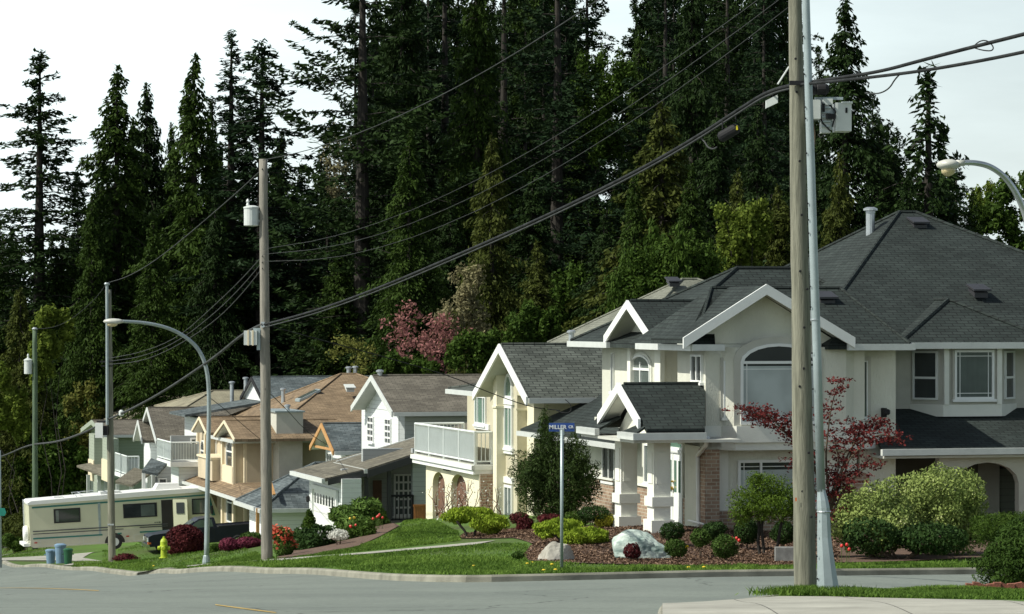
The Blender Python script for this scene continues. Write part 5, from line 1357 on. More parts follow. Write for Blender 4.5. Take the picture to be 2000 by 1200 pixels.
mR = [(1566, 163), (1640, 152), (1720, 140), (1800, 118), (1900, 92), (2000, 67), (2160, 25)]
cable('telephone_cable', 'upper of the two cables crossing the pale sky to the right edge', seg(mR, pa, pe), .024)
mR2 = [(1566, 165), (1640, 158), (1720, 149), (1800, 139), (1900, 122), (2000, 102), (2160, 66)]
cable('telephone_cable', 'lower of the two cables crossing the pale sky to the right edge', seg(mR2, (1574, 43.6), (2000, 35.3)), .022)
cable('cable_loop', 'small slack loop tied to the upper cable at the right', seg([(1900, 92), (1915, 79), (1930, 80), (1941, 92), (1938, 100), (1920, 99), (1903, 94)], pa, pe), .008)
cable('cable_tail', 'loose cable curving down from the lower cable right of the steel boxes', seg([(1760, 143), (1748, 155), (1738, 172), (1722, 182), (1704, 184), (1690, 182)], pa, pe), .010, 'cable_grey')
cable('cable_tail', 'loose tail hanging below the thick bundle left of the near pole', seg([(1365, 267), (1376, 276), (1382, 288), (1393, 292), (1400, 288)], pa, pb), .013, 'cable_grey')
q = XP(1424, 259, Yline(1424, pa, pb))
SC = Obj('splice_case', 'black cylindrical splice case with yellow tag hanging under the thick cable bundle', 'splice case', q)
SC.part('case', MB().tube([q + Vector((-.155, .04, -.085)), q + Vector((-.12, .03, -.07)), q + Vector((.11, -.03, .06)), q + Vector((.15, -.04, .08))], [.05, .085, .085, .04], 14), 'utility_dark')
SC.part('tag', MB().box(q.x + .10, q.x + .125, q.y - .135, q.y - .11, q.z + .03, q.z + .10), 'tag_yellow')
SC.part('strap', MB().tube([q + Vector((-.1, 0, .05)), q + Vector((-.1, .0, .2))], .012, 6).tube([q + Vector((.1, 0, .15)), q + Vector((.1, .0, .32))], .012, 6), 'utility_dark')
q = XP(1509, 199, Yline(1509, pa, pb))
TB = Obj('tap_box', 'small white tap box clipped under the cable just left of the near pole', 'tap box', q)
TB.part('housing', MB().extr([q + Vector((-.1, -.06, -.10)), q + Vector((.07, -.08, -.02)), q + Vector((.07, -.08, .10)), q + Vector((-.1, -.06, .015))], (0, .12, 0)), 'utility_grey')
TB.part('clip', MB().tube([q + Vector((0, 0, .06)), q + Vector((0, 0, .16))], .012, 6), 'utility_dark')
q = XP(237, 808, Yline(237, pb, pc_))
o = MB().lathe(q, [(.06, -.1), (.1, -.05), (.1, .08), (.04, .14)], 10).build('insulator_bell', 'utility_grey', None, origin=q); o.location = q; tag(o, 'small white bell shaped fitting hanging on the cable right of third pole', 'fitting')
# power lines
G3 = 'trio of thin power lines between first and second pole'
for k, (yt, yb) in enumerate(((-70, 487), (-40, 497), (-12, 511))):
    L = []
    for i in range(9):
        px = lerp(1552, 514, i / 8); Y = Yline(px, pa, pb)
        zt = lerp((HY - yt) / FPX * 43.8, (HY - yb) / FPX * 85.8, (Y - 43.8) / 42.0); u = (Y - 43.8) / 42.0
        L.append(Vector(((px - CX) / FPX * Y, Y, zt - (.9 + .12 * k) * 4 * u * (1 - u))))
    cable('power_line', ['highest of three thin power lines crossing the dark trees', 'middle one of three thin power lines crossing the dark trees', 'lowest of three thin power lines crossing the dark trees'][k], L, .0065, 'cable_grey', G3, 5, 1)
L = []
for i in range(9):
    Y = lerp(43.8, 85.8, i / 8); u = i / 8; X = lerp(XP(1552, 0, 43.8).x, XP(513.5, 0, 85.8).x, u)
    L.append(Vector((X, Y, lerp(6.6, (HY - 313) / FPX * 85.8, u) - 1.0 * 4 * u * (1 - u) * .8)))
cable('power_line', 'single high wire running up across the tall trees from the second pole top', L, .011, 'cable_grey', None, 5, 1)
cable('power_line', 'wire sagging from the second pole top down to the capped third pole', seg([(513, 330), (470, 370), (430, 405), (360, 465), (300, 512), (250, 541), (209, 553)], pb, pc_), .016, 'cable_grey', None, 5, 2)
cable('power_line', 'wire from the capped third pole to the green pole top', seg([(209, 553), (190, 580), (160, 608), (130, 630), (100, 641), (68, 643)], pc_, pd), .012, 'cable', None, 5, 2)
for k, (ya, yb) in enumerate(((500, 700), (512, 706), (524, 712))):
    L = seg([(513, ya), (470, ya + 48 + k * 3), (420, ya + 96 + k * 4), (350, lerp(ya, yb, .72) + 15), (280, yb - 12 + k * 3), (214, yb)], pb, pc_)
    cable('power_line', ['top wire of the trio between second and third pole', 'middle wire of the trio between second and third pole', 'bottom wire of the trio between second and third pole'][k], L, .013, 'cable_grey', 'trio of thin power lines between second and third pole', 5, 2)
q0 = XP(700, 577, Yline(700, pa, pb))
cable('service_drop', 'dark service wire running to the side wall of the cream house', [XP(516, 634, 85.8), XP(640, 668, 87.5), XP(760, 700, 89), XP(884, 736, 90), XP(957, 768, 90.5), XP(1040, 797, 90.8), XP(1094, 802, 90.82)], .014, 'cable', None, 5, 2)
cable('service_drop', 'slack loop of dark wire at the cream house wall above street sign', [XP(1086, 802, 90.8), XP(1104, 808, 90.7), XP(1116, 804, 90.7), XP(1115, 790, 90.7), XP(1104, 781, 90.8)], .014, 'cable', None, 5, 3)
cable('service_drop', 'dark service wire passing before the boxed chimney toward the slate roofed house', [XP(518, 760, 85.8), XP(560, 800, 100), XP(600, 845, 112), XP(640, 870, 125)], .012, 'cable', None, 5, 2)
cable('service_drop', 'dark service wire from the street lamp side down to the peach house', [XP(400, 770, 110), XP(440, 800, 125), XP(480, 835, 138), XP(520, 868, 146)], .013, 'cable', None, 5, 2)

# ---------------------------------------------------------------- motorhome
def frameobj(t, s, z, rz=0.0): return Matrix.Translation(W(t, s, z)) @ Matrix.Rotation(TH + rz, 4, 'Z')
sR = S(60, 16.2)
RVt0, RVs0 = 16.2, sR
base = W(RVt0, RVs0, 0); 
rv = empty('motorhome', (base.x, base.y, Z(1083, RVt0, RVs0)), 'long pale motorhome with green stripes and white roof parked on the driveway', 'motorhome', TH)
rv.rotation_euler = (0, -R(2.3), TH)
def rp(name, mb, m, parent=None, label=None, smooth=False):
    o = mb.build(name, m, parent or rv, smooth=smooth)
    if label: o['label'] = label
    return o
RL_ = 9.55; H0, H1 = .30, 2.68
body = MB().extr([(.0, 0, H0 + .1), (.15, 0, H0), (7.9, 0, H0), (RL_ - .6, 0, H0), (RL_ - .1, 0, .75), (RL_, 0, 1.05), (RL_ - .05, 0, 1.25), (RL_ - .55, 0, 2.45), (RL_ - .75, 0, 2.62), (0.05, 0, 2.50), (0, 0, 2.4)], (0, 2.3, 0))
rb_ = rp('body', body, 'rv_body')
rp('skirt', MB().extr([(.02, -.012, H0 + .1), (.15, -.012, H0 + .0), (6.9, -.012, H0), (6.9, -.012, .98), (.02, -.012, .98)], (0, .011, 0)), 'rv_lower', rb_)
rf = rp('roof', MB().extr([(-.04, -.05, 2.42), (RL_ - .6, -.05, 2.60), (RL_ - .85, -.05, 2.80), (6.0, -.05, 2.78), (.1, -.05, 2.60), (-.06, -.05, 2.52)], (0, 2.4, 0)), 'rv_white')
rp('trim_stripe', MB().extr([(.15, -.02, 2.24), (RL_ - .72, -.02, 2.40), (RL_ - .7, -.02, 2.47), (.15, -.02, 2.32)], (0, .019, 0)), 'rv_green', rb_, 'green stripe under the roof')
for z0, z1, x0, x1, m in ((1.08, 1.13, .15, 6.8, 'rv_stripe'), (.96, 1.0, .15, 4.6, 'rv_stripe'), (.985, 1.03, 5.4, 6.8, 'rv_stripe'), (.72, .79, .15, 3.55, 'rv_green'), (.74, .80, 4.3, 4.5, 'rv_green'), (.74, .81, 5.4, 6.8, 'rv_green')):
    rp('trim_stripe', MB().box(x0, x1, -.03, -.013, z0, z1), m, rb_)
rp('seam', MB().box(3.38, 3.50, -.025, -.001, .75, 2.34), 'steel', rb_)
def rvwin(x0, x1, z0, z1, g='glass_dark'):
    b = rp('window', MB().ring([(x0, -.03, z0), (x1, -.03, z0), (x1, -.03, z1), (x0, -.03, z1)], [(x0 + .06, -.03, z0 + .06), (x1 - .06, -.03, z0 + .06), (x1 - .06, -.03, z1 - .06), (x0 + .06, -.03, z1 - .06)], (0, .029, 0)), 'rubber', rb_)
    rp('pane', MB().box(x0 + .05, x1 - .05, -.02, -.002, z0 + .05, z1 - .05), g, b)
    return b
for b, cx in ((rvwin(1.2, 2.5, 1.45, 2.15), (1.3, 2.28)), (rvwin(4.62, 6.3, 1.5, 2.2), (5.5,))):
    rp('curtain', MB().box(cx[0], cx[0] + (.14 if len(cx) > 1 else .68), -.027, -.021, 1.52, 2.08 if len(cx) > 1 else 2.12), 'glass_mid', b)
rp('doorway', MB().box(6.52, 7.08, -.022, -.001, .55, 2.3), 'dark_void', rb_)
dr = rp('door', MB().extr([(7.1, -.05, .6), (7.75, -.42, .6), (7.75, -.42, 2.3), (7.1, -.05, 2.3)], (.02, .05, 0)), 'rv_body', rb_, 'open entry door')
rp('pane', MB().extr([(7.25, -.145, 1.6), (7.6, -.345, 1.6), (7.6, -.345, 2.15), (7.25, -.145, 2.15)], (-.012, -.02, 0)), 'glass_dark', dr)
rvwin(8.05, 8.95, 1.5, 2.28, 'glass_mid')
rp('windshield', MB().extr([(RL_ - .1, .1, 1.36), (RL_ - .1, 2.2, 1.36), (RL_ - .58, 2.2, 2.46), (RL_ - .58, .1, 2.46)], (.03, 0, .01)), 'glass_green', rb_)
rp('trim_stripe', MB().extr([(9.02, -.02, 1.4), (9.2, -.02, 1.4), (8.98, -.02, 2.3), (8.86, -.02, 2.3)], (0, .018, 0)), 'rv_green', rb_)
for x in (4.15, 8.2):
    w_ = rp('wheel', MB().lathe((x, -.045, .37), [(.30, 0), (.37, .03), (.37, .25), (.3, .28)], 20, 'y'), 'rubber')
    rp('rim', MB().lathe((x, -.07, .37), [(.2, 0), (.2, .04), (.06, .05)], 14, 'y'), 'utility_grey', w_)
    a = MB(); pr = None
    for i in range(11):
        q = math.pi * i / 10; p_ = (x - .5 * math.cos(q), -.026, .33 + .48 * math.sin(q))
        if pr: a.extr([pr, p_, (x, -.026, .33)], (0, .012, 0))
        pr = p_
    rp('wheel_arch', a, 'dark_void', rb_)
rp('spare_wheel', MB().lathe((-.28, .55, .98), [(.1, 0), (.36, .02), (.4, .08), (.4, .2), (.34, .26)], 20, 'x'), 'rv_white', label='spare wheel in a white cover')
rp('bumper', MB().box(-.3, 0, .1, 2.2, .38, .52), 'rv_white')
for x_, z_ in ((.5, .36), (1.6, .36), (2.6, .36), (5.1, .36), (6.0, .36)): rp('hatch', MB().ring([(x_, -.02, z_), (x_ + .8, -.02, z_), (x_ + .8, -.02, z_ + .32), (x_, -.02, z_ + .32)], [(x_ + .015, -.02, z_ + .015), (x_ + .785, -.02, z_ + .015), (x_ + .785, -.02, z_ + .305), (x_ + .015, -.02, z_ + .305)], (0, .006, 0)), 'greywhite', rb_)
rp('mirror', MB().box(8.95, 9.05, -.32, -.22, 1.5, 1.9).tube([(9.0, 0, 1.7), (9.0, -.26, 1.7)], .02, 6), 'rubber', rb_)
rp('emblem', MB().box(6.15, 6.2, -.03, -.012, 1.19, 1.24).box(6.25, 6.3, -.03, -.012, 1.19, 1.24).box(6.35, 6.45, -.03, -.012, 1.19, 1.24), 'rv_stripe', rb_)
rp('marker_light', MB().box(.2, .34, -.035, -.02, .52, .58), 'lamp_red', rb_)
rp('marker_light', MB().box(4.72, 4.86, -.035, -.02, .58, .64), 'lamp_red', rb_)
rp('roof_vent', MB().box(1.3, 1.75, .6, 1.1, 2.6, 2.72), 'rv_white', rf)
rp('roof_vent', MB().box(3.6, 4.6, .5, 1.4, 2.68, 2.84), 'greywhite', rf)
rp('air_conditioner', MB().extr([(6.3, .6, 2.78), (7.6, .6, 2.78), (7.5, .6, 3.05), (6.5, .6, 3.08)], (0, .9, 0)), 'rv_white', rf)
rp('roof_rack', MB().tube([(2.4, .3, 2.68), (2.3, .3, 2.82), (3.4, .3, 2.86)], .02, 6).tube([(2.4, 1.7, 2.68), (2.3, 1.7, 2.82), (3.4, 1.7, 2.86)], .02, 6).tube([(2.6, .3, 2.83), (2.6, 1.7, 2.83)], .02, 6), 'steel_pipe', rf)
rp('ladder', MB().tube([(-.08, 1.6, .6), (-.08, 1.6, 2.6)], .02, 6).tube([(-.08, 1.95, .6), (-.08, 1.95, 2.6)], .02, 6), 'steel_pipe')

# ---------------------------------------------------------------- pickup truck
tK = 20.6; sK = S(292, tK)
pk = empty('pickup_truck', W(tK, sK, Z(1086, tK, sK)), 'dark navy pickup truck parked nose to the street behind the red bush and hydrant', 'pickup truck', TH)
pk.rotation_euler = (0, -R(3.2), TH); pk.scale = (.88, .88, .88)
def kp(name, mb, m, parent=None, smooth=False): return mb.build(name, m, parent or pk, smooth=smooth)
kb = kp('body', MB().extr([(.05, 0, .45), (.0, 0, .62), (.02, 0, 1.0), (.25, 0, 1.08), (1.95, 0, 1.20), (4.0, 0, 1.25), (5.85, 0, 1.25), (5.85, 0, .55), (5.4, 0, .45)], (0, 1.85, 0)), 'navy')
kc = kp('cab', MB().extr([(1.9, .08, 1.20), (2.5, .14, 1.60), (2.75, .16, 1.74), (3.45, .16, 1.77), (3.55, .16, 1.75), (3.68, .10, 1.24)], (0, 1.6, 0)), 'navy')
kp('window', MB().extr([(2.2, .075, 1.28), (2.55, .075, 1.56), (2.8, .075, 1.68), (3.4, .075, 1.68), (3.48, .075, 1.28)], (0, .03, 0)), 'glass_mid', kc)
kp('windshield', MB().extr([(1.92, .2, 1.24), (1.92, 1.6, 1.24), (2.5, 1.58, 1.61), (2.5, .22, 1.61)], (-.015, 0, .02)), 'glass_mid', kc)
kp('bed_rail', MB().box(3.75, 5.8, -.02, .06, 1.24, 1.3), 'rubber'); kp('bed_rail', MB().box(3.75, 5.8, 1.79, 1.87, 1.24, 1.3), 'rubber')
kp('bumper', MB().box(-.1, .05, .0, 1.85, .42, .6), 'chrome', kb)
kp('grille', MB().box(-.03, .01, .45, 1.4, .68, .95), 'chrome', kb)
for y in (.08, 1.45): kp('headlight', MB().box(-.03, .03, y, y + .33, .72, .92), 'glass_blind', kb)
kp('turn_signal', MB().box(-.04, .12, -.01, .2, .60, .70), 'lamp_orange', kb)
kp('door', MB().ring([(2.1, -.012, .6), (3.5, -.012, .6), (3.5, -.012, 1.2), (2.1, -.012, 1.2)], [(2.12, -.012, .62), (3.48, -.012, .62), (3.48, -.012, 1.18), (2.12, -.012, 1.18)], (0, .01, 0)), 'rubber', kb)
kp('mirror', MB().box(2.25, 2.4, -.22, -.02, 1.25, 1.42), 'rubber', kc)
for x in (.95, 4.75):
    for y in (-.03, 1.66):
        w_ = kp('wheel', MB().lathe((x, y, .38), [(.32, 0), (.38, .03), (.38, .19), (.32, .22)], 20, 'y'), 'rubber')
        kp('rim', MB().lathe((x, y - .015 if y < 1 else y + .2, .38), [(.24, 0), (.24, .03), (.05, .04)], 14, 'y'), 'chrome', w_)

# ---------------------------------------------------------------- bins, hydrant, blocks
def binn(name, label, px, Y, h_, r, m, lid, tilt=0.0, seed=0):
    b = gnd(px, Y); B = Obj(name, label, 'rubbish bin', b)
    B.part('bin', MB().lathe(b, [(r * .78, 0), (r, h_ * .86), (r * 1.08, h_ * .87), (r * 1.08, h_ * .92)], 18), m, smooth=False)
    B.part('lid', MB().lathe(b, [(r * 1.1, h_ * .92), (r * 1.1, h_ * .96), (r * .7, h_ * 1.02), (r * .15, h_ * 1.03)], 18), lid)
    B.part('handle', MB().box(b.x + r * 1.0, b.x + r * 1.25, b.y - .06, b.y + .06, b.z + h_ * .62, b.z + h_ * .68).box(b.x - r * 1.25, b.x - r * 1.0, b.y - .06, b.y + .06, b.z + h_ * .62, b.z + h_ * .68), m)
    return B
binn('rubbish_bin', 'blue grey rubbish bin with dark top, leftmost of the three kerbside bins', 99, 128, .62, .21, 'bin_blue', 'bin_blue')
binn('rubbish_bin', 'taller blue rubbish bin with pale domed lid between the other two bins', 118, 127, .82, .23, 'bin_blue', 'bin_blue')
binn('rubbish_bin', 'dark green rubbish bin standing nearest the kerb', 133, 121, .62, .18, 'bin_green', 'bin_green')
bh = gnd(320, 107.5)
HY_ = Obj('fire_hydrant', 'yellow green fire hydrant in front of dark red bush', 'fire hydrant', bh)
HY_.part('barrel', MB().lathe(bh, [(.17, 0), (.17, .04), (.11, .06), (.11, .40), (.14, .42), (.14, .47), (.12, .48), (.125, .6), (.09, .68), (.04, .71), (.04, .76), (0.02, .77)], 16), 'hydrant', smooth=False)
HY_.part('nozzle', MB().lathe((bh.x - .22, bh.y, bh.z + .37), [(.05, 0), (.07, .01), (.07, .08), (.045, .09), (.045, .35), (.07, .36), (.07, .43), (.05, .44)], 12, 'x'), 'hydrant')
HY_.part('nozzle', MB().lathe((bh.x, bh.y - .2, bh.z + .37), [(.06, 0), (.08, .02), (.08, .08), (.06, .1), (.06, .2)], 12, 'y'), 'hydrant')
# ---------------------------------------------------------------- foliage
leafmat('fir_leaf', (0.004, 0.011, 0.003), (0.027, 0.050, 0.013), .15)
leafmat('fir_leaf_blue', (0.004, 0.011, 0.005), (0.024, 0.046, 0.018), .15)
leafmat('cedar_leaf', (0.008, 0.020, 0.003), (0.048, 0.082, 0.015), .2)
leafmat('cedar_leaf_warm', (0.017, 0.028, 0.005), (0.085, 0.100, 0.022), .22)
leafmat('cypress_leaf', (0.014, 0.036, 0.005), (0.072, 0.120, 0.020), .25)
leafmat('lime_leaf', (0.04, 0.075, 0.010), (0.19, 0.24, 0.04), .35)
leafmat('yellow_leaf', (0.05, 0.07, 0.012), (0.24, 0.24, 0.065), .35)
leafmat('green_leaf', (0.014, 0.038, 0.006), (0.082, 0.135, 0.024), .3)
leafmat('pink_leaf', (0.10, 0.06, 0.035), (0.46, 0.20, 0.20), .3)
leafmat('buff_leaf', (0.11, 0.10, 0.05), (0.34, 0.31, 0.17), .3)
leafmat('red_leaf', (0.045, 0.010, 0.009), (0.16, 0.030, 0.028), .2)
leafmat('burgundy_leaf', (0.030, 0.008, 0.010), (0.13, 0.030, 0.032), .15)
leafmat('plum_leaf', (0.06, 0.012, 0.025), (0.21, 0.045, 0.075), .15)
leafmat('box_leaf', (0.008, 0.022, 0.007), (0.045, 0.085, 0.022), .15)
leafmat('box_leaf_light', (0.02, 0.05, 0.010), (0.085, 0.14, 0.030), .2)
leafmat('pine_gold', (0.09, 0.16, 0.012), (0.36, 0.46, 0.05), .25)
leafmat('juniper_leaf', (0.008, 0.022, 0.004), (0.055, 0.10, 0.018), .15)
leafmat('gold_leaf', (0.12, 0.13, 0.012), (0.42, 0.40, 0.05), .25)
leafmat('variegated_leaf', (0.025, 0.06, 0.014), (0.33, 0.40, 0.12), .2, tip=(0.75, 0.75, 0.45))
leafmat('cypress_dark', (0.012, 0.028, 0.007), (0.064, 0.098, 0.028), .15)
leafmat('rhodo_leaf', (0.015, 0.045, 0.010), (0.13, 0.21, 0.045), .2)
leafmat('azalea_flower', (0.45, 0.07, 0.04), (0.80, 0.24, 0.15), .25)
leafmat('white_flower', (0.5, 0.5, 0.45), (0.8, 0.8, 0.75), .25)
leafmat('red_flower', (0.55, 0.01, 0.01), (0.75, 0.04, 0.02), .25)
leafmat('yellow_flower', (0.6, 0.42, 0.01), (0.8, 0.6, 0.03), .25)
leafmat('grass_blade', (0.045, 0.095, 0.014), (0.16, 0.255, 0.045), .3)
leafmat('topiary_leaf', (0.02, 0.05, 0.006), (0.135, 0.205, 0.028), .25)

def quads_obj(name, C, U, V, v, m, parent=None, kind=None):
    """many small leaf-shaped faces in one mesh"""
    n = len(C); co = np.empty((n, 4, 3), np.float32)
    co[:, 0] = C - U; co[:, 1] = C + V; co[:, 2] = C + U; co[:, 3] = C - V
    me = bpy.data.meshes.new(name)
    me.vertices.add(4 * n); me.vertices.foreach_set('co', co.reshape(-1))
    me.loops.add(4 * n); me.loops.foreach_set('vertex_index', np.arange(4 * n, dtype=np.int32))
    me.polygons.add(n); me.polygons.foreach_set('loop_start', np.arange(0, 4 * n, 4, dtype=np.int32)); me.polygons.foreach_set('loop_total', np.full(n, 4, np.int32))
    me.update(calc_edges=True)
    at = me.attributes.new('v', 'FLOAT', 'FACE'); at.data.foreach_set('value', np.clip(v, 0, 1).astype(np.float32))
    me.materials.append(MT[m])
    o = bpy.data.objects.new(name, me); col.objects.link(o)
    if parent: o.parent = parent
    if kind: o['kind'] = kind
    return o
def unit(a): return a / np.maximum(np.linalg.norm(a, axis=1, keepdims=True), 1e-9)
def leaf_axes(rs, N, jitter, sz, aspect):
    """leaf axes lying roughly across direction N"""
    n = len(N); d = unit(N + jitter * rs.normal(size=(n, 3)))
    u = unit(np.cross(d, rs.normal(size=(n, 3)))); w_ = np.cross(d, u)
    s_ = sz * rs.uniform(.6, 1.35, size=(n, 1))
    return u * s_, w_ * s_ * aspect
def lumps(D, rs, amp, f=2.6):
    ph = rs.uniform(0, 6.28, 9); k = rs.normal(size=(9, 3)) * f
    return 1 + amp * sum(np.sin(D @ k[i] + ph[i]) for i in range(9)) / 3.0
def clouds(blobs, n, leaf, seed, amp=.16, shell=.45, aspect=.5, f=2.6, jitter=.8, flat=0.0):
    """leaves spread through the volume of lumpy blobs [(c, r)]"""
    rs = np.random.RandomState(seed); wt = np.array([b[1][0] * b[1][2] + b[1][0] * b[1][1] for b in blobs]); wt = wt / wt.sum()
    Cs, Ns, vs = [], [], []
    for (c, r), k in zip(blobs, wt):
        m = int(n * k) + 1; D = unit(rs.normal(size=(m, 3)))
        if flat: D[:, 2] = np.abs(D[:, 2]) * (1 - flat) + D[:, 2] * flat
        L = lumps(D, rs, amp, f); rad = L * (1 - shell * rs.uniform(0, 1, m) ** 1.5)
        Cs.append(np.array(c) + D * np.array(r) * rad[:, None]); Ns.append(D)
        vs.append(.45 * rs.uniform(0, 1, m) + .35 * np.clip((lumps(D, rs, 1.0, 4.5)) * .5, 0, 1) + .15)
    C = np.vstack(Cs); N = np.vstack(Ns); v = np.concatenate(vs)
    U, V = leaf_axes(rs, N, jitter, leaf, aspect)
    return C, U, V, v
def stems(mb, base, tops, r, seed=0, wob=.08, n=6):
    rnd = random.Random(seed)
    for t_ in tops:
        b = Vector(base) + Vector((rnd.uniform(-1, 1), rnd.uniform(-1, 1), 0)) * r * 1.5; t_ = Vector(t_); pts = []
        L = (t_ - b).length
        for i in range(6):
            k = i / 5; p = b.lerp(t_, k) + Vector((rnd.uniform(-1, 1), rnd.uniform(-1, 1), rnd.uniform(-.4, .4))) * wob * L * (0 if i in (0,) else 1) * math.sin(k * 3.1)
            pts.append(p)
        mb.tube(pts, [lerp(r, r * .3, i / 5) for i in range(6)], n)
def shrub(name, label, cat, px, Y, x0, x1, y0, y1, m, n, leaf, seed, blobs=None, dz=.12, amp=.14, shell=.4, aspect=.5, f=2.6, group=None, stem=True, flowers=None, base_drop=0.0, jitter=.8):
    """shrub whose outline is x0..x1, y0..y1 (measured), rooted on the ground at distance Y"""
    b = gnd(px, Y, dz); root = empty(name, b, label, cat, random.Random(seed).uniform(0, .3), group); root.rotation_euler = (0, 0, 0)
    k = Y / FPX
    if blobs is None:
        cx = ((x0 + x1) / 2 - px) * k; w_ = (x1 - x0) / 2 * k; zt = (HY - y0) * k - b.z; zb = (HY - y1) * k - b.z
        bl = [((cx, 0, (zt + zb) / 2), (w_, w_ * .9, (zt - zb) / 2))]
    else:
        bl = []
        for (a0, a1, c0, c1, dy) in blobs:
            w_ = (a1 - a0) / 2 * k; bl.append(((((a0 + a1) / 2 - px) * k, dy, (HY - (c0 + c1) / 2) * k - b.z), (w_, w_ * .9, (c1 - c0) / 2 * k)))
    C, U, V, v = clouds(bl, n, leaf, seed, amp, shell, aspect, f, jitter)
    C[:, 2] = np.maximum(C[:, 2], .01)
    quads_obj('foliage', C, U, V, v, m, root)
    if stem:
        mb = MB(); tops = [Vector(q[0]) + Vector((random.Random(seed + i).uniform(-.4, .4) * q[1][0], 0, q[1][2] * .2)) for i, q in enumerate(bl * (1 if len(bl) > 2 else 3))]
        stems(mb, (0, 0, -.1), tops, max(.012, .05 * max(q[1][0] for q in bl)), seed)
        mb.build('stems', 'twig', root)
    if flowers:
        fm, nf, fs, zmin = flowers
        C, U, V, v = clouds(bl, nf * 6, fs, seed + 91, amp, .08, .8, f)
        rs = np.random.RandomState(seed + 3)
        C2, U2, V2, v2 = [], [], [], []
        idx = rs.choice(len(C), nf, replace=False)
        for i in idx:
            if C[i][2] < zmin: continue
            for _ in range(7):
                C2.append(C[i] * 1.02 + rs.normal(size=3) * fs * .7); d = unit(rs.normal(size=(2, 3))); U2.append(d[0] * fs); V2.append(np.cross(d[0], d[1]) * fs); v2.append(rs.uniform())
        if C2: quads_obj('flowers', np.array(C2), np.array(U2), np.array(V2), np.array(v2), fm, root)
    return root

# ---- garden in front of the corner house
BALLS = 'clipped round shrubs in the mulch bed'
def ball(label, px, Y, x0, x1, y0, y1, m='box_leaf', seed=0, leaf=.028, **k):
    return shrub('round_shrub', label, 'shrub', px, Y, x0, x1, y0, y1, m, int(2600 * (x1 - x0) * (y1 - y0) / 2000), leaf, seed, group=BALLS, amp=.12, shell=.32, f=4.0, **k)
ball('clipped dark round shrub in front of the double doors', 1312, 74.5, 1290, 1337, 1019, 1058, seed=11)
ball('clipped round shrub just left of the red tulips, behind another', 1395, 74.5, 1371, 1420, 1018, 1056, seed=12)
ball('clipped round shrub touching the one behind it, left of the boxiest shrub', 1368, 72, 1348, 1390, 1032, 1068, 'box_leaf_light', seed=13)
ball('boxiest clipped green shrub, nearest to the lawn right of the boulder', 1413, 70, 1389, 1440, 1046, 1090, 'box_leaf_light', seed=14)
ball('small yellowish flecked shrub at the right foot of the big boulder', 1319, 70.5, 1298, 1341, 1054, 1089, 'box_leaf_light', seed=15, flowers=('yellow_flower', 5, .02, .2))
ball('small reddish dark shrub in front of the big boulder', 1234, 70.0, 1216, 1253, 1062, 1092, 'burgundy_leaf', seed=16)
ball('dark round shrub left of the topiary pine trunks', 1460, 74, 1434, 1484, 1014, 1062, seed=17)
ball('dark shrub half hidden right of the topiary pine trunks', 1530, 74, 1505, 1556, 1015, 1062, seed=18)
ball('dark shrub between the gold shrub and the cypress', 1152, 80, 1128, 1192, 988, 1020, seed=19)
def dome(name, label, cat, *a, **k): return shrub(name, label, cat, *a, **k)
dome('gold_shrub', 'yellow rounded shrub left of the porch columns', 'shrub', 1182, 80, 1158, 1206, 1004, 1030, 'gold_leaf', 1500, .035, 21)
dome('red_shrub', 'rusty red shrub behind the cloud pruned pine, upper one', 'shrub', 1012, 90, 995, 1034, 1000, 1024, 'burgundy_leaf', 900, .04, 22)
dome('red_shrub', 'rusty red rounded shrub right of the left cloud pine', 'shrub', 1029, 86, 1008, 1048, 1012, 1044, 'burgundy_leaf', 1200, .04, 23)
dome('red_shrub', 'rusty shrub at the foot of the dark cypress', 'shrub', 1072, 84, 1048, 1098, 1004, 1022, 'burgundy_leaf', 1000, .04, 24)
dome('green_shrub', 'loose green shrub between street sign post and gold shrub', 'shrub', 1118, 84, 1098, 1150, 1000, 1030, 'green_leaf', 1300, .04, 25)
dome('green_tuft', 'small dark green weed tuft on the lawn left of pale rock', 'plant', 1012, 66, 1000, 1024, 1078, 1092, 'box_leaf_light', 300, .03, 26, stem=False, dz=.1)
# cloud pruned pines
def cloud_pine(label, px, Y, blobs, seed, trunk):
    b = gnd(px, Y, .12); root = empty('cloud_pine', b, label, 'tree', 0); k = Y / FPX
    bl = [(((((a0 + a1) / 2) - px) * k, dy, (HY - (c0 + c1) / 2) * k - b.z), ((a1 - a0) / 2 * k, (a1 - a0) / 2 * k * .8, (c1 - c0) / 2 * k)) for a0, a1, c0, c1, dy in blobs]
    C, U, V, v = clouds(bl, 9000, .045, seed, .16, .35, .4, 3.5, 1.0)
    U[:, 2] = np.abs(U[:, 2]) + .012
    quads_obj('crown', C, U, V, v, 'pine_gold', root)
    mb = MB()
    for tp in trunk:
        pts = [Vector(((x - px) * k, 0, (HY - y) * k - b.z)) for x, y in tp]; mb.tube(smooth_line3(pts, 2), .035, 7)
    mb.build('trunk', 'bark', root)
    return root
cloud_pine('bright cloud pruned pine with two flat pads, left of the red shrubs', 928, 84, [(866, 930, 993, 1024, .3), (886, 956, 990, 1018, 0), (915, 996, 1002, 1040, -.2)], 31, [[(912, 1052), (910, 1040), (900, 1028), (892, 1018)], [(928, 1052), (926, 1040), (936, 1028), (950, 1020)], [(968, 1052), (965, 1040), (962, 1030)]])
cloud_pine('bright cloud pruned pine with spreading pads behind the sign post', 1110, 75.5, [(1043, 1098, 1020, 1052, .2), (1062, 1140, 1014, 1044, .1), (1098, 1188, 1029, 1068, -.2)], 32, [[(1108, 1082), (1104, 1066), (1092, 1052), (1078, 1040)], [(1150, 1086), (1146, 1070), (1140, 1056)], [(1110, 1082), (1118, 1064), (1128, 1050)]])
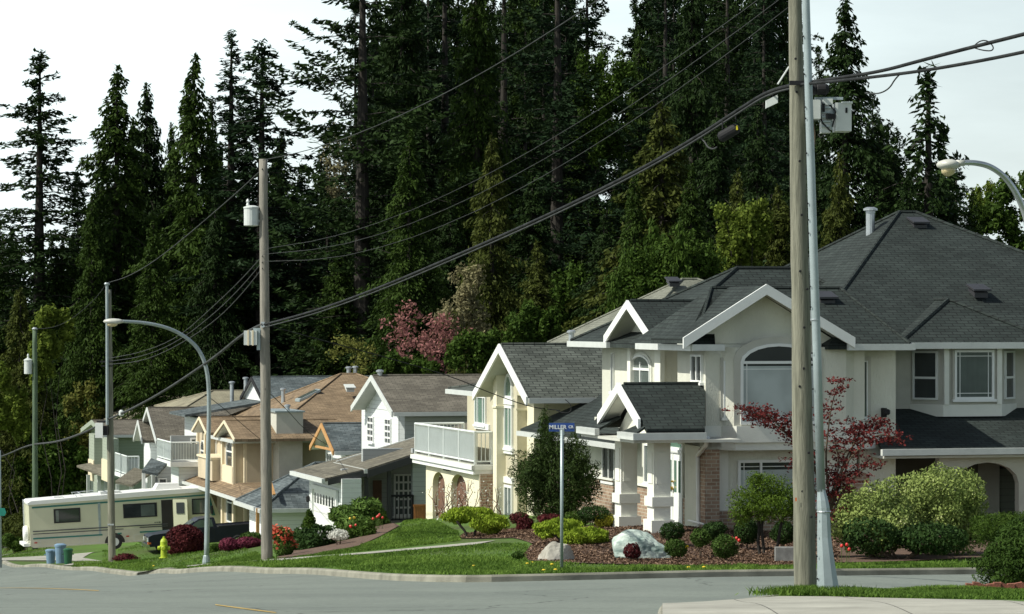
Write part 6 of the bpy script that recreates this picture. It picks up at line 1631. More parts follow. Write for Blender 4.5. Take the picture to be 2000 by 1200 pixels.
# dark cypress by the street sign
cyp = shrub('cypress_tree', 'wide dark cypress behind the street sign hiding the cream house corner', 'tree', 1085, 86, 0, 0, 0, 0, 'cypress_dark', 30000, .062, 33,
    blobs=[(998, 1090, 880, 960, .2), (1030, 1120, 850, 980, 0), (1000, 1080, 900, 1000, -.1), (1060, 1160, 880, 1005, -.2), (1100, 1174, 890, 990, .1), (1040, 1100, 820, 920, 0), (1095, 1150, 845, 940, 0), (1052, 1075, 795, 870, 0), (1040, 1140, 950, 1024, 0)], amp=.30, shell=.6, aspect=.20, f=5, jitter=1.3)
# topiary pine with two trunks
b = gnd(1482, 71.5); tp = empty('topiary_pine', b, 'umbrella shaped green topiary pine with bare twin trunks left of the near pole', 'tree'); k = 71.5 / FPX
bl = [(((x - 1482) * k, dy, (HY - y) * k - b.z), (rx * k, rx * k * .8, ry * k)) for x, y, rx, ry, dy in ((1463, 982, 38, 32, 0), (1498, 955, 40, 30, .1), (1538, 976, 38, 32, 0), (1448, 1004, 22, 22, -.1), (1500, 992, 44, 28, -.2), (1556, 996, 24, 24, .1), (1478, 938, 18, 14, 0))]
C, U, V, v = clouds(bl, 14000, .030, 41, .26, .55, .4, 5.0, 1.1); quads_obj('crown', C, U, V, v, 'topiary_leaf', tp)
mb = MB()
for tr_ in ([(1484, 1082), (1480, 1060), (1484, 1030), (1478, 1000)], [(1492, 1080), (1490, 1055), (1486, 1025), (1500, 990)], [(1514, 1084), (1520, 1060), (1524, 1030), (1532, 1000)]):
    mb.tube(smooth_line3([Vector(((x - 1482) * k, 0, (HY - y) * k - b.z)) for x, y in tr_], 2), .035, 8)
mb.build('trunk', 'bark', tp)
# japanese maple
def maple():
    Y = 66; b = gnd(1622, Y); root = empty('red_maple', b, 'red leaved japanese maple spreading behind the near pole and steel post', 'tree'); k = Y / FPX
    rnd = random.Random(8); rs = np.random.RandomState(8)
    P = lambda x, y, dy=0: Vector(((x - 1622) * k, dy, (HY - y) * k - b.z))
    mb = MB(); arms = [
        [(1622, 1085), (1620, 1010), (1590, 900), (1540, 850), (1500, 822), (1452, 797)],
        [(1622, 1010), (1600, 930), (1560, 868), (1520, 830), (1490, 800), (1475, 812)],
        [(1622, 1000), (1612, 900), (1618, 840), (1625, 790), (1640, 745)],
        [(1622, 990), (1640, 920), (1680, 870), (1715, 845), (1750, 855)],
        [(1622, 980), (1650, 900), (1680, 850), (1700, 832), (1728, 825)],
        [(1622, 1000), (1640, 950), (1660, 900), (1672, 850), (1668, 830)],
        [(1622, 1000), (1632, 950), (1640, 900), (1630, 860)],
        [(1600, 900), (1575, 880), (1550, 840), (1540, 812)],
        [(1622, 1010), (1650, 950), (1680, 920), (1700, 900)],
        [(1622, 1000), (1590, 960), (1570, 920), (1555, 890)],
        [(1622, 1040), (1618, 990), (1625, 960), (1632, 930)]]
    C = []
    for j, a in enumerate(arms):
        dy0 = rnd.uniform(-.5, .5)
        pts = smooth_line3([P(x, y, dy0 * i / len(a)) for i, (x, y) in enumerate(a)], 2)
        mb.tube(pts, [lerp(.03, .008, i / (len(pts) - 1)) for i in range(len(pts))], 6)
        n0 = int(len(pts) * (.45 if j < 5 else .3))
        for i in range(n0, len(pts)):
            for _ in range(4):
                c = pts[i] + Vector((rnd.gauss(0, .13), rnd.gauss(0, .22), rnd.gauss(0, .07)))
                m = rnd.randint(9, 16)
                C.append(np.array(c) + rs.normal(size=(m, 3)) * np.array([.07, .07, .03]))
    C = np.vstack(C); n = len(C); N = np.tile([0, -.3, 1.0], (n, 1)); U, V = leaf_axes(rs, N, .7, .036, .6)
    quads_obj('crown', C, U, V, rs.uniform(0, 1, n), 'red_leaf', root); mb.build('trunk', 'twig', root)
maple()
# variegated pair, right
shrub('variegated_bush', 'tall pale variegated bush, the higher of two, before the recessed garage', 'bush', 1840, 73, 0, 0, 0, 0, 'variegated_leaf', 24000, .036, 51, blobs=[(1760, 1920, 912, 1020, 0), (1750, 1850, 950, 1075, -.1), (1840, 1930, 950, 1080, 0), (1790, 1890, 960, 1085, -.3)], amp=.24, shell=.5, aspect=.6, f=4.5)
shrub('variegated_bush', 'lower wide variegated bush just right of the steel lamp post', 'bush', 1700, 72, 0, 0, 0, 0, 'variegated_leaf', 21000, .036, 52, blobs=[(1618, 1700, 955, 1075, 0), (1660, 1780, 942, 1060, 0), (1640, 1790, 980, 1085, -.3)], amp=.24, shell=.5, aspect=.6, f=4.5)
shrub('dark_shrub', 'dark low shrub filling the gap below the variegated bushes', 'shrub', 1760, 71, 0, 0, 0, 0, 'box_leaf', 5000, .05, 53, blobs=[(1640, 1760, 1010, 1082, 0), (1740, 1890, 1020, 1082, 0)], amp=.1)
shrub('juniper', 'feathery green juniper spreading right of the taller variegated bush', 'shrub', 1960, 68, 0, 0, 0, 0, 'cypress_leaf', 11000, .05, 54, blobs=[(1895, 2060, 1000, 1055, 0), (1910, 2080, 1010, 1075, -.4)], amp=.2, aspect=.2, jitter=1.2)
shrub('juniper', 'dense dark juniper in the brick edged planter at the lower right corner', 'shrub', 1985, 47.5, 0, 0, 0, 0, 'juniper_leaf', 30000, .035, 55, blobs=[(1908, 2050, 1060, 1150, 0), (1930, 2110, 1030, 1130, .2), (1960, 2160, 1010, 1100, .3)], amp=.2, aspect=.3, shell=.35, f=4, jitter=.9)
# planter edge blocks
kk = 46.4 / FPX
for i in range(11):
    px = 1893 + i * 13.5; q = XP(px, 0, 46.0 + (i % 2) * .05 + i * .03); g = gz(q.x, q.y) + .12
    bo_ = MB().extr([(q.x - .05, q.y - .06, g), (q.x + .048, q.y - .06, g), (q.x + .048, q.y - .06, g + .13 + .02 * math.sin(i * 2.1)), (q.x - .05, q.y - .06, g + .14 + .02 * math.sin(i * 1.7))], (0, .12, 0)).build('edging_block', 'block_red', None, origin=(q.x, q.y, g)); bo_.location = (q.x, q.y, g)
    tag(bo_, 'one of the red edging blocks in a row before the lower right juniper' , 'edging block', 'red edging blocks of the planter')
q = gnd(1542, 70); ob = MB().box(q.x - .33, q.x + .33, q.y - .15, q.y + .15, q.z - .05, q.z + .36).build('retaining_block', 'block_grey', None, origin=q); ob.location = q; tag(ob, 'grey concrete block in the bed left of the near pole', 'block')
# tulips
def tulips(label, px, Y, n, m, h_=.3, spread=.12, seed=0):
    b = gnd(px, Y); root = empty('tulips', b, label, 'flower'); rnd = random.Random(seed); st = MB(); fl = MB()
    for i in range(n):
        x, y, hh_ = rnd.gauss(0, spread), rnd.gauss(0, spread), h_ * rnd.uniform(.8, 1.15)
        st.tube([(x, y, 0), (x + .01, y, hh_)], .006, 5); fl.lathe((x + .01, y, hh_), [(.012, 0), (.035, .02), (.038, .05), (.02, .08)], 8)
        for s_ in (-1, 1): st.poly([(x, y, 0), (x + .05 * s_, y - .01, hh_ * .5), (x + .07 * s_, y, hh_ * .65), (x + .03 * s_, y + .02, hh_ * .3)])
    st.build('leaves', 'grass', root); fl.build('flower_head', m, root)
mat('tulip_red', (0.65, 0.02, 0.015), .5, .1, 5); mat('tulip_yellow', (0.75, 0.55, 0.03), .5, .1, 5)
tulips('red tulips among the clipped shrubs left of topiary pine', 1429, 72.5, 7, 'tulip_red', .36, .09, 1)
tulips('red tulips right of the steel lamp post base', 1645, 68, 3, 'tulip_red', .4, .06, 2)
tulips('red tulips beside the large rhododendron bush', 735, 99, 6, 'tulip_red', .42, .1, 3)
tulips('red tulips at the left front of the large rhododendron', 683, 97, 5, 'tulip_red', .36, .12, 4)
tulips('yellow tulips in front of the large rhododendron', 687, 98, 3, 'tulip_yellow', .5, .05, 5)
# boulders
def boulder(label, px, Y, x0, x1, y0, m, seed, facets):
    b = gnd(px, Y); k = Y / FPX; o = bmesh.new(); bmesh.ops.create_icosphere(o, subdivisions=4, radius=1)
    rnd = np.random.RandomState(seed); w_ = (x1 - x0) / 2 * k; h_ = (HY - y0) * k - b.z; ofs = ((x0 + x1) / 2 - px) * k
    pl = unit(rnd.normal(size=(facets, 3))); dd = rnd.uniform(.62, .95, facets)
    for q in o.verts:
        p = np.array(q.co); 
        for d, c in zip(pl, dd):
            e = p @ d - c
            if e > 0: p = p - d * e
        p = p * (1 + .03 * math.sin(9 * p[0] + seed) * math.sin(8 * p[2] + 1) + .02 * math.sin(23 * p[1] + 17 * p[0]))
        q.co = Vector((p[0] * w_ * 1.08 + ofs, p[1] * w_ * .6, p[2] * h_ * 1.0 + .0))
    zmx = max(q.co.z for q in o.verts)
    for q in o.verts: q.co.z *= h_ / zmx
    me = bpy.data.meshes.new('boulder'); o.to_mesh(me); o.free(); me.materials.append(MT[m])
    ob = bpy.data.objects.new('boulder', me); col.objects.link(ob); ob.location = b; tag(ob, label, 'rock')
boulder('large blue green boulder with white streaks on the mulch', 1246, 71.3, 1181, 1309, 1034, 'rock_green', 4, 16)
boulder('pale beige rock at the left of the sign post', 1084, 69.6, 1045, 1124, 1057, 'rock_pale', 9, 14)
# beds by the grey gabled house
shrub('rhododendron', 'large glossy rhododendron bush covering the white garage corner', 'bush', 695, 103, 0, 0, 0, 0, 'rhodo_leaf', 7000, .085, 61, blobs=[(638, 720, 988, 1030, 0), (680, 752, 975, 1030, .1), (655, 740, 1000, 1045, -.4)], amp=.16, shell=.35, aspect=.4)
shrub('conical_conifer', 'small conical green conifer by the white garage door', 'tree', 603, 112, 0, 0, 0, 0, 'cypress_leaf', 2600, .05, 62, blobs=[(598, 610, 994, 1016, 0), (592, 616, 1006, 1030, 0), (586, 622, 1018, 1048, 0)], amp=.06)
shrub('dark_shrub', 'dark shrub with scattered white flowers right of the second pole', 'bush', 600, 94, 0, 0, 0, 0, 'box_leaf', 8000, .06, 63, blobs=[(566, 620, 1030, 1085, 0), (600, 655, 1022, 1082, .1), (580, 640, 1040, 1090, -.4)], amp=.14, flowers=('white_flower', 26, .03, .3))
shrub('azalea', 'salmon red azalea in bloom touching the second pole', 'shrub', 550, 90, 0, 0, 0, 0, 'rhodo_leaf', 2500, .05, 64, blobs=[(530, 572, 1030, 1062, 0), (534, 578, 1050, 1088, -.1)], flowers=('azalea_flower', 90, .05, .35))
shrub('green_shrub', 'mid green shrub between dark shrub and rhododendron', 'shrub', 672, 96, 0, 0, 0, 0, 'green_leaf', 4500, .055, 65, blobs=[(640, 700, 1034, 1078, 0), (690, 735, 1022, 1068, .3)])
shrub('green_shrub', 'low green shrub under the porch of the grey gabled house', 'shrub', 742, 104, 0, 0, 0, 0, 'box_leaf_light', 3500, .055, 66, blobs=[(715, 765, 1010, 1048, 0), (750, 790, 1026, 1046, .2)])
shrub('heather', 'cushion of white heather beside the dark shrub', 'plant', 663, 92.5, 640, 682, 1034, 1056, 'white_flower', 900, .035, 67, amp=.1)
# planting around the driveway, hydrant and truck
shrub('red_bush', 'big round dark red bush between the hydrant and the street lamp', 'bush', 360, 110, 322, 399, 1026, 1092, 'burgundy_leaf', 9000, .06, 71, amp=.06, shell=.25)
shrub('plum_shrub', 'low spreading plum coloured shrub left of the second pole', 'shrub', 465, 104, 0, 0, 0, 0, 'plum_leaf', 5000, .055, 72, blobs=[(428, 470, 1052, 1078, 0), (455, 508, 1050, 1074, .1)], amp=.07)
shrub('grey_shrub', 'grey green mound behind the plum coloured shrub', 'shrub', 488, 108, 468, 514, 1040, 1066, 'box_leaf_light', 2200, .05, 73, amp=.06)
shrub('green_shrub', 'small green shrub at the foot of the street lamp', 'shrub', 420, 106, 404, 432, 1062, 1084, 'green_leaf', 1300, .05, 74)
shrub('dark_shrub', 'low dark shrub right of the slim third pole', 'shrub', 245, 120, 222, 268, 1082, 1102, 'burgundy_leaf', 1400, .05, 75)
shrub('round_bush', 'large rounded bronze green bush behind the motorhome tail, upper', 'bush', 45, 176, 8, 62, 1003, 1052, 'cedar_leaf_warm', 4500, .10, 76, amp=.05, shell=.3)
shrub('round_bush', 'rounded bronze green bush touching the motorhome tail, lower', 'bush', 52, 168, 22, 72, 1018, 1062, 'cedar_leaf_warm', 4500, .10, 77, amp=.05, shell=.3)
shrub('green_shrub', 'loose green shrub at the driveway near the left edge', 'shrub', 30, 164, 0, 0, 0, 0, 'green_leaf', 2500, .08, 78, blobs=[(2, 30, 1044, 1070, 0), (20, 50, 1050, 1078, 0)])
# climbing vine with white blossom on the arcade
def vine():
    Y = 97.5; b = gnd(905, Y); root = empty('climbing_vine', b, 'bare reddish climbing vine with white blossoms on the cream arches', 'vine'); k = Y / FPX; rnd = random.Random(4); mb = MB(); C = []
    for j in range(26):
        x = rnd.choice([rnd.uniform(845, 900), rnd.uniform(900, 985)]); y = 1012; pts = []
        for i in range(7):
            pts.append(Vector(((x - 905) * k, rnd.uniform(-.2, .2) + (.9 if x < 925 else -.5), (HY - y) * k - b.z))); x += rnd.uniform(-9, 9); y -= rnd.uniform(5, 15)
            C += [np.array(pts[-1]) + np.array([rnd.gauss(0, .08), rnd.gauss(0, .05) - .1, rnd.gauss(0, .08)]) for _ in range(2)]
        mb.tube(pts, [.02 - .0022 * i for i in range(7)], 5)
    mb.build('stems', 'brown_door', root); C = np.array(C); rs = np.random.RandomState(1); U, V = leaf_axes(rs, np.tile([0, -1., 0], (len(C), 1)), .8, .028, .7)
    quads_obj('blossoms', C, U, V, rs.uniform(0, 1, len(C)), 'white_flower', root)
vine()

# ---------------------------------------------------------------- grass blades and litter (uncountable)
def blades(name, label, polys, n, hgt_r, seed, m='grass_blade', w_=.012):
    rs = np.random.RandomState(seed); pts = []
    for P, share in polys:
        P = [Vector(p) for p in P]; xs = [p.x for p in P]; ys = [p.y for p in P]; q = []
        while len(q) < n * share:
            X = rs.uniform(min(xs), max(xs), 4000); Y = rs.uniform(min(ys), max(ys), 4000); c = np.zeros(4000, bool); j = len(P) - 1
            for i in range(len(P)):
                a, b = P[i], P[j]
                if a.y != b.y: c ^= ((a.y > Y) != (b.y > Y)) & (X < (b.x - a.x) * (Y - a.y) / (b.y - a.y) + a.x)
                j = i
            q += list(zip(X[c], Y[c]))
        pts += q[:int(n * share)]
    XY = np.array(pts); bare = np.sin(XY[:, 0] * .8 + 1.3 * np.sin(XY[:, 1] * .33)) * np.sin(XY[:, 1] * .55 + 2 + np.sin(XY[:, 0] * .4)) ; XY = XY[rs.uniform(-.2, 1.6, len(XY)) > bare * 1.4]
    z = hgt(XY) + .125; n = len(XY); h_ = rs.uniform(hgt_r[0], hgt_r[1], n) * (1 + .8 * np.clip(np.sin(XY[:, 0] * 1.7) * np.sin(XY[:, 1] * 1.3 + 2), 0, 1))
    C = np.column_stack([XY, z + h_ * .45]); U = np.column_stack([rs.normal(0, .35, n) * h_, rs.normal(0, .35, n) * h_, h_ * .5]); a = rs.uniform(0, 3.14, n); V = np.column_stack([np.cos(a) * w_, np.sin(a) * w_, np.zeros(n)])
    o = quads_obj(name, C, U, V, rs.uniform(0, 1, n) * .7 + .3 * (np.sin(XY[:, 0] * .9) * np.sin(XY[:, 1] * .5) > 0), m); tag(o, label, 'grass', None, 'stuff'); return o
lawnA = gpoly([(300,96),(400,85.5),(520,76.5),(650,68.5),(780,62.3),(910,58.7),(1040,58.6),(1100,58.8),(1400,60.0),(1900,62.0),(2100,63),(2100,70),(1620,69),(1400,66.6),(1100,67.6),(1030,69),(1030,76),(940,78),(760,78),(640,80),(520,82),(403,89)])
lawnB = gpoly([(420,95),(520,86),(640,83),(760,82),(900,82),(895,90),(850,99),(790,104),(780,98),(700,88),(620,84.5),(540,85),(500,100)])
lawnC = gpoly([(1540,42.9),(1616,43.4),(1700,45.4),(1890,46.2),(2100,47),(2100,38),(1840,39.3),(1700,41.6),(1616,42.5)])
lawnD = gpoly([(140,114),(200,107.5),(262,100.5),(300,98),(300,104),(262,112),(215,122),(150,133)])
lawnE = gpoly([(-20,150),(60,150),(120,160),(60,172),(-20,166)])
lawnG = gpoly([(230,139),(300,128),(420,118),(500,112),(520,120),(500,140),(400,146),(230,147)])
lawnF = gpoly([(262,104),(403,94),(500,88),(520,96),(440,112),(330,112),(270,125),(230,140),(215,150),(420,160),(330,165),(200,158),(200,134)])
blades('grass', 'short mown grass on the lawns along the road', [(lawnA, .40), (lawnB, .16), (lawnC, .24), (lawnD, .04), (lawnE, .03), (lawnF, .08), (lawnG, .05)], 230000, (.03, .075), 3)
# long tufts round the two near posts
rs = np.random.RandomState(9); n = 2600; c0 = gnd(1590, 43.8); X = c0.x + rs.normal(-.12, .28, n); Y = 43.5 + rs.normal(0, .22, n) - .1
z = hgt(np.column_stack([X, Y])) + .12; h_ = rs.uniform(.05, .16, n)
o = quads_obj('grass', np.column_stack([X, Y, z + h_ * .45]), np.column_stack([rs.normal(0, .3, n) * h_, rs.normal(0, .3, n) * h_, h_ * .5]), np.column_stack([np.full(n, .008), rs.normal(0, .005, n), np.zeros(n)]), rs.uniform(0, 1, n), 'grass_blade'); tag(o, 'longer uncut grass around the foot of the near pole', 'grass', None, 'stuff')
# bark chips
leafmat('bark_chip', (0.05, 0.028, 0.018), (0.30, 0.20, 0.14), 0, .9)
P = [Vector(p) for p in gpoly(bed)]; rs = np.random.RandomState(12); XY = []
xs = [p.x for p in P]; ys = [p.y for p in P]
X = rs.uniform(min(xs), max(xs), 60000); Yy = rs.uniform(min(ys), max(ys), 60000); cc = np.zeros(60000, bool); j = len(P) - 1
for i in range(len(P)):
    a, b = P[i], P[j]
    if a.y != b.y: cc ^= ((a.y > Yy) != (b.y > Yy)) & (X < (b.x - a.x) * (Yy - a.y) / (b.y - a.y) + a.x)
    j = i
X, Yy = X[cc], Yy[cc]; n = len(X); z = hgt(np.column_stack([X, Yy])) + .165
U, V = leaf_axes(rs, np.tile([0, 0, 1.], (n, 1)), .6, .035, .5)
o = quads_obj('bark_chips', np.column_stack([X, Yy, z]), U, V, rs.uniform(0, 1, n) ** 2, 'bark_chip'); tag(o, 'loose bark chips scattered over the mulch bed', 'bark chips', None, 'stuff')
# dandelions
for i, (px, Y) in enumerate([(1085, 61), (1062, 60.2), (1078, 66.5), (1030, 67), (1040, 67.5), (925, 66), (1345, 61.5), (1375, 62), (300, 101)]):
    q = gnd(px, Y, .12); o = MB().lathe(q, [(.004, 0), (.004, .05), (.035, .055), (.04, .07), (.02, .085)], 8).build('dandelion', 'tulip_yellow', None, origin=q); o.location = q; tag(o, 'tiny yellow dandelion flower in the lawn near the road', 'flower', 'dandelions in the lawn')
# ---------------------------------------------------------------- forest
def conifer_mesh(seed, h, r, style):
    """crown arrays of a conifer of height h and crown radius r.  style: fir / cedar / spire / weeping / giant"""
    rs = np.random.RandomState(seed); rnd = random.Random(seed)
    # spacing, limbs per tier, rise, droop, spray spread, sprays per metre, spray size, hang
    P = dict(fir=(.62, 6, .42, .62, .20, 38, .17, .35), cedar=(.46, 7, .16, .62, .26, 36, .185, .70), spire=(.55, 6, .15, .45, .16, 36, .155, .3),
             weeping=(.85, 6, .35, 1.0, .16, 40, .16, 1.0), giant=(1.0, 5, .14, .34, .19, 36, .21, .45))[style]
    step, nb, up, droop, wid, dens, sz, hangf = P
    C, U, V, A, lim = [], [], [], [], []
    z = h * (.08 if style != 'giant' else .18)
    while z < h - .25:
        f = z / h
        prof = min(1.0, (1 - f) / (.50 if style in ('fir', 'cedar') else .66)) ** (.85 if style == 'fir' else .95) * (1 if f > .3 else .8 + .66 * f)
        if style == 'giant': prof = min(1, (1 - f) * 2.4) * .95
        tier = rnd.uniform(.75, 1.15)
        for b in range(nb if f < .9 else 4):
            if rnd.random() < (.14 if style in ('fir', 'giant', 'weeping') else .05): continue
            a = rnd.uniform(0, 6.283); L = r * prof * tier * rnd.uniform(.5, 1.1) + .22
            if rnd.random() < .10: L *= 1.28
            br = rnd.uniform(.0, 1.0); zz = z + rnd.uniform(-.55, .55) * step
            upb = up * rnd.uniform(.6, 1.4) + (.35 if f > .85 else 0); drb = droop * rnd.uniform(.7, 1.2)
            d = np.array([math.cos(a), math.sin(a)]); lat = np.array([-d[1], d[0]])
            m = max(8, int(L * dens)); u_ = .05 + .95 * rs.uniform(0, 1, m) ** .75
            side = rs.normal(0, .5, m).clip(-1.1, 1.1); wl = (.08 + wid * L * np.sin(np.clip(u_, 0, 1) * 3.14 * .8 + .35)) * side
            zc = zz + L * (upb * u_ - drb * u_ ** 2) + ((1.1 if style == 'giant' else .35) * L * np.clip(u_ - (.6 if style == 'giant' else .75), 0, 1) if style in ('fir', 'giant') else 0)
            hang = rs.uniform(0, 1, m) ** 1.3 * hangf * (.4 + .6 * np.sin(np.clip(u_, 0, 1) * 3.0))
            c = np.column_stack([d[0] * L * u_ + lat[0] * wl, d[1] * L * u_ + lat[1] * wl, zc - hang + rs.normal(0, .06, m)])
            ln = rs.uniform(.55, 1.25, m) * sz
            u3 = rs.normal(size=(m, 3)) * .55 + np.column_stack([d[0] * .7 + lat[0] * side, d[1] * .7 + lat[1] * side, -np.full(m, .25 + .9 * (style in ('cedar', 'weeping')))])
            u3 = unit(u3) * ln[:, None]
            v3 = unit(np.cross(u3, rs.normal(size=(m, 3)) + np.array([0, 0, .6]))) * (ln * rs.uniform(.26, .46, m))[:, None]
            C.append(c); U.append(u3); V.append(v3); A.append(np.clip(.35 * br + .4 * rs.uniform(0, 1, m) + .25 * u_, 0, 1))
            lim.append((a, zz, L, upb, drb))
        z += step * rnd.uniform(.75, 1.25) * (1 if f < .8 else .7)
    m = 40; C.append(np.column_stack([rs.normal(0, .10, m), rs.normal(0, .10, m), h - .3 + np.linspace(-1.3, .3, m)])); U.append(np.column_stack([rs.normal(0, .14, m), rs.normal(0, .14, m), np.full(m, .14)])); V.append(np.column_stack([np.full(m, .05), rs.normal(0, .05, m), np.zeros(m)])); A.append(rs.uniform(0, 1, m))
    return np.vstack(C), np.vstack(U), np.vstack(V), np.concatenate(A), lim
PROTO = {}
def proto(key, seed, h, r, style, m, mbark='bark'):
    C, U, V, A, lim = conifer_mesh(seed, h, r, style)
    root = bpy.data.objects.new('conifer', None)
    cr = quads_obj('crown', C, U, V, A, m); 
    mb = MB(); rt = .011 * h + .06
    mb.tube([(0, 0, -1), (0.05, .03, h * .3), (-.04, 0, h * .6), (0, 0, h * .985)], [rt, rt * .8, rt * .5, .03], 10)
    rnd = random.Random(seed)
    for a, zz, L, up, dr in lim[::(2 if style in ('fir', 'giant') else 5)]:
        pts = [(math.cos(a) * L * q, math.sin(a) * L * q, zz + L * (up * q - dr * q * q)) for q in (0, .3, .6, .85)]
        mb.tube(pts, [.05, .035, .02, .01], 4, False)
    tk = mb.build('trunk', mbark)
    me = (cr.data, tk.data)
    bpy.data.objects.remove(cr); bpy.data.objects.remove(tk)
    PROTO[key] = (me, h, r)
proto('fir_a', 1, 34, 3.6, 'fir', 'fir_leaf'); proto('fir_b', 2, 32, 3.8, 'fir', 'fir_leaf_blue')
proto('cedar_a', 3, 32, 3.6, 'cedar', 'cedar_leaf'); proto('cedar_b', 4, 30, 3.8, 'cedar', 'fir_leaf'); proto('cedar_w', 5, 25, 3.2, 'cedar', 'cedar_leaf_warm')
proto('giant', 6, 42, 6.0, 'giant', 'fir_leaf'); proto('giant_b', 16, 40, 5.0, 'giant', 'fir_leaf_blue'); proto('fir_c', 18, 36, 4.4, 'fir', 'fir_leaf')
proto('spire', 7, 36, 3.0, 'spire', 'fir_leaf_blue'); proto('weep', 8, 18, 2.3, 'weeping', 'fir_leaf'); proto('cyp', 9, 12, 2.2, 'cedar', 'cypress_leaf')
def tree(key, name, label, px, top, Y, rpx, cat='conifer tree', group=None, rot=None, seed=0, base=None):
    (cm, tm), h0, r0 = PROTO[key]; X = (px - CX) / FPX * Y; g = gz(X, Y) - .1; h_ = (HY - top) / FPX * Y - g; r_ = rpx * 1.32 / FPX * Y
    root = empty(name, (X, Y, g), label, cat, (rot if rot is not None else random.Random(int(px * 7 + Y)).uniform(0, 6.28)), group)
    root.scale = (r_ / r0, r_ / r0, h_ / h0)
    for nm, me in (('crown', cm), ('trunk', tm)):
        o = bpy.data.objects.new(nm, me); col.objects.link(o); o.parent = root
    return root
FR = 'tall conifers of the dark forest behind the houses'
L_ = [  # skyline trees, each told apart
 ('fir_a', 78, 98, 226, 78, 'layered fir standing apart against the sky, far left skyline tree'),
 ('cedar_a', 228, 128, 230, 66, 'pointed green conifer, second peak from the left on the skyline'),
 ('cedar_b', 287, 163, 236, 54, 'narrow conifer peak just right of the second skyline peak'),
 ('cedar_a', 380, 106, 226, 62, 'dense pointed conifer left of the tall thin spired one'),
 ('spire', 452, 60, 233, 62, 'thin spired conifer with bare wispy top left of second pole'),
 ('fir_b', 512, 78, 225, 88, 'broad ragged fir directly behind the top of the second pole'),
 ('giant', 708, -230, 205, 165, 'giant fir with bare dark trunk and long upswept limbs left of centre'),
 ('cedar_b', 785, -150, 214, 72, 'tall dense conifer just right of the giant fir trunk'),
 ('giant_b', 868, -200, 216, 105, 'tall open fir fourth right of the giant trunk with sky gaps'),
 ('cedar_a', 930, -130, 208, 70, 'dense tall conifer in the middle of the frame above the cable'),
 ('giant', 985, -240, 222, 110, 'towering fir behind the high wire at the top centre'),
 ('giant_b', 1088, -190, 206, 125, 'tall fir with horizontal layered limbs right of centre'),
 ('giant_b', 1300, -110, 200, 95, 'tall ragged fir right of the sky gap at top'),
 ('cedar_b', 1352, -90, 196, 72, 'dark dense conifer crossed by three power lines at top'),
 ('giant', 1420, -130, 204, 95, 'large dark fir left of the near pole reaching above the frame'),
 ('fir_b', 1492, -40, 190, 75, 'dark fir just left of the near pole top'),
 ('cedar_b', 1650, -6, 152, 100, 'pointed spruce peak just right of the near pole and steel post'),
 ('weep', 1813, 125, 150, 118, 'drooping slender conifer against the sky behind the right street lamp'),
]
for k_, px, top, Y, rp_, lab in L_: tree(k_, 'conifer', lab, px, top, Y, rp_ * (1.62 if px < 560 else 1.15), group=FR)
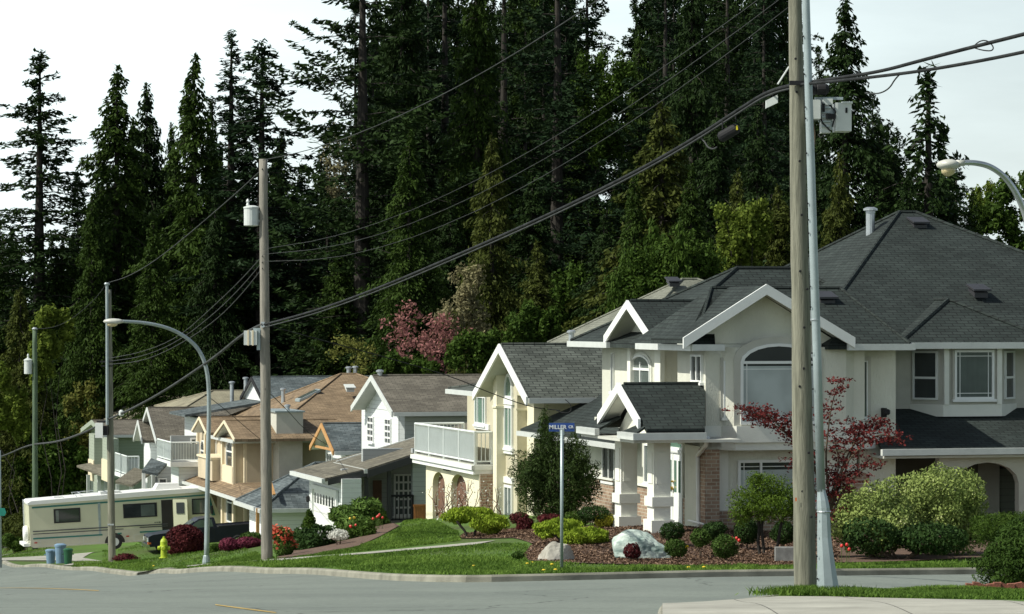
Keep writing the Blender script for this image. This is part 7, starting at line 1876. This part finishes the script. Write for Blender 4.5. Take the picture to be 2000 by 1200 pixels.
M_ = [  # middle storey
 ('cedar_a', 258, 232, 236, 58, 'shorter conifer in the notch between second and third skyline peaks'),
 ('cedar_b', 415, 190, 236, 56, 'shorter conifer hugging the right side of the dense pointed conifer'),
 ('fir_c', 482, 215, 234, 60, 'shorter fir between the thin spired conifer and the broad ragged fir'),
 ('cedar_a', 120, 470, 226, 66, 'low cedar under the far left skyline fir'),
 ('cedar_b', 545, 330, 238, 62, 'lower dark conifer just right of the second pole transformer'),
 ('fir_c', 1705, 180, 160, 64, 'dark fir on the right shoulder of the pointed spruce'),
 ('fir_c', 1600, 90, 164, 66, 'dark fir hidden mostly by the near pole and steel post'),
 ('cedar_b', 1745, 300, 154, 60, 'low dark conifer between spruce and drooping conifer'),
 ('fir_c', 1868, 300, 156, 62, 'low ragged fir right of the drooping slender conifer'),
 ('cedar_a', -18, 330, 232, 60, 'dark conifer cut by the left edge of the picture'),
 ('cedar_w', 40, 560, 206, 62, 'warm green low conifer above the green fourth pole transformer'),
 ('fir_b', 152, 330, 242, 58, 'lower fir filling the dip between first two skyline peaks'),
 ('cedar_a', 180, 380, 214, 60, 'green cedar above the capped third pole'),
 ('cedar_b', 335, 240, 240, 50, 'shadowy conifer between the two pairs of left peaks'),
 ('cedar_a', 300, 430, 205, 66, 'cedar behind the curved street lamp arm'),
 ('cedar_b', 420, 380, 214, 62, 'dark cedar behind the sagging wires left of second pole'),
 ('fir_a', 590, 345, 236, 60, 'lower fir right of second pole under the open sky'),
 ('fir_b', 640, 300, 246, 52, 'thin fir against pale sky left of the giant trunk'),
 ('cedar_a', 660, 470, 205, 70, 'low cedar at the foot of the giant fir'),
 ('cedar_a', 800, 255, 192, 76, 'green cedar under the high wire right of the giant trunk'),
 ('cedar_w', 960, 262, 186, 66, 'warm green cedar touched by light at the middle of frame'),
 ('cedar_b', 880, 400, 196, 75, 'dark cedar above the pink blossom tree'),
 ('cedar_b', 1040, 330, 190, 80, 'dark drooping cedar just right of the frame centre'),
 ('cedar_w', 1050, 470, 172, 62, 'short warm cedar under the thick cable'),
 ('cedar_a', 1140, 170, 216, 66, 'cedar behind the light green broadleaf tree'),
 ('cedar_b', 1180, 420, 176, 72, 'dark cedar behind the sage roofed house'),
 ('cedar_a', 1248, 60, 212, 62, 'green conifer at the right side of the sky gap'),
 ('cedar_w', 1292, 200, 168, 112, 'brownish green tapering conifer crossed by the thick cable'),
 ('cedar_b', 1400, 180, 180, 78, 'black green cedar behind the splice case'),
 ('cedar_b', 1480, 210, 172, 70, 'black green cedar behind the white tap box'),
 ('cedar_w', 1520, 360, 150, 58, 'brownish conifer just left of the near pole'),
 ('cedar_b', 1590, 190, 162, 66, 'dark cedar directly behind the near pole'),
 ('cedar_w', 1640, 300, 146, 62, 'brownish cedar behind the steel vent pipe of the dark roof'),
 ('cedar_b', 1715, 225, 158, 72, 'dark cedar right of the pointed spruce'),
 ('fir_a', 1752, 250, 166, 56, 'small dark fir left of the drooping slender conifer'),
 ('cedar_b', 1775, 330, 148, 60, 'dark cedar behind the apex of the big dark roof'),
 ('cedar_b', 1850, 345, 152, 66, 'dark cedar below the right street lamp head'),
 ('cedar_a', 1900, 370, 160, 50, 'dark conifer behind the right hip of the big roof'),
 ('cyp', 1222, 470, 140, 46, 'bright green conifer behind the sage roof, left of three'),
 ('cyp', 1275, 430, 142, 52, 'bright green conifer behind the sage roof peak, middle of three'),
 ('cyp', 1330, 440, 138, 52, 'bright green conifer above the dark roof ridge, right of three'),
 ('cyp', 1385, 470, 140, 46, 'green conifer left of the yellow green broadleaf tree'),
 ('cedar_b', 1792, 300, 158, 78, 'dark conifer filling behind the lower half of the drooping conifer'),
 ('cedar_b', 1842, 285, 160, 80, 'dark conifer between the drooping conifer and the right street lamp head'),
 ('cedar_b', 1735, 235, 164, 84, 'dark broad conifer joining the pointed spruce on its right'),
 ('cyp', 1200, 540, 136, 40, 'lowest bright green conifer by the sage roof slope'),
 ('cedar_w', 1440, 330, 158, 60, 'warm green conifer rising behind the yellow green broadleaf tree'),
 ('cedar_a', 1240, 330, 165, 60, 'mid green cedar above the three bright green conifers'),
 ('cedar_a', 1350, 320, 160, 60, 'mid green cedar right of the brownish tapering conifer'),
]
for k_, px, top, Y, rp_, lab in M_: tree(k_, 'conifer', lab, px, top, Y, rp_, group=FR)
# deep fill: conifers nothing tells apart
rnd = random.Random(77); FB = 'shaded conifers deep inside the forest'
for i in range(52):
    px = -60 + i * 42 + rnd.uniform(-10, 10)
    Y = (262 if px < 620 else 250 if px < 1150 else 225 if px < 1600 else 190) + rnd.uniform(-6, 10)
    top = (470 if px < 620 else 330 if px < 1560 else 380 if px < 1700 else 420) + rnd.uniform(-30, 60)
    if px > 1880: top += 40
    tree(rnd.choice(['cedar_b', 'cedar_b', 'cedar_a']), 'conifer', 'shaded conifer deep in the dark forest mass', px, top, Y, rnd.uniform(66, 84), group=FB)
for i in range(24):
    px = 690 + i * 37 + rnd.uniform(-10, 10)
    if 1165 < px < 1245: continue
    tree(rnd.choice(['cedar_b', 'fir_c', 'giant_b', 'fir_b']), 'conifer', 'shaded conifer deep in the dark forest mass', px, rnd.uniform(-60, 130), 240 + rnd.uniform(-6, 10), rnd.uniform(60, 80), group=FB)
for i in range(26):
    px = 735 + i * 32 + rnd.uniform(-8, 8)
    if 1165 < px < 1240: continue
    tree(rnd.choice(['cedar_b', 'cedar_b', 'cedar_a', 'fir_c']), 'conifer', 'shaded conifer deep in the dark forest mass', px, rnd.uniform(-190, 0), 256 + rnd.uniform(-5, 8), rnd.uniform(70, 92), group=FB)
for i in range(13):
    px = 195 + i * 36 + rnd.uniform(-8, 8)
    tree(rnd.choice(['cedar_b', 'cedar_a', 'fir_c']), 'conifer', 'shaded conifer deep in the dark forest mass', px, rnd.uniform(255, 350), 252 + rnd.uniform(-5, 8), rnd.uniform(60, 80), group=FB)
for i in range(30):
    px = -60 + i * 46 + rnd.uniform(-10, 10)
    tree('cedar_b', 'conifer', 'shaded conifer deep in the dark forest mass', px, 610 + rnd.uniform(-50, 40), 238 if px < 560 else 205, rnd.uniform(60, 74), group=FB)

# broadleaf trees and flowering shrubs at the forest edge
def broadleaf(name, label, px, Y, blobs, m, n, leaf, seed, cat='tree', amp=.25, shell=.7, bark='bark', rt=.045, group=None):
    X = (px - CX) / FPX * Y; g = gz(X, Y); k = Y / FPX; root = empty(name, (X, Y, g), label, cat, 0, group)
    bl = [(((((a0 + a1) / 2) - px) * k, dy, (HY - (c0 + c1) / 2) * k - g), ((a1 - a0) / 2 * k, (a1 - a0) / 2 * k * .8, (c1 - c0) / 2 * k)) for a0, a1, c0, c1, dy in blobs]
    # sub-clumps so that the outline is ragged and gaps show
    rnd = random.Random(seed); sub = []
    for c, r in bl:
        for _ in range(16):
            d = Vector((rnd.gauss(0, 1), rnd.gauss(0, 1), rnd.gauss(0, 1))).normalized() * rnd.uniform(.45, .95)
            q = rnd.uniform(.24, .46); sub.append(((c[0] + d.x * r[0], c[1] + d.y * r[1], c[2] + d.z * r[2]), (r[0] * q, r[1] * q, r[2] * q)))
    C, U, V, v = clouds(sub, n, leaf, seed, amp, shell, .55, 3)
    quads_obj('crown', C, U, V, v, m, root)
    mb = MB(); stems(mb, (0, 0, -.3), [Vector(s_[0]) for s_ in sub[::16]], rt, seed, .07, 5); mb.build('trunk', bark, root)
    return root
broadleaf('flowering_tree', 'pink blossoming tree before the dark forest, above the grey gabled house', 835, 172, [(745, 830, 595, 680, 0), (790, 900, 605, 700, 0), (760, 880, 650, 735, -1), (850, 930, 640, 720, .5)], 'pink_leaf', 2300, .10, 81)
broadleaf('broadleaf_tree', 'small pale buff leafed tree above the pink blossoming tree', 905, 178, [(870, 945, 505, 600, 0), (850, 930, 570, 650, 0), (900, 960, 590, 660, 0)], 'buff_leaf', 3600, .10, 82)
broadleaf('broadleaf_tree', 'green leafy tree right of the pink blossoming tree', 930, 168, [(865, 960, 650, 740, 0), (930, 1010, 640, 730, 0)], 'green_leaf', 8000, .12, 83)
broadleaf('broadleaf_tree', 'green leafy tree left below the pink blossoming tree', 790, 165, [(735, 800, 690, 745, 0), (790, 860, 700, 750, 0)], 'green_leaf', 5000, .12, 84)
broadleaf('broadleaf_tree', 'sparse yellowish twiggy tree left of the pink blossoming tree', 690, 180, [(640, 740, 650, 740, 0)], 'yellow_leaf', 900, .10, 85)
broadleaf('broadleaf_tree', 'leafy green tree left of the sage roof corner', 1040, 160, [(990, 1060, 600, 690, 0), (1040, 1100, 590, 680, 0)], 'green_leaf', 7000, .12, 86)
broadleaf('broadleaf_tree', 'tall light green broadleaf tree below the sky gap at top', 1178, 204, [(1110, 1200, 100, 260, 0), (1160, 1240, 80, 240, 0), (1120, 1220, 200, 330, 0)], 'cypress_leaf', 14000, .12, 87)
broadleaf('broadleaf_tree', 'yellow green broadleaf tree left of the near pole above the dark ridge', 1450, 146, [(1390, 1470, 400, 500, 0), (1430, 1510, 385, 490, 0), (1400, 1500, 450, 560, 0)], 'lime_leaf', 6500, .11, 88)
broadleaf('broadleaf_tree', 'hazy light green tree at the right edge behind the big roof', 1965, 165, [(1905, 1990, 380, 480, 0), (1940, 2040, 335, 450, 0), (1960, 2060, 400, 520, 0)], 'green_leaf', 9000, .13, 89)
broadleaf('broadleaf_tree', 'pale lime tree peeking under the right street lamp arm', 1925, 185, [(1885, 1960, 355, 440, 0)], 'lime_leaf', 2600, .12, 90)
broadleaf('broadleaf_tree', 'lime green weeping tree above the green pole top', 98, 196, [(62, 140, 596, 680, 0), (50, 120, 650, 760, 0), (70, 110, 640, 720, 0)], 'lime_leaf', 12350, .14, 91)
broadleaf('broadleaf_tree', 'lime green tree at the left edge beside the green pole', 25, 192, [(-20, 50, 715, 830, 0), (10, 60, 760, 860, 0)], 'lime_leaf', 11400, .14, 92)
broadleaf('broadleaf_tree', 'yellow green tree between the green pole and the grey green house', 165, 212, [(130, 205, 745, 860, 0), (120, 180, 830, 930, 0)], 'yellow_leaf', 6080, .14, 93)
broadleaf('broadleaf_tree', 'dark green bushy tree behind the motorhome tail', 110, 205, [(70, 150, 800, 960, 0), (20, 100, 860, 990, 0), (110, 190, 880, 1000, 0)], 'green_leaf', 10000, .16, 94)
broadleaf('broadleaf_tree', 'bare pale twiggy tree against the sky left of the giant trunk', 655, 235, [(620, 700, 240, 420, 0)], 'buff_leaf', 1500, .12, 95, bark='twig')
broadleaf('broadleaf_tree', 'green shrubby tree between the brown roofed and grey green houses', 292, 205, [(262, 310, 895, 960, 0)], 'green_leaf', 2500, .12, 96)
broadleaf('broadleaf_tree', 'bluish green hazy tree in the gap right of frame centre', 1150, 182, [(1080, 1160, 500, 640, 0), (1140, 1210, 520, 640, 0)], 'cypress_leaf', 7000, .14, 97)
broadleaf('broadleaf_tree', 'dense mid green leafy mass behind the dark ridge and sage roof', 1300, 139, [(1195, 1300, 480, 610, 0), (1260, 1370, 440, 600, 0), (1320, 1420, 470, 600, 0)], 'cypress_leaf', 16000, .09, 98)
broadleaf('broadleaf_tree', 'olive green leafy tree between the lime tree and near pole', 1510, 150, [(1470, 1560, 400, 540, 0)], 'cedar_leaf_warm', 6000, .09, 99)
